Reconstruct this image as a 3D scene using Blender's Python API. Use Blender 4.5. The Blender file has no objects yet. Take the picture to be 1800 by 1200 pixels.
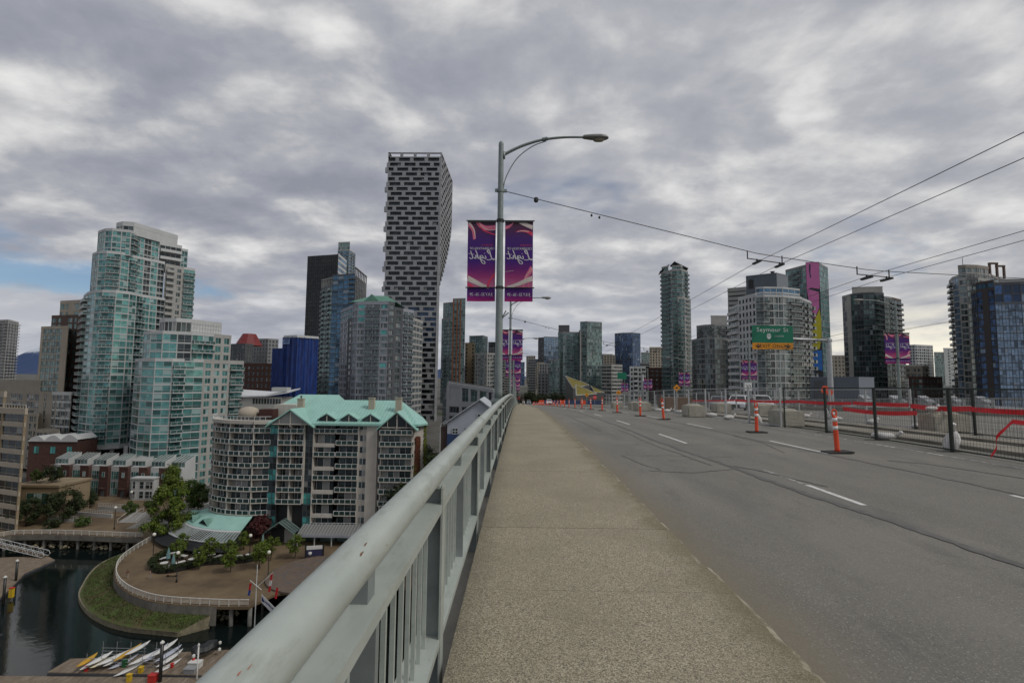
import bpy, bmesh, math, random
from mathutils import Vector, Matrix
random.seed(7)
R = math.radians
SC = bpy.context.scene
COL = SC.collection

# ---------------------------------------------------------------- camera
cam_d = bpy.data.cameras.new('camera')
cam = bpy.data.objects.new('camera', cam_d)
COL.objects.link(cam)
cam_d.sensor_width = 36.0
cam_d.lens = 17.2
cam_d.clip_start = 0.05
cam_d.clip_end = 60000
CAM_Z = 1.65
cam.matrix_world = Matrix.Translation((0, 0, CAM_Z)) @ Matrix.Rotation(R(0.80), 4, 'Z') @ Matrix.Rotation(R(90 + 4.256), 4, 'X') @ Matrix.Rotation(R(0.54), 4, 'Z')
SC.camera = cam

# ---------------------------------------------------------------- exposure
SC.view_settings.view_transform = 'Standard'
SC.view_settings.look = 'None'
SC.view_settings.exposure = 0.0
SC.view_settings.gamma = 1.0
SC.view_settings.use_curve_mapping = False
SC.render.engine = 'CYCLES'
SC.cycles.max_bounces = 6
SC.cycles.diffuse_bounces = 3
SC.cycles.glossy_bounces = 3
SC.cycles.transmission_bounces = 4
SC.cycles.transparent_max_bounces = 8
SC.cycles.caustics_reflective = False
SC.cycles.caustics_refractive = False
SC.cycles.use_denoising = True
SC.cycles.sample_clamp_indirect = 4.0

# ---------------------------------------------------------------- sky
SUN_EL, SUN_AZ = 48.0, 112.0          # compass-like: degrees clockwise from the bridge direction (+Y)
world = bpy.data.worlds.new('World')
SC.world = world
world.use_nodes = True


class NT:
    """small node-tree writer"""
    def __init__(s, tree):
        s.t = tree
        s.n = tree.nodes
        s.l = tree.links

    def node(s, typ, **kw):
        n = s.n.new(typ)
        for k, v in kw.items():
            setattr(n, k, v)
        return n

    def put(s, sock, v):
        if v is None:
            return
        if hasattr(v, 'is_linked') or hasattr(v, 'links'):
            s.l.new(v, sock)
        else:
            if isinstance(v, (tuple, list)) and len(v) == 3 and sock.type == 'RGBA':
                v = (*v, 1.0)
            sock.default_value = v

    def math(s, op, a, b=None, c=None, clamp=False):
        n = s.node('ShaderNodeMath', operation=op, use_clamp=clamp)
        s.put(n.inputs[0], a)
        s.put(n.inputs[1], b)
        s.put(n.inputs[2], c)
        return n.outputs[0]

    def vmath(s, op, a, b=None):
        n = s.node('ShaderNodeVectorMath', operation=op)
        s.put(n.inputs[0], a)
        s.put(n.inputs[1], b)
        return n.outputs['Value'] if op in ('LENGTH', 'DOT_PRODUCT', 'DISTANCE') else n.outputs[0]

    def noise(s, vec, scale, detail=4, rough=0.55, dist=0.0, dim='3D'):
        n = s.node('ShaderNodeTexNoise', noise_dimensions=dim)
        s.put(n.inputs['Vector'], vec)
        n.inputs['Scale'].default_value = scale
        n.inputs['Detail'].default_value = detail
        n.inputs['Roughness'].default_value = rough
        n.inputs['Distortion'].default_value = dist
        return n.outputs['Fac']

    def voronoi(s, vec, scale, feature='F1', out='Distance', rand=1.0):
        n = s.node('ShaderNodeTexVoronoi', feature=feature)
        s.put(n.inputs['Vector'], vec)
        n.inputs['Scale'].default_value = scale
        n.inputs['Randomness'].default_value = rand
        return n.outputs[out]

    def ramp(s, fac, stops, interp='LINEAR'):
        n = s.node('ShaderNodeValToRGB')
        n.color_ramp.interpolation = interp
        e = n.color_ramp.elements
        while len(e) < len(stops):
            e.new(0.5)
        for i, (p, c) in enumerate(stops):
            e[i].position = p
            e[i].color = (c, c, c, 1) if isinstance(c, (int, float)) else (*c, 1)
        s.put(n.inputs[0], fac)
        return n.outputs[0]

    def mix(s, fac, a, b, blend='MIX'):
        n = s.node('ShaderNodeMix', data_type='RGBA', blend_type=blend)
        s.put(n.inputs['Factor'], fac)
        s.put(n.inputs['A'], a)
        s.put(n.inputs['B'], b)
        return n.outputs['Result']

    def sep(s, v):
        n = s.node('ShaderNodeSeparateXYZ')
        s.put(n.inputs[0], v)
        return n.outputs

    def comb(s, x, y, z):
        n = s.node('ShaderNodeCombineXYZ')
        for i, v in enumerate((x, y, z)):
            s.put(n.inputs[i], v)
        return n.outputs[0]

    def smooth(s, v, a, b):
        n = s.node('ShaderNodeMapRange', interpolation_type='SMOOTHSTEP')
        s.put(n.inputs['Value'], v)
        n.inputs['From Min'].default_value = a
        n.inputs['From Max'].default_value = b
        return n.outputs[0]


def build_world():
    world.node_tree.nodes.clear()
    k = NT(world.node_tree)
    d = k.node('ShaderNodeTexCoord').outputs['Generated']
    x, y, z = k.sep(d)
    zc = k.math('MAXIMUM', z, 0.0)
    den = k.math('ADD', zc, 0.23)
    px = k.math('DIVIDE', x, den)
    py = k.math('DIVIDE', y, den)

    def sheet(dx, dy):
        """thickness of the cloud sheet: broad rolls carrying billows"""
        qx, qy = k.math('ADD', px, 3.1 + dx), k.math('ADD', py, 7.4 + dy)
        lump = k.noise(k.comb(k.math('MULTIPLY', qx, 0.95), k.math('MULTIPLY', qy, 1.1), 1.7), 2.9, 7, 0.53, 0.15)
        return lump, qx, qy
    broad = k.noise(k.comb(px, py, 0.37), 0.55, 2, 0.5, 0.3)
    l1, qx, qy = sheet(0.0, 0.0)
    l2, _, _ = sheet(0.04, -0.11)
    relief = k.math('SUBTRACT', l1, l2)
    th = k.math('ADD', k.math('ADD', k.math('MULTIPLY', broad, 0.34), k.math('MULTIPLY', l1, 0.66)), k.math('MULTIPLY', relief, 0.42))
    cloud = k.ramp(th, [(0.33, (0.228, 0.242, 0.288)), (0.44, (0.275, 0.287, 0.330)), (0.52, (0.336, 0.345, 0.380)),
                        (0.585, (0.435, 0.438, 0.452)), (0.65, (0.54, 0.541, 0.547)), (0.74, (0.67, 0.666, 0.66))])
    cloud = k.mix(k.math('MULTIPLY', k.smooth(x, -0.5, 0.45), 0.12), cloud, (0.72, 0.715, 0.70))
    # long flat banks low over the land, brighter and warmer to the east
    low = k.math('SUBTRACT', 1.0, k.smooth(z, 0.03, 0.24))
    east = k.smooth(x, 0.30, 0.78)
    haze_c = k.mix(east, (0.47, 0.485, 0.52), (0.80, 0.76, 0.65))
    streak = k.noise(k.comb(k.math('MULTIPLY', x, 2.6), k.math('MULTIPLY', y, 2.6), k.math('MULTIPLY', zc, 13.0)), 2.0, 5, 0.55, 0.6)
    lowcol = k.mix(k.ramp(streak, [(0.40, 0.0), (0.60, 1.0)]), (0.30, 0.318, 0.37), haze_c)
    cloud = k.mix(k.math('MULTIPLY', low, 0.78), cloud, lowcol)
    glow = k.math('MULTIPLY', k.smooth(x, 0.34, 0.62), k.math('SUBTRACT', 1.0, k.smooth(z, 0.03, 0.15)))
    glow = k.math('MULTIPLY', glow, k.ramp(streak, [(0.36, 0.25), (0.55, 1.0)]))
    cloud = k.mix(k.math('MULTIPLY', glow, 0.75), cloud, (0.90, 0.84, 0.68))
    # rifts where the blue shows: a few thin places overhead, a wide one low in the west
    rift = k.ramp(k.noise(k.comb(px, py, 9.3), 1.1, 4, 0.6, 0.4), [(0.30, 1.0), (0.40, 0.0)])
    rift = k.math('MULTIPLY', rift, k.smooth(z, 0.03, 0.12))
    dw = k.vmath('NORMALIZE', k.comb(-0.76, 0.65, 0.145))
    off = k.vmath('SUBTRACT', d, dw)
    ox, oy, oz = k.sep(off)
    el = k.math('ADD', k.math('MULTIPLY', k.math('MULTIPLY', oz, oz), 120.0), k.math('ADD', k.math('MULTIPLY', ox, ox), k.math('MULTIPLY', oy, oy)))
    el = k.math('MULTIPLY', el, 5.0)
    edge = k.noise(k.comb(k.math('MULTIPLY', x, 3.0), k.math('MULTIPLY', y, 3.0), k.math('MULTIPLY', zc, 9.0)), 2.6, 6, 0.6, 0.3)
    west = k.math('SUBTRACT', 1.0, k.smooth(k.math('ADD', el, k.math('MULTIPLY', edge, 1.9)), 0.95, 1.6))
    gap = k.math('MAXIMUM', k.math('MULTIPLY', rift, 0.6), k.math('MULTIPLY', west, 0.92), clamp=True)
    sky = k.node('ShaderNodeTexSky', sky_type='NISHITA')
    sky.sun_disc = False
    sky.sun_elevation = R(SUN_EL)
    sky.sun_rotation = R(SUN_AZ)
    sky.air_density = 1.0
    sky.dust_density = 0.1
    sky.ozone_density = 4.0
    bg1 = k.node('ShaderNodeBackground')
    k.put(bg1.inputs[0], sky.outputs[0])
    bg1.inputs[1].default_value = 0.075
    bg2 = k.node('ShaderNodeBackground')
    k.put(bg2.inputs[0], cloud)
    bg2.inputs[1].default_value = 1.2
    mx = k.node('ShaderNodeMixShader')
    k.put(mx.inputs[0], gap)
    k.l.new(bg2.outputs[0], mx.inputs[1])
    k.l.new(bg1.outputs[0], mx.inputs[2])
    out = k.node('ShaderNodeOutputWorld')
    k.l.new(mx.outputs[0], out.inputs[0])


build_world()

# ---------------------------------------------------------------- sun behind the cloud
sun_d = bpy.data.lights.new('sun', 'SUN')
sun_d.energy = 1.5
sun_d.use_shadow = True
sun_d.angle = R(16)
sun_d.color = (1.0, 0.955, 0.89)
sun = bpy.data.objects.new('sun', sun_d)
COL.objects.link(sun)
_sd = Vector((math.sin(R(SUN_AZ)) * math.cos(R(SUN_EL)), math.cos(R(SUN_AZ)) * math.cos(R(SUN_EL)), math.sin(R(SUN_EL))))
sun.rotation_euler = (-_sd).to_track_quat('-Z', 'Y').to_euler()

world.cycles.sampling_method = 'MANUAL'
world.cycles.sample_map_resolution = 512

# ---------------------------------------------------------------- materials
MATS = {}


def principled(name):
    m = bpy.data.materials.new(name)
    m.use_nodes = True
    k = NT(m.node_tree)
    b = k.n['Principled BSDF']
    return m, k, b


def mat(name, col, rough=0.7, metal=0.0, var=0.12, vscale=1.5, bump=0.0, bscale=40.0, streak=0.0, island=0.0, spec=0.5):
    """plain surface: base colour with soft weathering, optional fine relief and rain streaks"""
    if name in MATS:
        return MATS[name]
    m, k, b = principled(name)
    geo = k.node('ShaderNodeNewGeometry')
    pos = geo.outputs['Position']
    c = (*col, 1.0)
    f = k.noise(pos, vscale, 4, 0.6)
    out = k.mix(k.ramp(f, [(0.3, 0.0), (0.7, 1.0)]), tuple(v * (1 - var) for v in col), tuple(min(1, v * (1 + var)) for v in col))
    if streak:
        x, y, z = k.sep(pos)
        s = k.noise(k.comb(k.math('MULTIPLY', x, 1.6), k.math('MULTIPLY', y, 1.6), k.math('MULTIPLY', z, 0.10)), 1.3, 4, 0.65)
        out = k.mix(k.math('MULTIPLY', k.ramp(s, [(0.5, 0.0), (0.72, 1.0)]), streak), out, tuple(v * 0.55 for v in col))
    if island:
        r = k.math('FRACT', k.math('ADD', geo.outputs['Random Per Island'], k.node('ShaderNodeObjectInfo').outputs['Random']))
        out = k.mix(k.math('MULTIPLY', r, island), out, tuple(v * 0.5 for v in col))
    k.put(b.inputs['Base Color'], out)
    b.inputs['Roughness'].default_value = rough
    b.inputs['Metallic'].default_value = metal
    b.inputs['Specular IOR Level'].default_value = spec
    if bump:
        bn = k.node('ShaderNodeBump')
        bn.inputs['Strength'].default_value = bump
        bn.inputs['Distance'].default_value = 0.02
        k.put(bn.inputs['Height'], k.noise(pos, bscale, 3, 0.6))
        k.l.new(bn.outputs[0], b.inputs['Normal'])
    MATS[name] = m
    return m


def glass(name, tint, dark=(0.012, 0.016, 0.018), pale=(0.33, 0.34, 0.33), tint_share=0.55, pale_share=0.12, metal=0.35, rough=0.08):
    """window glass seen from outdoors: every pane is either tinted and shiny, dark, or shows a pale blind"""
    if name in MATS:
        return MATS[name]
    m, k, b = principled(name)
    geo = k.node('ShaderNodeNewGeometry')
    r = k.math('FRACT', k.math('ADD', geo.outputs['Random Per Island'], k.node('ShaderNodeObjectInfo').outputs['Random']))
    n = k.noise(geo.outputs['Position'], 0.55, 2, 0.5)
    tc = k.mix(k.ramp(n, [(0.35, 0.0), (0.65, 1.0)]), tuple(v * 0.72 for v in tint), tuple(min(1, v * 1.25) for v in tint))
    d = 1.0 - tint_share - pale_share
    dk = tuple(0.45 * a + 0.28 * b_ for a, b_ in zip(dark, tint))
    c = k.mix(k.ramp(r, [(max(0.0, d - 0.22), 0.0), (min(0.98, d + 0.22), 1.0)]), dk, tc)
    isp = k.math('GREATER_THAN', r, 1.0 - pale_share)
    c = k.mix(isp, c, pale)
    k.put(b.inputs['Base Color'], c)
    k.put(b.inputs['Metallic'], k.math('MULTIPLY', k.math('SUBTRACT', 1.0, isp), metal))
    b.inputs['Roughness'].default_value = rough
    bn = k.node('ShaderNodeBump')
    bn.inputs['Strength'].default_value = 0.05
    bn.inputs['Distance'].default_value = 0.3
    k.put(bn.inputs['Height'], k.noise(geo.outputs['Position'], 0.35, 2, 0.5))
    k.l.new(bn.outputs[0], b.inputs['Normal'])
    MATS[name] = m
    return m


# ---------------------------------------------------------------- mesh writer
class MB:
    def __init__(s):
        s.v = []
        s.f = []
        s.m = []

    def add(s, vs, fs, m=0):
        o = len(s.v)
        s.v += [tuple(p) for p in vs]
        for f in fs:
            s.f.append(tuple(i + o for i in f))
            s.m.append(m)
        return s

    def box(s, lo, hi, m=0):
        x0, y0, z0 = lo
        x1, y1, z1 = hi
        return s.add([(x0, y0, z0), (x1, y0, z0), (x1, y1, z0), (x0, y1, z0), (x0, y0, z1), (x1, y0, z1), (x1, y1, z1), (x0, y1, z1)],
                     [(0, 3, 2, 1), (4, 5, 6, 7), (0, 1, 5, 4), (1, 2, 6, 5), (2, 3, 7, 6), (3, 0, 4, 7)], m)

    def obox(s, o, u, n, w0, w1, d0, d1, z0, z1, m=0):
        """box on a facade: o origin, u along, n outwards (2-D units)"""
        P = []
        for z in (z0, z1):
            for (a, b) in ((w0, d0), (w1, d0), (w1, d1), (w0, d1)):
                P.append((o[0] + u[0] * a + n[0] * b, o[1] + u[1] * a + n[1] * b, z))
        # u along, n outward: u x n points down for a CCW footprint
        return s.add(P, [(0, 1, 2, 3), (7, 6, 5, 4), (4, 5, 1, 0), (5, 6, 2, 1), (6, 7, 3, 2), (7, 4, 0, 3)], m)

    def prism(s, poly, z0, z1, m=0, mtop=None):
        n = len(poly)
        zz0 = z0 if callable(z0) else (lambda p: z0)
        zz1 = z1 if callable(z1) else (lambda p: z1)
        vs = [(p[0], p[1], zz0(p)) for p in poly] + [(p[0], p[1], zz1(p)) for p in poly]
        s.add(vs, [(i, (i + 1) % n, n + (i + 1) % n, n + i) for i in range(n)], m)
        s.add(vs[n:], [tuple(range(n))], m if mtop is None else mtop)
        s.add(vs[:n], [tuple(reversed(range(n)))], m)
        return s

    def tube(s, path, r, n=8, m=0, cap=True, r1=None):
        path = [Vector(p) for p in path]
        rings = []
        up = Vector((0, 0, 1))
        prev = None
        for i, p in enumerate(path):
            t = (path[min(i + 1, len(path) - 1)] - path[max(i - 1, 0)]).normalized()
            if prev is None:
                a = t.cross(up)
                if a.length < 1e-3:
                    a = t.cross(Vector((1, 0, 0)))
                a.normalize()
            else:
                a = (prev - t * prev.dot(t)).normalized()
            prev = a
            b = t.cross(a)
            rr = r if r1 is None else r + (r1 - r) * i / (len(path) - 1)
            if isinstance(r, (list, tuple)):
                rr = r[i]
            rings.append([p + (a * math.cos(2 * math.pi * j / n) + b * math.sin(2 * math.pi * j / n)) * rr for j in range(n)])
        vs = [q for ring in rings for q in ring]
        fs = []
        for i in range(len(path) - 1):
            for j in range(n):
                fs.append((i * n + j, i * n + (j + 1) % n, (i + 1) * n + (j + 1) % n, (i + 1) * n + j))
        if cap:
            fs.append(tuple(reversed(range(n))))
            fs.append(tuple(range((len(path) - 1) * n, len(path) * n)))
        return s.add(vs, fs, m)

    def lathe(s, c, prof, n=12, m=0):
        vs = []
        for (r, z) in prof:
            for j in range(n):
                a = 2 * math.pi * j / n
                vs.append((c[0] + r * math.cos(a), c[1] + r * math.sin(a), c[2] + z))
        fs = []
        for i in range(len(prof) - 1):
            for j in range(n):
                fs.append((i * n + j, i * n + (j + 1) % n, (i + 1) * n + (j + 1) % n, (i + 1) * n + j))
        fs.append(tuple(reversed(range(n))))
        fs.append(tuple(range((len(prof) - 1) * n, len(prof) * n)))
        return s.add(vs, fs, m)

    def mesh(s, name, mats, smooth=False):
        me = bpy.data.meshes.new(name)
        me.from_pydata(s.v, [], s.f)
        for mm in (mats if isinstance(mats, (list, tuple)) else [mats]):
            me.materials.append(mm)
        if any(s.m):
            me.polygons.foreach_set('material_index', s.m)
        if smooth:
            me.polygons.foreach_set('use_smooth', [True] * len(s.f))
        me.update()
        return me

    def build(s, name, mats, parent=None, smooth=False, loc=None, kind=None):
        return link(name, s.mesh(name, mats, smooth), parent, loc, kind)


def link(name, data, parent=None, loc=None, kind=None, mw=None):
    o = bpy.data.objects.new(name, data)
    COL.objects.link(o)
    if parent is not None:
        o.parent = parent
    if loc is not None:
        o.location = loc
    if mw is not None:
        o.matrix_basis = mw
    if kind:
        o['kind'] = kind
    return o


def tag(o, label, cat, group=None, kind=None):
    o['label'] = label
    o['category'] = cat
    if group:
        o['group'] = group
    if kind:
        o['kind'] = kind
    return o


def thing(name, label, cat, loc=(0, 0, 0), rz=0.0, group=None):
    o = link(name, None, None, loc)
    o.rotation_euler = (0, 0, rz)
    o.empty_display_size = 0.5
    return tag(o, label, cat, group)


def copy_tree(src, loc, rz=0.0, label=None, scale=None):
    def rec(o, parent):
        c = o.copy()
        COL.objects.link(c)
        c.parent = parent
        for ch in list(o.children):
            rec(ch, c)
        return c
    c = rec(src, None)
    c.location = loc
    c.rotation_euler = (src.rotation_euler.x, src.rotation_euler.y, rz)
    if scale:
        c.scale = (scale,) * 3 if not isinstance(scale, (tuple, list)) else scale
    if label:
        c['label'] = label
    return c


ORD = ['nearest', 'second nearest', 'third nearest', 'fourth nearest', 'fifth nearest', 'sixth nearest', 'seventh nearest', 'eighth nearest',
       'ninth nearest', 'tenth nearest', 'eleventh nearest', 'twelfth nearest', 'thirteenth nearest', 'fourteenth nearest', 'fifteenth nearest',
       'sixteenth nearest', 'seventeenth nearest', 'eighteenth nearest', 'nineteenth nearest', 'twentieth nearest']


def text_mesh(txt, size, shear=0.0, spacing=1.0, extrude=0.0):
    cu = bpy.data.curves.new('t', 'FONT')
    cu.body = txt
    cu.size = size
    cu.shear = shear
    cu.space_character = spacing
    cu.extrude = extrude
    cu.align_x = 'CENTER'
    cu.align_y = 'CENTER'
    cu.resolution_u = 3
    ob = bpy.data.objects.new('t', cu)
    COL.objects.link(ob)
    dg = bpy.context.evaluated_depsgraph_get()
    me = bpy.data.meshes.new_from_object(ob.evaluated_get(dg))
    bpy.data.objects.remove(ob)
    return me


def deck(y):
    """how the bridge deck falls away towards the far end"""
    if y < 0:
        return -0.0005 * 0
    return -(0.0005 * y * y if y < 50 else 1.25 + 0.05 * (y - 50))


def terrain(y):
    if y < 170:
        return -38.0
    if y < 480:
        t = (y - 170) / 310.0
        return -38.0 + 15.0 * t * t * (3 - 2 * t)
    return -23.0 + min(12.0, (y - 480) * 0.012)

# ================================================================ ground, water, far hills
def m_water():
    m, k, b = principled('harbour_water')
    pos = k.node('ShaderNodeNewGeometry').outputs['Position']
    b.inputs['Base Color'].default_value = (0.006, 0.010, 0.0095, 1)
    b.inputs['Roughness'].default_value = 0.05
    b.inputs['IOR'].default_value = 1.33
    b.inputs['Specular IOR Level'].default_value = 0.75
    bn = k.node('ShaderNodeBump')
    bn.inputs['Strength'].default_value = 0.10
    bn.inputs['Distance'].default_value = 0.12
    h = k.math('ADD', k.noise(pos, 0.55, 4, 0.6, 0.5), k.math('MULTIPLY', k.noise(pos, 3.0, 3, 0.6), 0.18))
    k.put(bn.inputs['Height'], h)
    k.l.new(bn.outputs[0], b.inputs['Normal'])
    return m


def m_paving():
    m, k, b = principled('brick_paving')
    pos = k.node('ShaderNodeNewGeometry').outputs['Position']
    n = k.noise(pos, 0.16, 5, 0.6)
    col = k.mix(k.ramp(n, [(0.36, 0.0), (0.64, 1.0)]), (0.098, 0.066, 0.036), (0.185, 0.134, 0.074))
    n2 = k.noise(pos, 2.5, 4, 0.7)
    col = k.mix(k.math('MULTIPLY', n2, 0.35), col, (0.075, 0.05, 0.032))
    k.put(b.inputs['Base Color'], col)
    b.inputs['Roughness'].default_value = 0.85
    return m


def m_city_ground():
    m, k, b = principled('city_ground')
    pos = k.node('ShaderNodeNewGeometry').outputs['Position']
    n = k.noise(pos, 0.035, 5, 0.65)
    col = k.ramp(n, [(0.36, (0.030, 0.045, 0.018)), (0.47, (0.075, 0.072, 0.06)), (0.6, (0.115, 0.11, 0.10)), (0.7, (0.06, 0.06, 0.058))])
    k.put(b.inputs['Base Color'], col)
    b.inputs['Roughness'].default_value = 0.9
    return m


M_WATER = m_water()
M_PAVE = m_paving()
M_GRND = m_city_ground()
M_SEAWALL = mat('seawall_concrete', (0.125, 0.115, 0.095), 0.85, var=0.3, vscale=0.6, bump=0.4, bscale=5, streak=0.5)
GZ, WZ = -38.0, -41.5
EDGE_L = [(-420.0, 112.0), (-127.0, 117.2), (-124.34, 121.84), (-116.59, 122.62), (-106.24, 122.19), (-91.26, 121.11)]
EDGE_C = [(-88.09, 119.16), (-86.73, 112.26), (-84.82, 106.48), (-81.51, 101.04), (-76.93, 95.94), (-71.35, 91.64), (-64.9, 88.42), (-60.04, 87.28), (-54.76, 86.82), (-49.66, 86.57), (-46.18, 86.69)]


def smooth2d(pts, n=5):
    out = []
    V = [Vector((p[0], p[1], 0)) for p in pts]
    for i in range(len(V) - 1):
        p0, p1, p2, p3 = V[max(i - 1, 0)], V[i], V[i + 1], V[min(i + 2, len(V) - 1)]
        for j in range(n):
            t = j / n
            q = 0.5 * ((2 * p1) + (p2 - p0) * t + (2 * p0 - 5 * p1 + 4 * p2 - p3) * t * t + (3 * p1 - p0 - 3 * p2 + p3) * t ** 3)
            out.append((q.x, q.y))
    out.append(pts[-1])
    return out


CURVE = smooth2d(EDGE_C, 5)
shore = EDGE_L + CURVE + [(-44.0, 92.0), (-30.0, 95.0), (60.0, 98.0), (420.0, 100.0)]
gm = MB()
poly = shore + [(420.0, 172.0), (-420.0, 172.0)]
gm.prism(poly, GZ - 0.45, GZ)
gm.build('plaza_ground', M_PAVE, kind='structure')
bk = MB()
poly2 = [(-420, 126), (-128, 126), (-100, 127.5), (-88, 125.5), (-70, 122), (-48, 121), (-30, 110), (60, 112), (420, 112), (420, 171), (-420, 171)]
bk.prism(poly2, WZ - 6, GZ - 0.46)
bk.build('shore_bank', M_SEAWALL, kind='structure')
tm = MB()
ysq = [171.9, 200, 240, 290, 340, 400, 480, 600, 900, 1600, 4000, 9000]
vs = []
for y in ysq:
    z = terrain(y) if y > 175 else GZ - 0.02
    vs += [(-9000.0, y, z), (9000.0, y, z)]
fs = [(2 * i, 2 * i + 1, 2 * i + 3, 2 * i + 2) for i in range(len(ysq) - 1)]
fs = [tuple(f) for f in fs]
tm.add(vs, fs)
# flanks of the bank out to the sides
tm.add([(-9000, 100, GZ - 0.02), (-419, 100, GZ - 0.02), (-419, 172, GZ - 0.02), (-9000, 172, GZ - 0.02)], [(0, 1, 2, 3)])
tm.add([(419, 100, GZ - 0.02), (9000, 100, GZ - 0.02), (9000, 172, GZ - 0.02), (419, 172, GZ - 0.02)], [(0, 1, 2, 3)])
tm.build('city_ground', M_GRND, kind='structure')
MB().add([(-9000, -6000, WZ), (9000, -6000, WZ), (9000, 140, WZ), (-9000, 140, WZ)], [(0, 1, 2, 3)]).build('water', M_WATER, kind='structure')
# far snow-patched mountains
hm = MB()
rk = random.Random(5)
n = 90
vs = []
for i in range(n + 1):
    x = -9000 + 12500 * i / n
    h = 330 + 190 * math.sin(i * 0.33 + 1.0) + 140 * math.sin(i * 0.81 + 0.4) + rk.uniform(-40, 40)
    if x > -4000:
        h *= max(0.15, 1 - (x + 4000) / 5000)
    vs += [(x, 8000, -40), (x + rk.uniform(-40, 40), 8700, h * 0.55 + rk.uniform(-40, 40)), (x, 9400, h), (x, 11000, -40)]
fs = []
for i in range(n):
    for j in range(3):
        a, b = 4 * i + j, 4 * (i + 1) + j
        fs.append((a, b, b + 1, a + 1))
hm.add(vs, fs)
mh, kh, bh = principled('mountain')
ph = kh.node('ShaderNodeNewGeometry').outputs['Position']
zx = kh.sep(ph)[2]
snow = kh.smooth(kh.math('ADD', zx, kh.math('MULTIPLY', kh.noise(ph, 0.006, 5, 0.7), 260.0)), 470.0, 540.0)
kh.put(bh.inputs['Base Color'], kh.mix(snow, (0.030, 0.055, 0.13), (0.42, 0.46, 0.52)))
bh.inputs['Roughness'].default_value = 0.95
hm.build('mountains', mh, kind='structure')

# ================================================================ the bridge
BX0, BX1 = -0.40, 38.2        # inner edges of the deck
KERB = 1.73
BEND = 560.0


def m_aggregate():
    m, k, b = principled('exposed_aggregate')
    pos = k.node('ShaderNodeNewGeometry').outputs['Position']
    x, y, z = k.sep(pos)
    v1 = k.voronoi(pos, 150.0, out='Color')
    pc = k.sep(v1)
    stone = k.ramp(pc[0], [(0.0, (0.050, 0.046, 0.036)), (0.22, (0.145, 0.126, 0.085)), (0.5, (0.285, 0.25, 0.168)), (0.8, (0.42, 0.375, 0.265)), (1.0, (0.60, 0.55, 0.43))])
    grain = k.noise(pos, 60, 4, 0.7)
    stone = k.mix(0.35, stone, k.ramp(grain, [(0.3, (0.12, 0.105, 0.08)), (0.7, (0.46, 0.42, 0.32))]))
    worn = k.noise(pos, 0.8, 5, 0.6)
    stone = k.mix(k.math('MULTIPLY', k.ramp(worn, [(0.42, 0.0), (0.66, 1.0)]), 0.45), stone, (0.20, 0.178, 0.125))
    # grime and moss run along the kerb edge
    e = k.smooth(k.math('ADD', x, k.math('MULTIPLY', k.math('SUBTRACT', k.noise(pos, 2.2, 5, 0.7), 0.5), 0.85)), 1.35, 1.74)
    stone = k.mix(k.math('MULTIPLY', e, 0.62), stone, (0.135, 0.118, 0.066))
    e2 = k.smooth(k.math('MULTIPLY', k.math('ADD', x, k.math('MULTIPLY', k.noise(pos, 3, 4, 0.6), 0.2)), -1.0), 0.0, 0.34)
    stone = k.mix(k.math('MULTIPLY', e2, 0.35), stone, (0.09, 0.085, 0.06))
    k.put(b.inputs['Base Color'], stone)
    b.inputs['Roughness'].default_value = 0.85
    b.inputs['Specular IOR Level'].default_value = 0.25
    bn = k.node('ShaderNodeBump')
    bn.inputs['Strength'].default_value = 0.5
    bn.inputs['Distance'].default_value = 0.004
    k.put(bn.inputs['Height'], k.voronoi(pos, 150.0))
    k.l.new(bn.outputs[0], b.inputs['Normal'])
    return m


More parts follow.
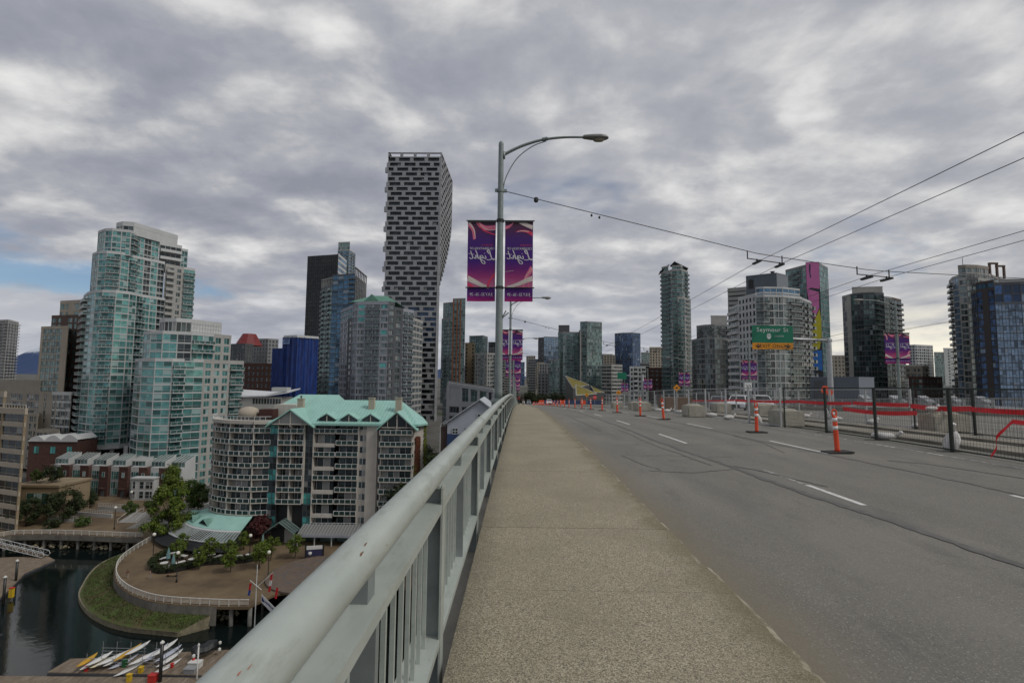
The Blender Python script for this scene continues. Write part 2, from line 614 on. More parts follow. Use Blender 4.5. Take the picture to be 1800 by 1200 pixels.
def m_asphalt():
    m, k, b = principled('asphalt')
    pos = k.node('ShaderNodeNewGeometry').outputs['Position']
    x, y, z = k.sep(pos)
    big = k.noise(k.comb(x, k.math('MULTIPLY', y, 0.22), 0.0), 0.8, 5, 0.6)
    col = k.mix(k.ramp(big, [(0.3, 0.0), (0.7, 1.0)]), (0.140, 0.134, 0.115), (0.192, 0.182, 0.156))
    sp = k.sep(k.voronoi(pos, 105.0, out='Color'))
    col = k.mix(k.ramp(sp[0], [(0.0, 0.75), (0.2, 0.0)]), col, (0.085, 0.084, 0.078))
    col = k.mix(k.ramp(sp[1], [(0.84, 0.0), (1.0, 0.55)]), col, (0.38, 0.365, 0.325))
    # darker wheel tracks worn smooth
    wob = k.math('MULTIPLY', k.noise(k.comb(0.0, k.math('MULTIPLY', y, 0.12), 3.0), 1.0, 3), 0.5)
    lane = k.math('SINE', k.math('MULTIPLY', k.math('ADD', x, wob), 2 * math.pi / 1.62))
    col = k.mix(k.math('MULTIPLY', k.ramp(lane, [(0.2, 0.0), (1.0, 1.0)]), 0.16), col, (0.135, 0.132, 0.126))
    # oil drips down the lane middles, and blotchy repairs
    oil = k.noise(k.comb(k.math('MULTIPLY', x, 1.0), k.math('MULTIPLY', y, 0.35), 7.0), 1.6, 6, 0.72)
    col = k.mix(k.math('MULTIPLY', k.ramp(oil, [(0.56, 0.0), (0.70, 1.0)]), 0.42), col, (0.082, 0.080, 0.074))
    pale = k.noise(k.comb(x, k.math('MULTIPLY', y, 0.6), 21.0), 0.5, 5, 0.65)
    col = k.mix(k.math('MULTIPLY', k.ramp(pale, [(0.54, 0.0), (0.66, 1.0)]), 0.30), col, (0.235, 0.222, 0.19))
    # gutter dirt beside the kerb
    e = k.math('SUBTRACT', 1.0, k.smooth(k.math('ADD', x, k.math('MULTIPLY', k.math('SUBTRACT', k.noise(pos, 1.4, 5, 0.65), 0.5), 0.7)), 1.68, 2.6))
    col = k.mix(k.math('MULTIPLY', e, 0.8), col, (0.195, 0.165, 0.115))
    k.put(b.inputs['Base Color'], col)
    b.inputs['Roughness'].default_value = 0.8
    b.inputs['Specular IOR Level'].default_value = 0.3
    bn = k.node('ShaderNodeBump')
    bn.inputs['Strength'].default_value = 0.45
    bn.inputs['Distance'].default_value = 0.006
    k.put(bn.inputs['Height'], k.noise(pos, 110, 3, 0.7))
    k.l.new(bn.outputs[0], b.inputs['Normal'])
    return m


def m_paint(name, col, wear=0.45, sc=9.0):
    """road paint worn through to the asphalt"""
    m, k, b = principled(name)
    pos = k.node('ShaderNodeNewGeometry').outputs['Position']
    n = k.noise(pos, sc, 6, 0.72)
    f = k.ramp(n, [(wear - 0.05, 0.0), (wear + 0.05, 1.0)])
    k.put(b.inputs['Base Color'], k.mix(f, (0.19, 0.185, 0.165), col))
    b.inputs['Roughness'].default_value = 0.7
    return m


def m_railpaint():
    m, k, b = principled('railing_paint')
    geo = k.node('ShaderNodeNewGeometry')
    pos = geo.outputs['Position']
    n = k.noise(pos, 3.0, 5, 0.6)
    col = k.mix(k.ramp(n, [(0.3, 0.0), (0.7, 1.0)]), (0.335, 0.372, 0.34), (0.42, 0.455, 0.415))
    x, y, z = k.sep(pos)
    n2 = k.noise(k.comb(k.math('MULTIPLY', x, 9.0), k.math('MULTIPLY', y, 2.2), k.math('MULTIPLY', z, 9.0)), 1.3, 6, 0.7)
    col = k.mix(k.math('MULTIPLY', k.ramp(n2, [(0.52, 0.0), (0.68, 1.0)]), 0.5), col, (0.22, 0.235, 0.19))
    # scratches and rust at chips
    chip = k.noise(k.comb(k.math('MULTIPLY', x, 14.0), k.math('MULTIPLY', y, 5.0), k.math('MULTIPLY', z, 14.0)), 2.0, 4, 0.75)
    col = k.mix(k.ramp(chip, [(0.705, 0.0), (0.73, 1.0)]), col, (0.19, 0.085, 0.035))
    col = k.mix(k.math('MULTIPLY', k.ramp(chip, [(0.66, 0.0), (0.71, 1.0)]), 0.4), col, (0.33, 0.26, 0.15))
    k.put(b.inputs['Base Color'], col)
    b.inputs['Roughness'].default_value = 0.36
    bn = k.node('ShaderNodeBump')
    bn.inputs['Strength'].default_value = 0.12
    bn.inputs['Distance'].default_value = 0.01
    k.put(bn.inputs['Height'], k.noise(pos, 14, 4, 0.6))
    k.l.new(bn.outputs[0], b.inputs['Normal'])
    return m


def m_nosing():
    m, k, b = principled('kerb_nosing')
    pos = k.node('ShaderNodeNewGeometry').outputs['Position']
    n = k.noise(pos, 3.2, 6, 0.7)
    n2 = k.noise(pos, 30, 4, 0.7)
    c = k.mix(k.ramp(n, [(0.46, 0.0), (0.58, 1.0)]), (0.15, 0.13, 0.08), (0.36, 0.33, 0.25))
    c = k.mix(k.math('MULTIPLY', n2, 0.5), c, (0.15, 0.135, 0.095))
    k.put(b.inputs['Base Color'], c)
    b.inputs['Roughness'].default_value = 0.9
    return m


M_NOSE = m_nosing()
M_AGG = m_aggregate()
M_ASP = m_asphalt()
M_RAIL = m_railpaint()
M_WHITE_LINE = m_paint('white_line', (0.62, 0.62, 0.59), 0.40)
M_WORN_LINE = m_paint('worn_white_line', (0.56, 0.56, 0.53), 0.55, 6.0)
M_TAR = mat('tar', (0.088, 0.085, 0.076), 0.55, var=0.3, vscale=8)
M_CONC = mat('bridge_concrete', (0.27, 0.255, 0.215), 0.85, var=0.22, vscale=2.0, bump=0.3, bscale=25, streak=0.35)
M_GALV = mat('galvanised', (0.36, 0.375, 0.38), 0.42, 0.5, var=0.15, vscale=3)
M_POLE = mat('pole_paint', (0.215, 0.255, 0.245), 0.45, 0.1, var=0.16, vscale=2.5, streak=0.3)
M_BLACK = mat('black_paint', (0.012, 0.013, 0.012), 0.4, var=0.2)
M_DARKGREEN = mat('dark_green_fence_paint', (0.018, 0.026, 0.021), 0.42, var=0.2)
M_CABLE = mat('cable', (0.014, 0.014, 0.015), 0.5, var=0.1)

YS = [-6.0] + [i * 1.0 - 5 for i in range(0, 66)] + [62 + 4 * i for i in range(0, 30)] + [190 + 15 * i for i in range(0, 26)]
YS = sorted(set(y for y in YS if y <= BEND))


def strip(x0, x1, dz, ys, name, mat_, parent=None, kind=None, thick=0.0):
    mb = MB()
    vs = []
    for y in ys:
        vs.append((x0, y, deck(y) + dz))
        vs.append((x1, y, deck(y) + dz))
    fs = [(2 * i, 2 * i + 1, 2 * i + 3, 2 * i + 2) for i in range(len(ys) - 1)]
    mb.add(vs, fs)
    return mb.build(name, mat_, parent, kind=kind)


# deck slab with its fascia, then the road sheet on it
slab = MB()
sec = [(-0.66, 0.0), (-0.66, -1.1), (0.6, -1.5), (38.4, -1.5), (39.6, -1.1), (39.6, 0.0)]
for i in range(len(YS) - 1):
    ya, yb = YS[i], YS[i + 1]
    A = [(x, ya, deck(ya) + z - 0.26) for x, z in sec]
    B = [(x, yb, deck(yb) + z - 0.26) for x, z in sec]
    n = len(sec)
    slab.add(A + B, [(j, j + n, (j + 1) % n + n, (j + 1) % n) for j in range(n)])
bridge_deck = slab.build('bridge_deck', M_CONC, kind='structure')
road = strip(KERB - 0.03, 37.0, -0.2, YS, 'road', M_ASP, kind='structure')
# steel trusses and piers that carry the deck
M_STEEL = mat('truss_steel', (0.16, 0.19, 0.18), 0.6, var=0.2)
tr = MB()
for x in (2.0, 14.0, 26.0, 37.0):
    y = 4.0
    while y < 150:
        za, zb = deck(y) - 1.72, deck(y + 8) - 1.72
        tr.tube([(x, y, za - 0.3), (x, y + 8, zb - 0.3)], 0.3, 4)
        tr.tube([(x, y, za - 7), (x, y + 8, zb - 7)], 0.3, 4)
        tr.tube([(x, y, za - 7), (x, y + 4, za - 0.5)], 0.18, 4)
        tr.tube([(x, y + 4, za - 0.5), (x, y + 8, zb - 7)], 0.18, 4)
        y += 8
tr.build('truss', M_STEEL, bridge_deck, kind='stuff')
for y in (38.0, 92.0, 150.0, 210.0, 270.0, 330.0):
    pm = MB()
    top = deck(y) - (9.2 if y <= 150 else 1.8)
    for x in (3.0, 17.0, 33.0):
        pm.lathe((x, y, 0), [(1.7, -44.0), (1.5, top - 1.2), (1.5, top - 1.0)], 16)
    pm.box((0.5, y - 1.4, top - 1.0), (36.5, y + 1.4, top))
    pm.build('pier', M_CONC, bridge_deck)

# ---- sidewalk of cast slabs with open joints and a chipped kerb edge
sidewalk = link('sidewalk', None, kind='structure')
joints = [-2.0, 0.35, 2.2, 3.98, 5.62, 9.1, 12.5, 16.2, 19.9, 23.8, 27.7, 31.6, 35.6, 39.6, 43.6, 47.8, 52.0, 56.2, 60.4, 66, 72, 78, 84, 90]
rk = random.Random(3)
for i in range(len(joints) - 1):
    ya, yb = joints[i] + 0.008, joints[i + 1] - 0.008
    if i in (2, 3):
        ya, yb = joints[i] + (0.002 if i == 3 else 0.004), joints[i + 1] - (0.002 if i == 2 else 0.004)
    step = 0.045 if yb < 17 else (0.15 if yb < 40 else 0.6)
    n = max(2, int((yb - ya) / step))
    mb = MB()
    vs = []
    chip = 0.0
    for j in range(n + 1):
        y = ya + (yb - ya) * j / n
        if rk.random() < 0.10:
            chip = rk.uniform(0.0, 0.05)
        chip *= 0.82
        e = KERB - chip - rk.uniform(0, 0.010) - 0.012 * math.sin(y * 1.3)
        z = deck(y)
        vs += [(BX0, y, z), (e - 0.04 - 0.5 * chip, y, z), (e, y, z - 0.018), (e + 0.004, y, z - 0.26), (BX0, y, z - 0.26)]
    fs = []
    for j in range(n):
        a, b = 5 * j, 5 * (j + 1)
        fs += [(a + q, a + (q + 1) % 5, b + (q + 1) % 5, b + q) for q in range(5)]
    fs.append((0, 4, 3, 2, 1))
    fs.append(tuple(5 * n + q for q in (0, 1, 2, 3, 4)))
    mb.add(vs, fs)
    mb.m = [1 if (q < 5 * n and q % 5 == 1) else 0 for q in range(len(fs))]
    mb.build('slab', [M_AGG, M_NOSE], sidewalk)
mb = MB()
ys = [90 + 5 * i for i in range(0, 95)]
for a, b in zip(ys, ys[1:]):
    za, zb = deck(a), deck(b)
    mb.add([(BX0, a, za), (KERB, a, za), (KERB, b, zb), (BX0, b, zb), (KERB, a, za - .25), (KERB, b, zb - .25)], [(0, 1, 2, 3), (1, 4, 5, 2)])
mb.build('slab', M_AGG, sidewalk)

# ---- lane markings, tar seams and cracks
def dash(x, ya, yb, w=0.1, m=None, dz=-0.196):
    n = max(1, int((yb - ya) / 0.6))
    vs, fs = [], []
    for j in range(n + 1):
        y = ya + (yb - ya) * j / n
        vs += [(x - w / 2, y, deck(y) + dz), (x + w / 2, y, deck(y) + dz)]
    fs = [(2 * j, 2 * j + 1, 2 * j + 3, 2 * j + 2) for j in range(n)]
    MB().add(vs, fs).build('lane_marking', m or M_WHITE_LINE, road)


y = 7.67
dash(5.27, 7.67, 9.15)
dash(5.25, 9.2, 10.75, 0.09, M_WORN_LINE)
for y in (15.4, 23.2, 31.0, 38.8, 46.6, 54.4, 62.2, 70.0, 77.8, 86, 94, 102, 118):
    dash(5.22, y, y + 3.0)
for y in (5.4, 13.35, 21.3, 29.2, 37.1, 45, 53, 61, 69, 77, 85, 93, 101, 117):
    dash(8.3, y, y + 3.1)
dash(11.25, 8.0, 60.0, 0.11, M_WORN_LINE)
dash(11.9, 60.0, 150.0, 0.11)
for x in (17.9, 21.3):
    dash(x, 8.0, 160.0, 0.12, M_WORN_LINE)
for x in (24.6, 27.9, 31.3):
    for y in range(14, 150, 8):
        dash(x, y, y + 3.0, 0.12)
dash(35.4, 10.0, 160.0, 0.12, M_WHITE_LINE)


def seam(pts, w, jit=0.05, rs=1, m=None):
    """poured crack sealer: a wandering ribbon"""
    r = random.Random(rs)
    P = []
    for (x0, y0), (x1, y1) in zip(pts, pts[1:]):
        n = max(2, int(math.hypot(x1 - x0, y1 - y0) / 0.12))
        for i in range(n):
            t = i / n
            P.append((x0 + (x1 - x0) * t, y0 + (y1 - y0) * t))
    P.append(pts[-1])
    vs, fs = [], []
    wa = 0.0
    for i, (x, y) in enumerate(P):
        q = P[min(i + 1, len(P) - 1)]
        p = P[max(i - 1, 0)]
        tx, ty = q[0] - p[0], q[1] - p[1]
        L = math.hypot(tx, ty) or 1
        nx, ny = -ty / L, tx / L
        wa = wa * 0.86 + r.uniform(-jit, jit) * 0.35
        ww = w * r.uniform(0.55, 1.25)
        for sgn in (1, -1):
            xx, yy = x + nx * (wa + sgn * ww / 2), y + ny * (wa + sgn * ww / 2)
            vs.append((xx, yy, deck(yy) - 0.1925))
    fs = [(2 * i, 2 * i + 1, 2 * i + 3, 2 * i + 2) for i in range(len(P) - 1)]
    MB().add(vs, fs).build('tar_seam', m or M_TAR, road)


M_CRACK = mat('old_tar', (0.115, 0.110, 0.098), 0.6, var=0.3, vscale=8)
seam([(5.45, 2.5), (5.05, 6.5), (4.75, 9.5), (4.55, 13), (4.45, 17), (4.5, 24), (4.45, 34), (4.4, 55)], 0.15, 0.07, 1)
seam([(4.35, 11.2), (4.1, 14.5), (4.05, 20)], 0.05, 0.05, 2, M_CRACK)
seam([(5.55, 9.0), (5.1, 10.6), (4.75, 11.2)], 0.06, 0.05, 5)
seam([(8.75, 5.0), (8.5, 9.5), (8.2, 13.0), (7.95, 16), (7.9, 22), (7.9, 40)], 0.11, 0.07, 3, M_CRACK)
seam([(10.6, 6.5), (10.1, 10.0), (9.6, 11.8), (9.0, 12.2)], 0.09, 0.06, 4, M_CRACK)
seam([(2.75, 10.4), (3.6, 10.25), (4.6, 10.7)], 0.045, 0.06, 6, M_CRACK)
seam([(2.6, 12.6), (3.8, 12.7), (4.5, 12.4), (5.4, 12.6)], 0.03, 0.05, 7, M_CRACK)
seam([(3.0, 10.5), (2.72, 11.5), (2.6, 12.6)], 0.03, 0.05, 8, M_CRACK)
seam([(4.8, 15.0), (6.4, 15.3), (7.9, 15.0)], 0.03, 0.06, 9, M_CRACK)
seam([(7.2, 13.5), (7.7, 15.5), (7.8, 18)], 0.04, 0.05, 10, M_CRACK)
seam([(2.3, 18.0), (4.4, 18.4)], 0.03, 0.05, 11, M_CRACK)
seam([(3.2, 19.0), (3.1, 26), (3.0, 40)], 0.04, 0.05, 12, M_CRACK)
seam([(6.6, 20.0), (6.7, 30), (6.6, 48)], 0.04, 0.06, 13, M_CRACK)

# ---- railing on the left: round top pipe, flat channel, pickets, posts
railing = thing('railing', 'grey green steel railing with a thick round handrail along the sidewalk', 'railing', (-0.52, 0, 0))
PX = -0.52


def along(mb, pts, ys):
    """sweep a closed cross section (x offset, z) along the deck"""
    n = len(pts)
    vs = []
    for y in ys:
        for (x, z) in pts:
            vs.append((x, y, deck(y) + z))
    fs = []
    for i in range(len(ys) - 1):
        for j in range(n):
            fs.append((i * n + j, i * n + (j + 1) % n, (i + 1) * n + (j + 1) % n, (i + 1) * n + j))
    mb.add(vs, fs)
    mb.add(vs[:n], [tuple(range(n))])
    mb.add(vs[-n:], [tuple(reversed(range(n)))])
    return mb


RY = [-1.5 + 0.5 * i for i in range(0, 60)] + [29 + 2 * i for i in range(0, 40)] + [110 + 10 * i for i in range(0, 30)]
PIPE_Z, PIPE_R = 1.06, 0.068
# pipe in lengths with sleeve joints
cuts = [-1.5, 6.72, 17.1, 27.5, 37.9, 48.3, 58.7, 69.1, 110, 200, 400]
for a, b in zip(cuts, cuts[1:]):
    ys = [a + 0.003] + [y for y in RY if a + 0.05 < y < b - 0.05] + [b - 0.003]
    o = along(MB(), [(PIPE_R * math.cos(t * math.pi / 14), PIPE_Z + PIPE_R * math.sin(t * math.pi / 14)) for t in range(28)], ys).build('handrail', M_RAIL, railing, True)
for c in cuts[1:7]:
    along(MB(), [((PIPE_R + .006) * math.cos(t * math.pi / 12), PIPE_Z + (PIPE_R + .006) * math.sin(t * math.pi / 12)) for t in range(24)], [c - 0.03, c + 0.03]).build('sleeve', M_RAIL, railing, True)
CH0, CH1 = -0.085, 0.075        # channel edges from the pipe axis
along(MB(), [(CH0, 0.86), (CH0, 0.905), (CH1, 0.905), (CH1, 0.86), (CH1 - .008, 0.86), (CH1 - .008, 0.897), (CH0 + .008, 0.897), (CH0 + .008, 0.86)][::-1], RY).build('channel', M_RAIL, railing)
along(MB(), [(CH0, 0.10), (CH0, 0.14), (CH1, 0.14), (CH1, 0.10)], RY).build('bottom_rail', M_RAIL, railing)


def shared(name, mesh, y, x=0.0, z=0.0):
    o = link(name, mesh, railing, (x, y, deck(y) + z))
    return o


pm = MB()
for sx in (-0.085, 0.068):
    pm.box((sx, -0.055, -0.26), (sx + 0.012, 0.055, 1.0))
pm.box((-0.073, -0.006, -0.26), (0.068, 0.006, 1.0))
pm.box((-0.06, -0.05, 0.995), (0.06, 0.05, 1.012))
M_RAIL_SHADED = mat('railing_shaded_paint', (0.20, 0.225, 0.22), 0.5, var=0.2, vscale=4, streak=0.3)  # darker rail paint: shade on webs, mullions and stubs painted in
pm.m = [0] * 12 + [1] * 6 + [0] * 6
post_mesh = pm.mesh('post', [M_RAIL, M_RAIL_SHADED])
mm_ = MB()
mm_.box((-0.055, -0.02, 0.14), (0.055, 0.02, 0.862))
mid_mesh = mm_.mesh('mullion', M_RAIL_SHADED)
sm_ = MB()
sm_.box((-0.03, -0.04, 0.905), (0.03, 0.04, 1.005))
stub_mesh = sm_.mesh('stub', M_RAIL_SHADED)
pk = MB()
pk.box((-0.010, -0.010, 0.14), (0.010, 0.010, 0.862))
picket_mesh = pk.mesh('picket', M_RAIL)
far_p, far_k = MB(), MB()
bay = 2.6
n_pick = 0
for i in range(-1, 130):
    y0 = 3.0 + bay * i
    if y0 < 70:
        shared('post', post_mesh, y0)
        shared('mullion', mid_mesh, y0 + bay / 2)
        shared('stub', stub_mesh, y0 + bay / 2)
    else:
        z = deck(y0)
        far_p.box((-0.08, y0 - 0.05, z - 0.2), (0.08, y0 + 0.05, z + 1.0))
        far_p.box((-0.05, y0 + 1.28, z + deck(y0 + 1.3) - deck(y0) + 0.1), (0.05, y0 + 1.32, z + 0.9))
    for j in range(18):
        if j == 9 or j == 0:
            continue
        y = y0 + bay * j / 18
        if y < -0.5:
            continue
        if n_pick < 290:
            shared('picket', picket_mesh, y)
            n_pick += 1
        elif y < 160:
            z = deck(y)
            far_k.box((-0.01, y - 0.01, z + 0.14), (0.01, y + 0.01, z + 0.862))
far_p.build('far_posts', M_RAIL, railing, kind='stuff')
far_k.build('far_pickets', M_RAIL, railing, kind='stuff')

# rust spots and scratches on the near handrail
M_RUSTP = mat('rust_spot', (0.14, 0.062, 0.022), 0.85, var=0.4, vscale=60)
M_SCR = mat('red_scratch', (0.34, 0.10, 0.06), 0.7, var=0.3, vscale=60)
for (yc, ac, ly, la, m_) in ((1.600, 58, 0.016, 2.6, M_RUSTP), (1.535, 49, 0.018, 3.6, M_RUSTP), (0.905, 66, 0.007, 1.6, M_SCR), (0.93, 61, 0.009, 1.0, M_SCR)):
    vs = []
    rr = PIPE_R + 0.0012
    for q in range(10):
        t = 2 * math.pi * q / 10
        a = R(ac + la * math.sin(t) * (0.7 + 0.3 * math.cos(3 * t)))
        y = yc + ly * math.cos(t) + 0.25 * ly * math.sin(t)
        vs.append((rr * math.cos(a), y, deck(y) + PIPE_Z + rr * math.sin(a)))
    MB().add(vs, [tuple(range(10))]).build('rust_spot', m_, railing)

# ================================================================ street furniture on the bridge
M_ORANGE = mat('orange_plastic', (0.74, 0.075, 0.02), 0.45, var=0.12, vscale=5)
M_RUBBER = mat('rubber', (0.018, 0.018, 0.018), 0.8, var=0.2)
M_REFL = mat('reflective_white', (0.72, 0.72, 0.70), 0.4, var=0.08, vscale=9)
M_REDTAPE = mat('red_tape', (0.70, 0.014, 0.024), 0.4, var=0.15, vscale=4)
M_SAND = mat('sandbag_white', (0.55, 0.54, 0.52), 0.8, var=0.2, vscale=6, bump=0.5, bscale=14)
M_BLOCK = mat('block_concrete', (0.34, 0.325, 0.27), 0.88, var=0.2, vscale=2.5, bump=0.35, bscale=30, streak=0.4)
M_LAMP = mat('lamp_housing', (0.20, 0.20, 0.19), 0.5, 0.2, var=0.15, vscale=8)
M_LENS = mat('lamp_lens', (0.30, 0.27, 0.21), 0.25, var=0.1)


def catmull(pts, n=8):
    pts = [Vector(p) for p in pts]
    out = []
    for i in range(len(pts) - 1):
        p0, p1, p2, p3 = pts[max(i - 1, 0)], pts[i], pts[i + 1], pts[min(i + 2, len(pts) - 1)]
        for j in range(n):
            t = j / n
            out.append(0.5 * ((2 * p1) + (p2 - p0) * t + (2 * p0 - 5 * p1 + 4 * p2 - p3) * t * t + (3 * p1 - p0 - 3 * p2 + p3) * t ** 3))
    out.append(pts[-1])
    return out


# ---- lamp posts: fluted pole, curved arm, brace, cobra head
def make_lamp():
    t = thing('street_lamp', 'lamp', 'street lamp')
    mb = MB()
    mb.box((-0.24, -0.24, -1.2), (0.24, 0.24, 0.92))
    mb.box((-0.27, -0.27, 0.92), (0.27, 0.27, 1.0))
    mb.box((-0.20, -0.20, 1.0), (0.20, 0.20, 1.06))
    mb.build('pedestal', M_POLE, t)
    mb = MB()
    mb.lathe((0, 0, 0), [(0.155, 1.05), (0.15, 1.3), (0.098, 10.85), (0.098, 10.9), (0.06, 10.97)], 16)
    pole = mb.build('pole', M_POLE, t, True)
    mb = MB()
    pts = catmull([(0.05, 0, 10.42), (0.75, 0, 10.78), (1.55, 0, 11.04), (2.4, 0, 11.15), (3.2, 0, 11.16)], 6)
    mb.tube(pts, 0.062, 10, r1=0.04)
    mb.box((0.06, -0.07, 10.30), (0.16, 0.07, 10.56))
    mb.build('arm', M_POLE, t, True)
    mb = MB()
    mb.tube(catmull([(0.10, 0, 9.1), (0.22, 0, 9.6), (0.62, 0, 10.3), (1.2, 0, 10.78), (1.75, 0, 11.0)], 6), 0.021, 8)
    mb.build('brace', M_POLE, t, True)
    mb = MB()
    mb.tube([(1.6, 0, 11.06), (1.8, 0, 11.10)], 0.075, 8)
    mb.build('collar', M_POLE, t)
    # cobra head
    mb = MB()
    secs = [(3.15, 0.055, 0.055, 0.0), (3.22, 0.10, 0.10, 0.0), (3.5, 0.15, 0.13, -0.01), (3.85, 0.185, 0.14, -0.02), (4.05, 0.15, 0.115, -0.02), (4.16, 0.05, 0.05, -0.02)]
    n = 14
    vs = []
    for (x, hw, hh, dz) in secs:
        for j in range(n):
            a = 2 * math.pi * j / n
            zz = math.sin(a)
            vs.append((x, hw * math.cos(a), 11.15 + dz + (hh * zz if zz > 0 else hh * 0.55 * zz)))
    fs = []
    for i in range(len(secs) - 1):
        for j in range(n):
            fs.append((i * n + j, i * n + (j + 1) % n, (i + 1) * n + (j + 1) % n, (i + 1) * n + j))
    fs += [tuple(range(n)), tuple(reversed(range((len(secs) - 1) * n, len(secs) * n)))]
    mb.add(vs, [tuple(reversed(f)) for f in fs])
    head = mb.build('lamp_head', M_LAMP, t, True)
    mb = MB()
    vs = []
    for j in range(16):
        a = 2 * math.pi * j / 16
        vs.append((3.78 + 0.26 * math.cos(a), 0.13 * math.sin(a), 11.075))
    for j in range(16):
        a = 2 * math.pi * j / 16
        vs.append((3.78 + 0.18 * math.cos(a), 0.09 * math.sin(a), 11.0))
    mb.add(vs, [(j, (j + 1) % 16, 16 + (j + 1) % 16, 16 + j) for j in range(16)] + [tuple(range(16, 32))])
    mb.build('lens', M_LENS, head)
    # span-wire clamp, banner arms, conduit stub
    mb = MB()
    mb.lathe((0, 0, 9.02), [(0.135, -0.06), (0.135, 0.06)], 14)
    mb.box((-0.22, -0.05, 8.98), (-0.12, 0.05, 9.08))
    mb.box((0.12, -0.05, 8.96), (0.24, 0.05, 9.06))
    mb.build('clamp', M_POLE, t)
    for z in (7.83, 5.235):
        mb = MB()
        mb.tube([(-1.3, 0, z), (1.32, 0, z)], 0.022, 8)
        mb.lathe((0, 0, z), [(0.15, -0.05), (0.15, 0.05)], 14)
        mb.build('banner_arm', M_BLACK, t)
    mb = MB()
    mb.tube([(0.10, -0.05, 4.05), (0.26, -0.1, 4.35)], 0.022, 6)
    mb.tube([(0.10, -0.05, 4.05), (0.36, -0.1, 4.28)], 0.022, 6)
    mb.tube([(0.0, -0.05, 3.98), (0.14, -0.06, 4.08)], 0.03, 6)
    mb.build('flag_socket', M_POLE, t)
    return t


LAMP_Y = [18.4, 50.0, 82.0, 114.0, 146.0, 178.0]
lamp = make_lamp()
LAMPS_L, LAMPS_R = [], []
for i, y in enumerate(LAMP_Y):
    lb = ['tall grey lamp post rising beside the near handrail', 'second lamp post along the left railing, partly behind the first',
          'third lamp post along the left railing, far down the sidewalk', 'fourth lamp post along the left railing',
          'fifth lamp post along the left railing', 'farthest lamp post along the left railing'][i]
    loc = (-0.75 - (0.12 if i else 0), y, deck(y))
    if i == 0:
        lamp.location = loc
        lamp['label'] = lb
        lamp['group'] = 'lamp posts along the bridge'
        o = lamp
    else:
        o = copy_tree(lamp, loc, 0.0, lb)
    LAMPS_L.append(o)
for i, y in enumerate(LAMP_Y[1:]):
    lb = ['lamp post with banners before the pale gap in the towers, right side', 'lamp post with banners before the white apartment block, right of the bridge',
          'lamp post with banners before the slim glass tower, right of the bridge', 'lamp post near the green street sign far down the right side',
          'farthest lamp post down the right side of the bridge'][i]
    LAMPS_R.append(copy_tree(lamp, (38.35, y, deck(y)), math.pi, lb))

# ---- banners
W, H = 1.07, 3.12


def m_banner():
    m, k, b = principled('banner_print')
    p = k.node('ShaderNodeTexCoord').outputs['Object']
    x, y, z = k.sep(p)
    v = k.math('DIVIDE', z, -H)
    wob = k.math('ADD', v, k.math('MULTIPLY', k.math('SUBTRACT', k.noise(p, 1.6, 3), 0.5), 0.10))
    c = k.ramp(wob, [(0.0, (0.055, 0.022, 0.04)), (0.10, (0.085, 0.022, 0.075)), (0.22, (0.062, 0.016, 0.16)), (0.50, (0.058, 0.012, 0.19)),
                     (0.60, (0.15, 0.016, 0.17)), (0.70, (0.36, 0.045, 0.19)), (0.82, (0.55, 0.16, 0.30))])
    s = k.ramp(v, [(0.835, (0.05, 0.012, 0.16)), (0.92, (0.11, 0.012, 0.18)), (1.0, (0.36, 0.012, 0.14))])
    c = k.mix(k.math('GREATER_THAN', v, 0.835), c, s)
    k.put(b.inputs['Base Color'], c)
    b.inputs['Roughness'].default_value = 0.55
    b.inputs['Specular IOR Level'].default_value = 0.3
    return m


M_BANNER = m_banner()
M_PINK = mat('banner_pink', (0.74, 0.17, 0.28), 0.55, var=0.3, vscale=2)
M_RED = mat('banner_red', (0.60, 0.035, 0.10), 0.55, var=0.3, vscale=2)
M_PALE = mat('banner_cream', (0.68, 0.60, 0.55), 0.55, var=0.15, vscale=2)
M_PRINT = mat('banner_white', (0.62, 0.60, 0.62), 0.55, var=0.05)


def sway(x, z):
    return 0.035 * math.sin(z * 1.7 + x * 1.3) * (-z / H) + 0.02 * math.sin(x * 4.0) * (-z / H) ** 2


def ribbon(pts, w0, w1, n=10):
    """flat printed ribbon in banner coordinates (u right, v down, both 0..1), clipped to the cloth"""
    P = catmull([(a, b, 0) for a, b in pts], n)
    vs, fs = [], []
    for i, p in enumerate(P):
        q, r = P[min(i + 1, len(P) - 1)], P[max(i - 1, 0)]
        t = Vector(((q.x - r.x) * W, -(q.y - r.y) * H, 0))
        t.normalize()
        nrm = Vector((-t.y, t.x, 0))
        w = (w0 + (w1 - w0) * i / (len(P) - 1)) * 0.5
        for s in (1, -1):
            x = min(max(p.x * W + nrm.x * w * s, 0.004), W - 0.004)
            z = min(max(-p.y * H + nrm.y * w * s, -H + 0.004), -0.03)
            vs.append((x, z))
    fs = [(2 * i, 2 * i + 1, 2 * i + 3, 2 * i + 2) for i in range(len(P) - 1)]
    return vs, fs


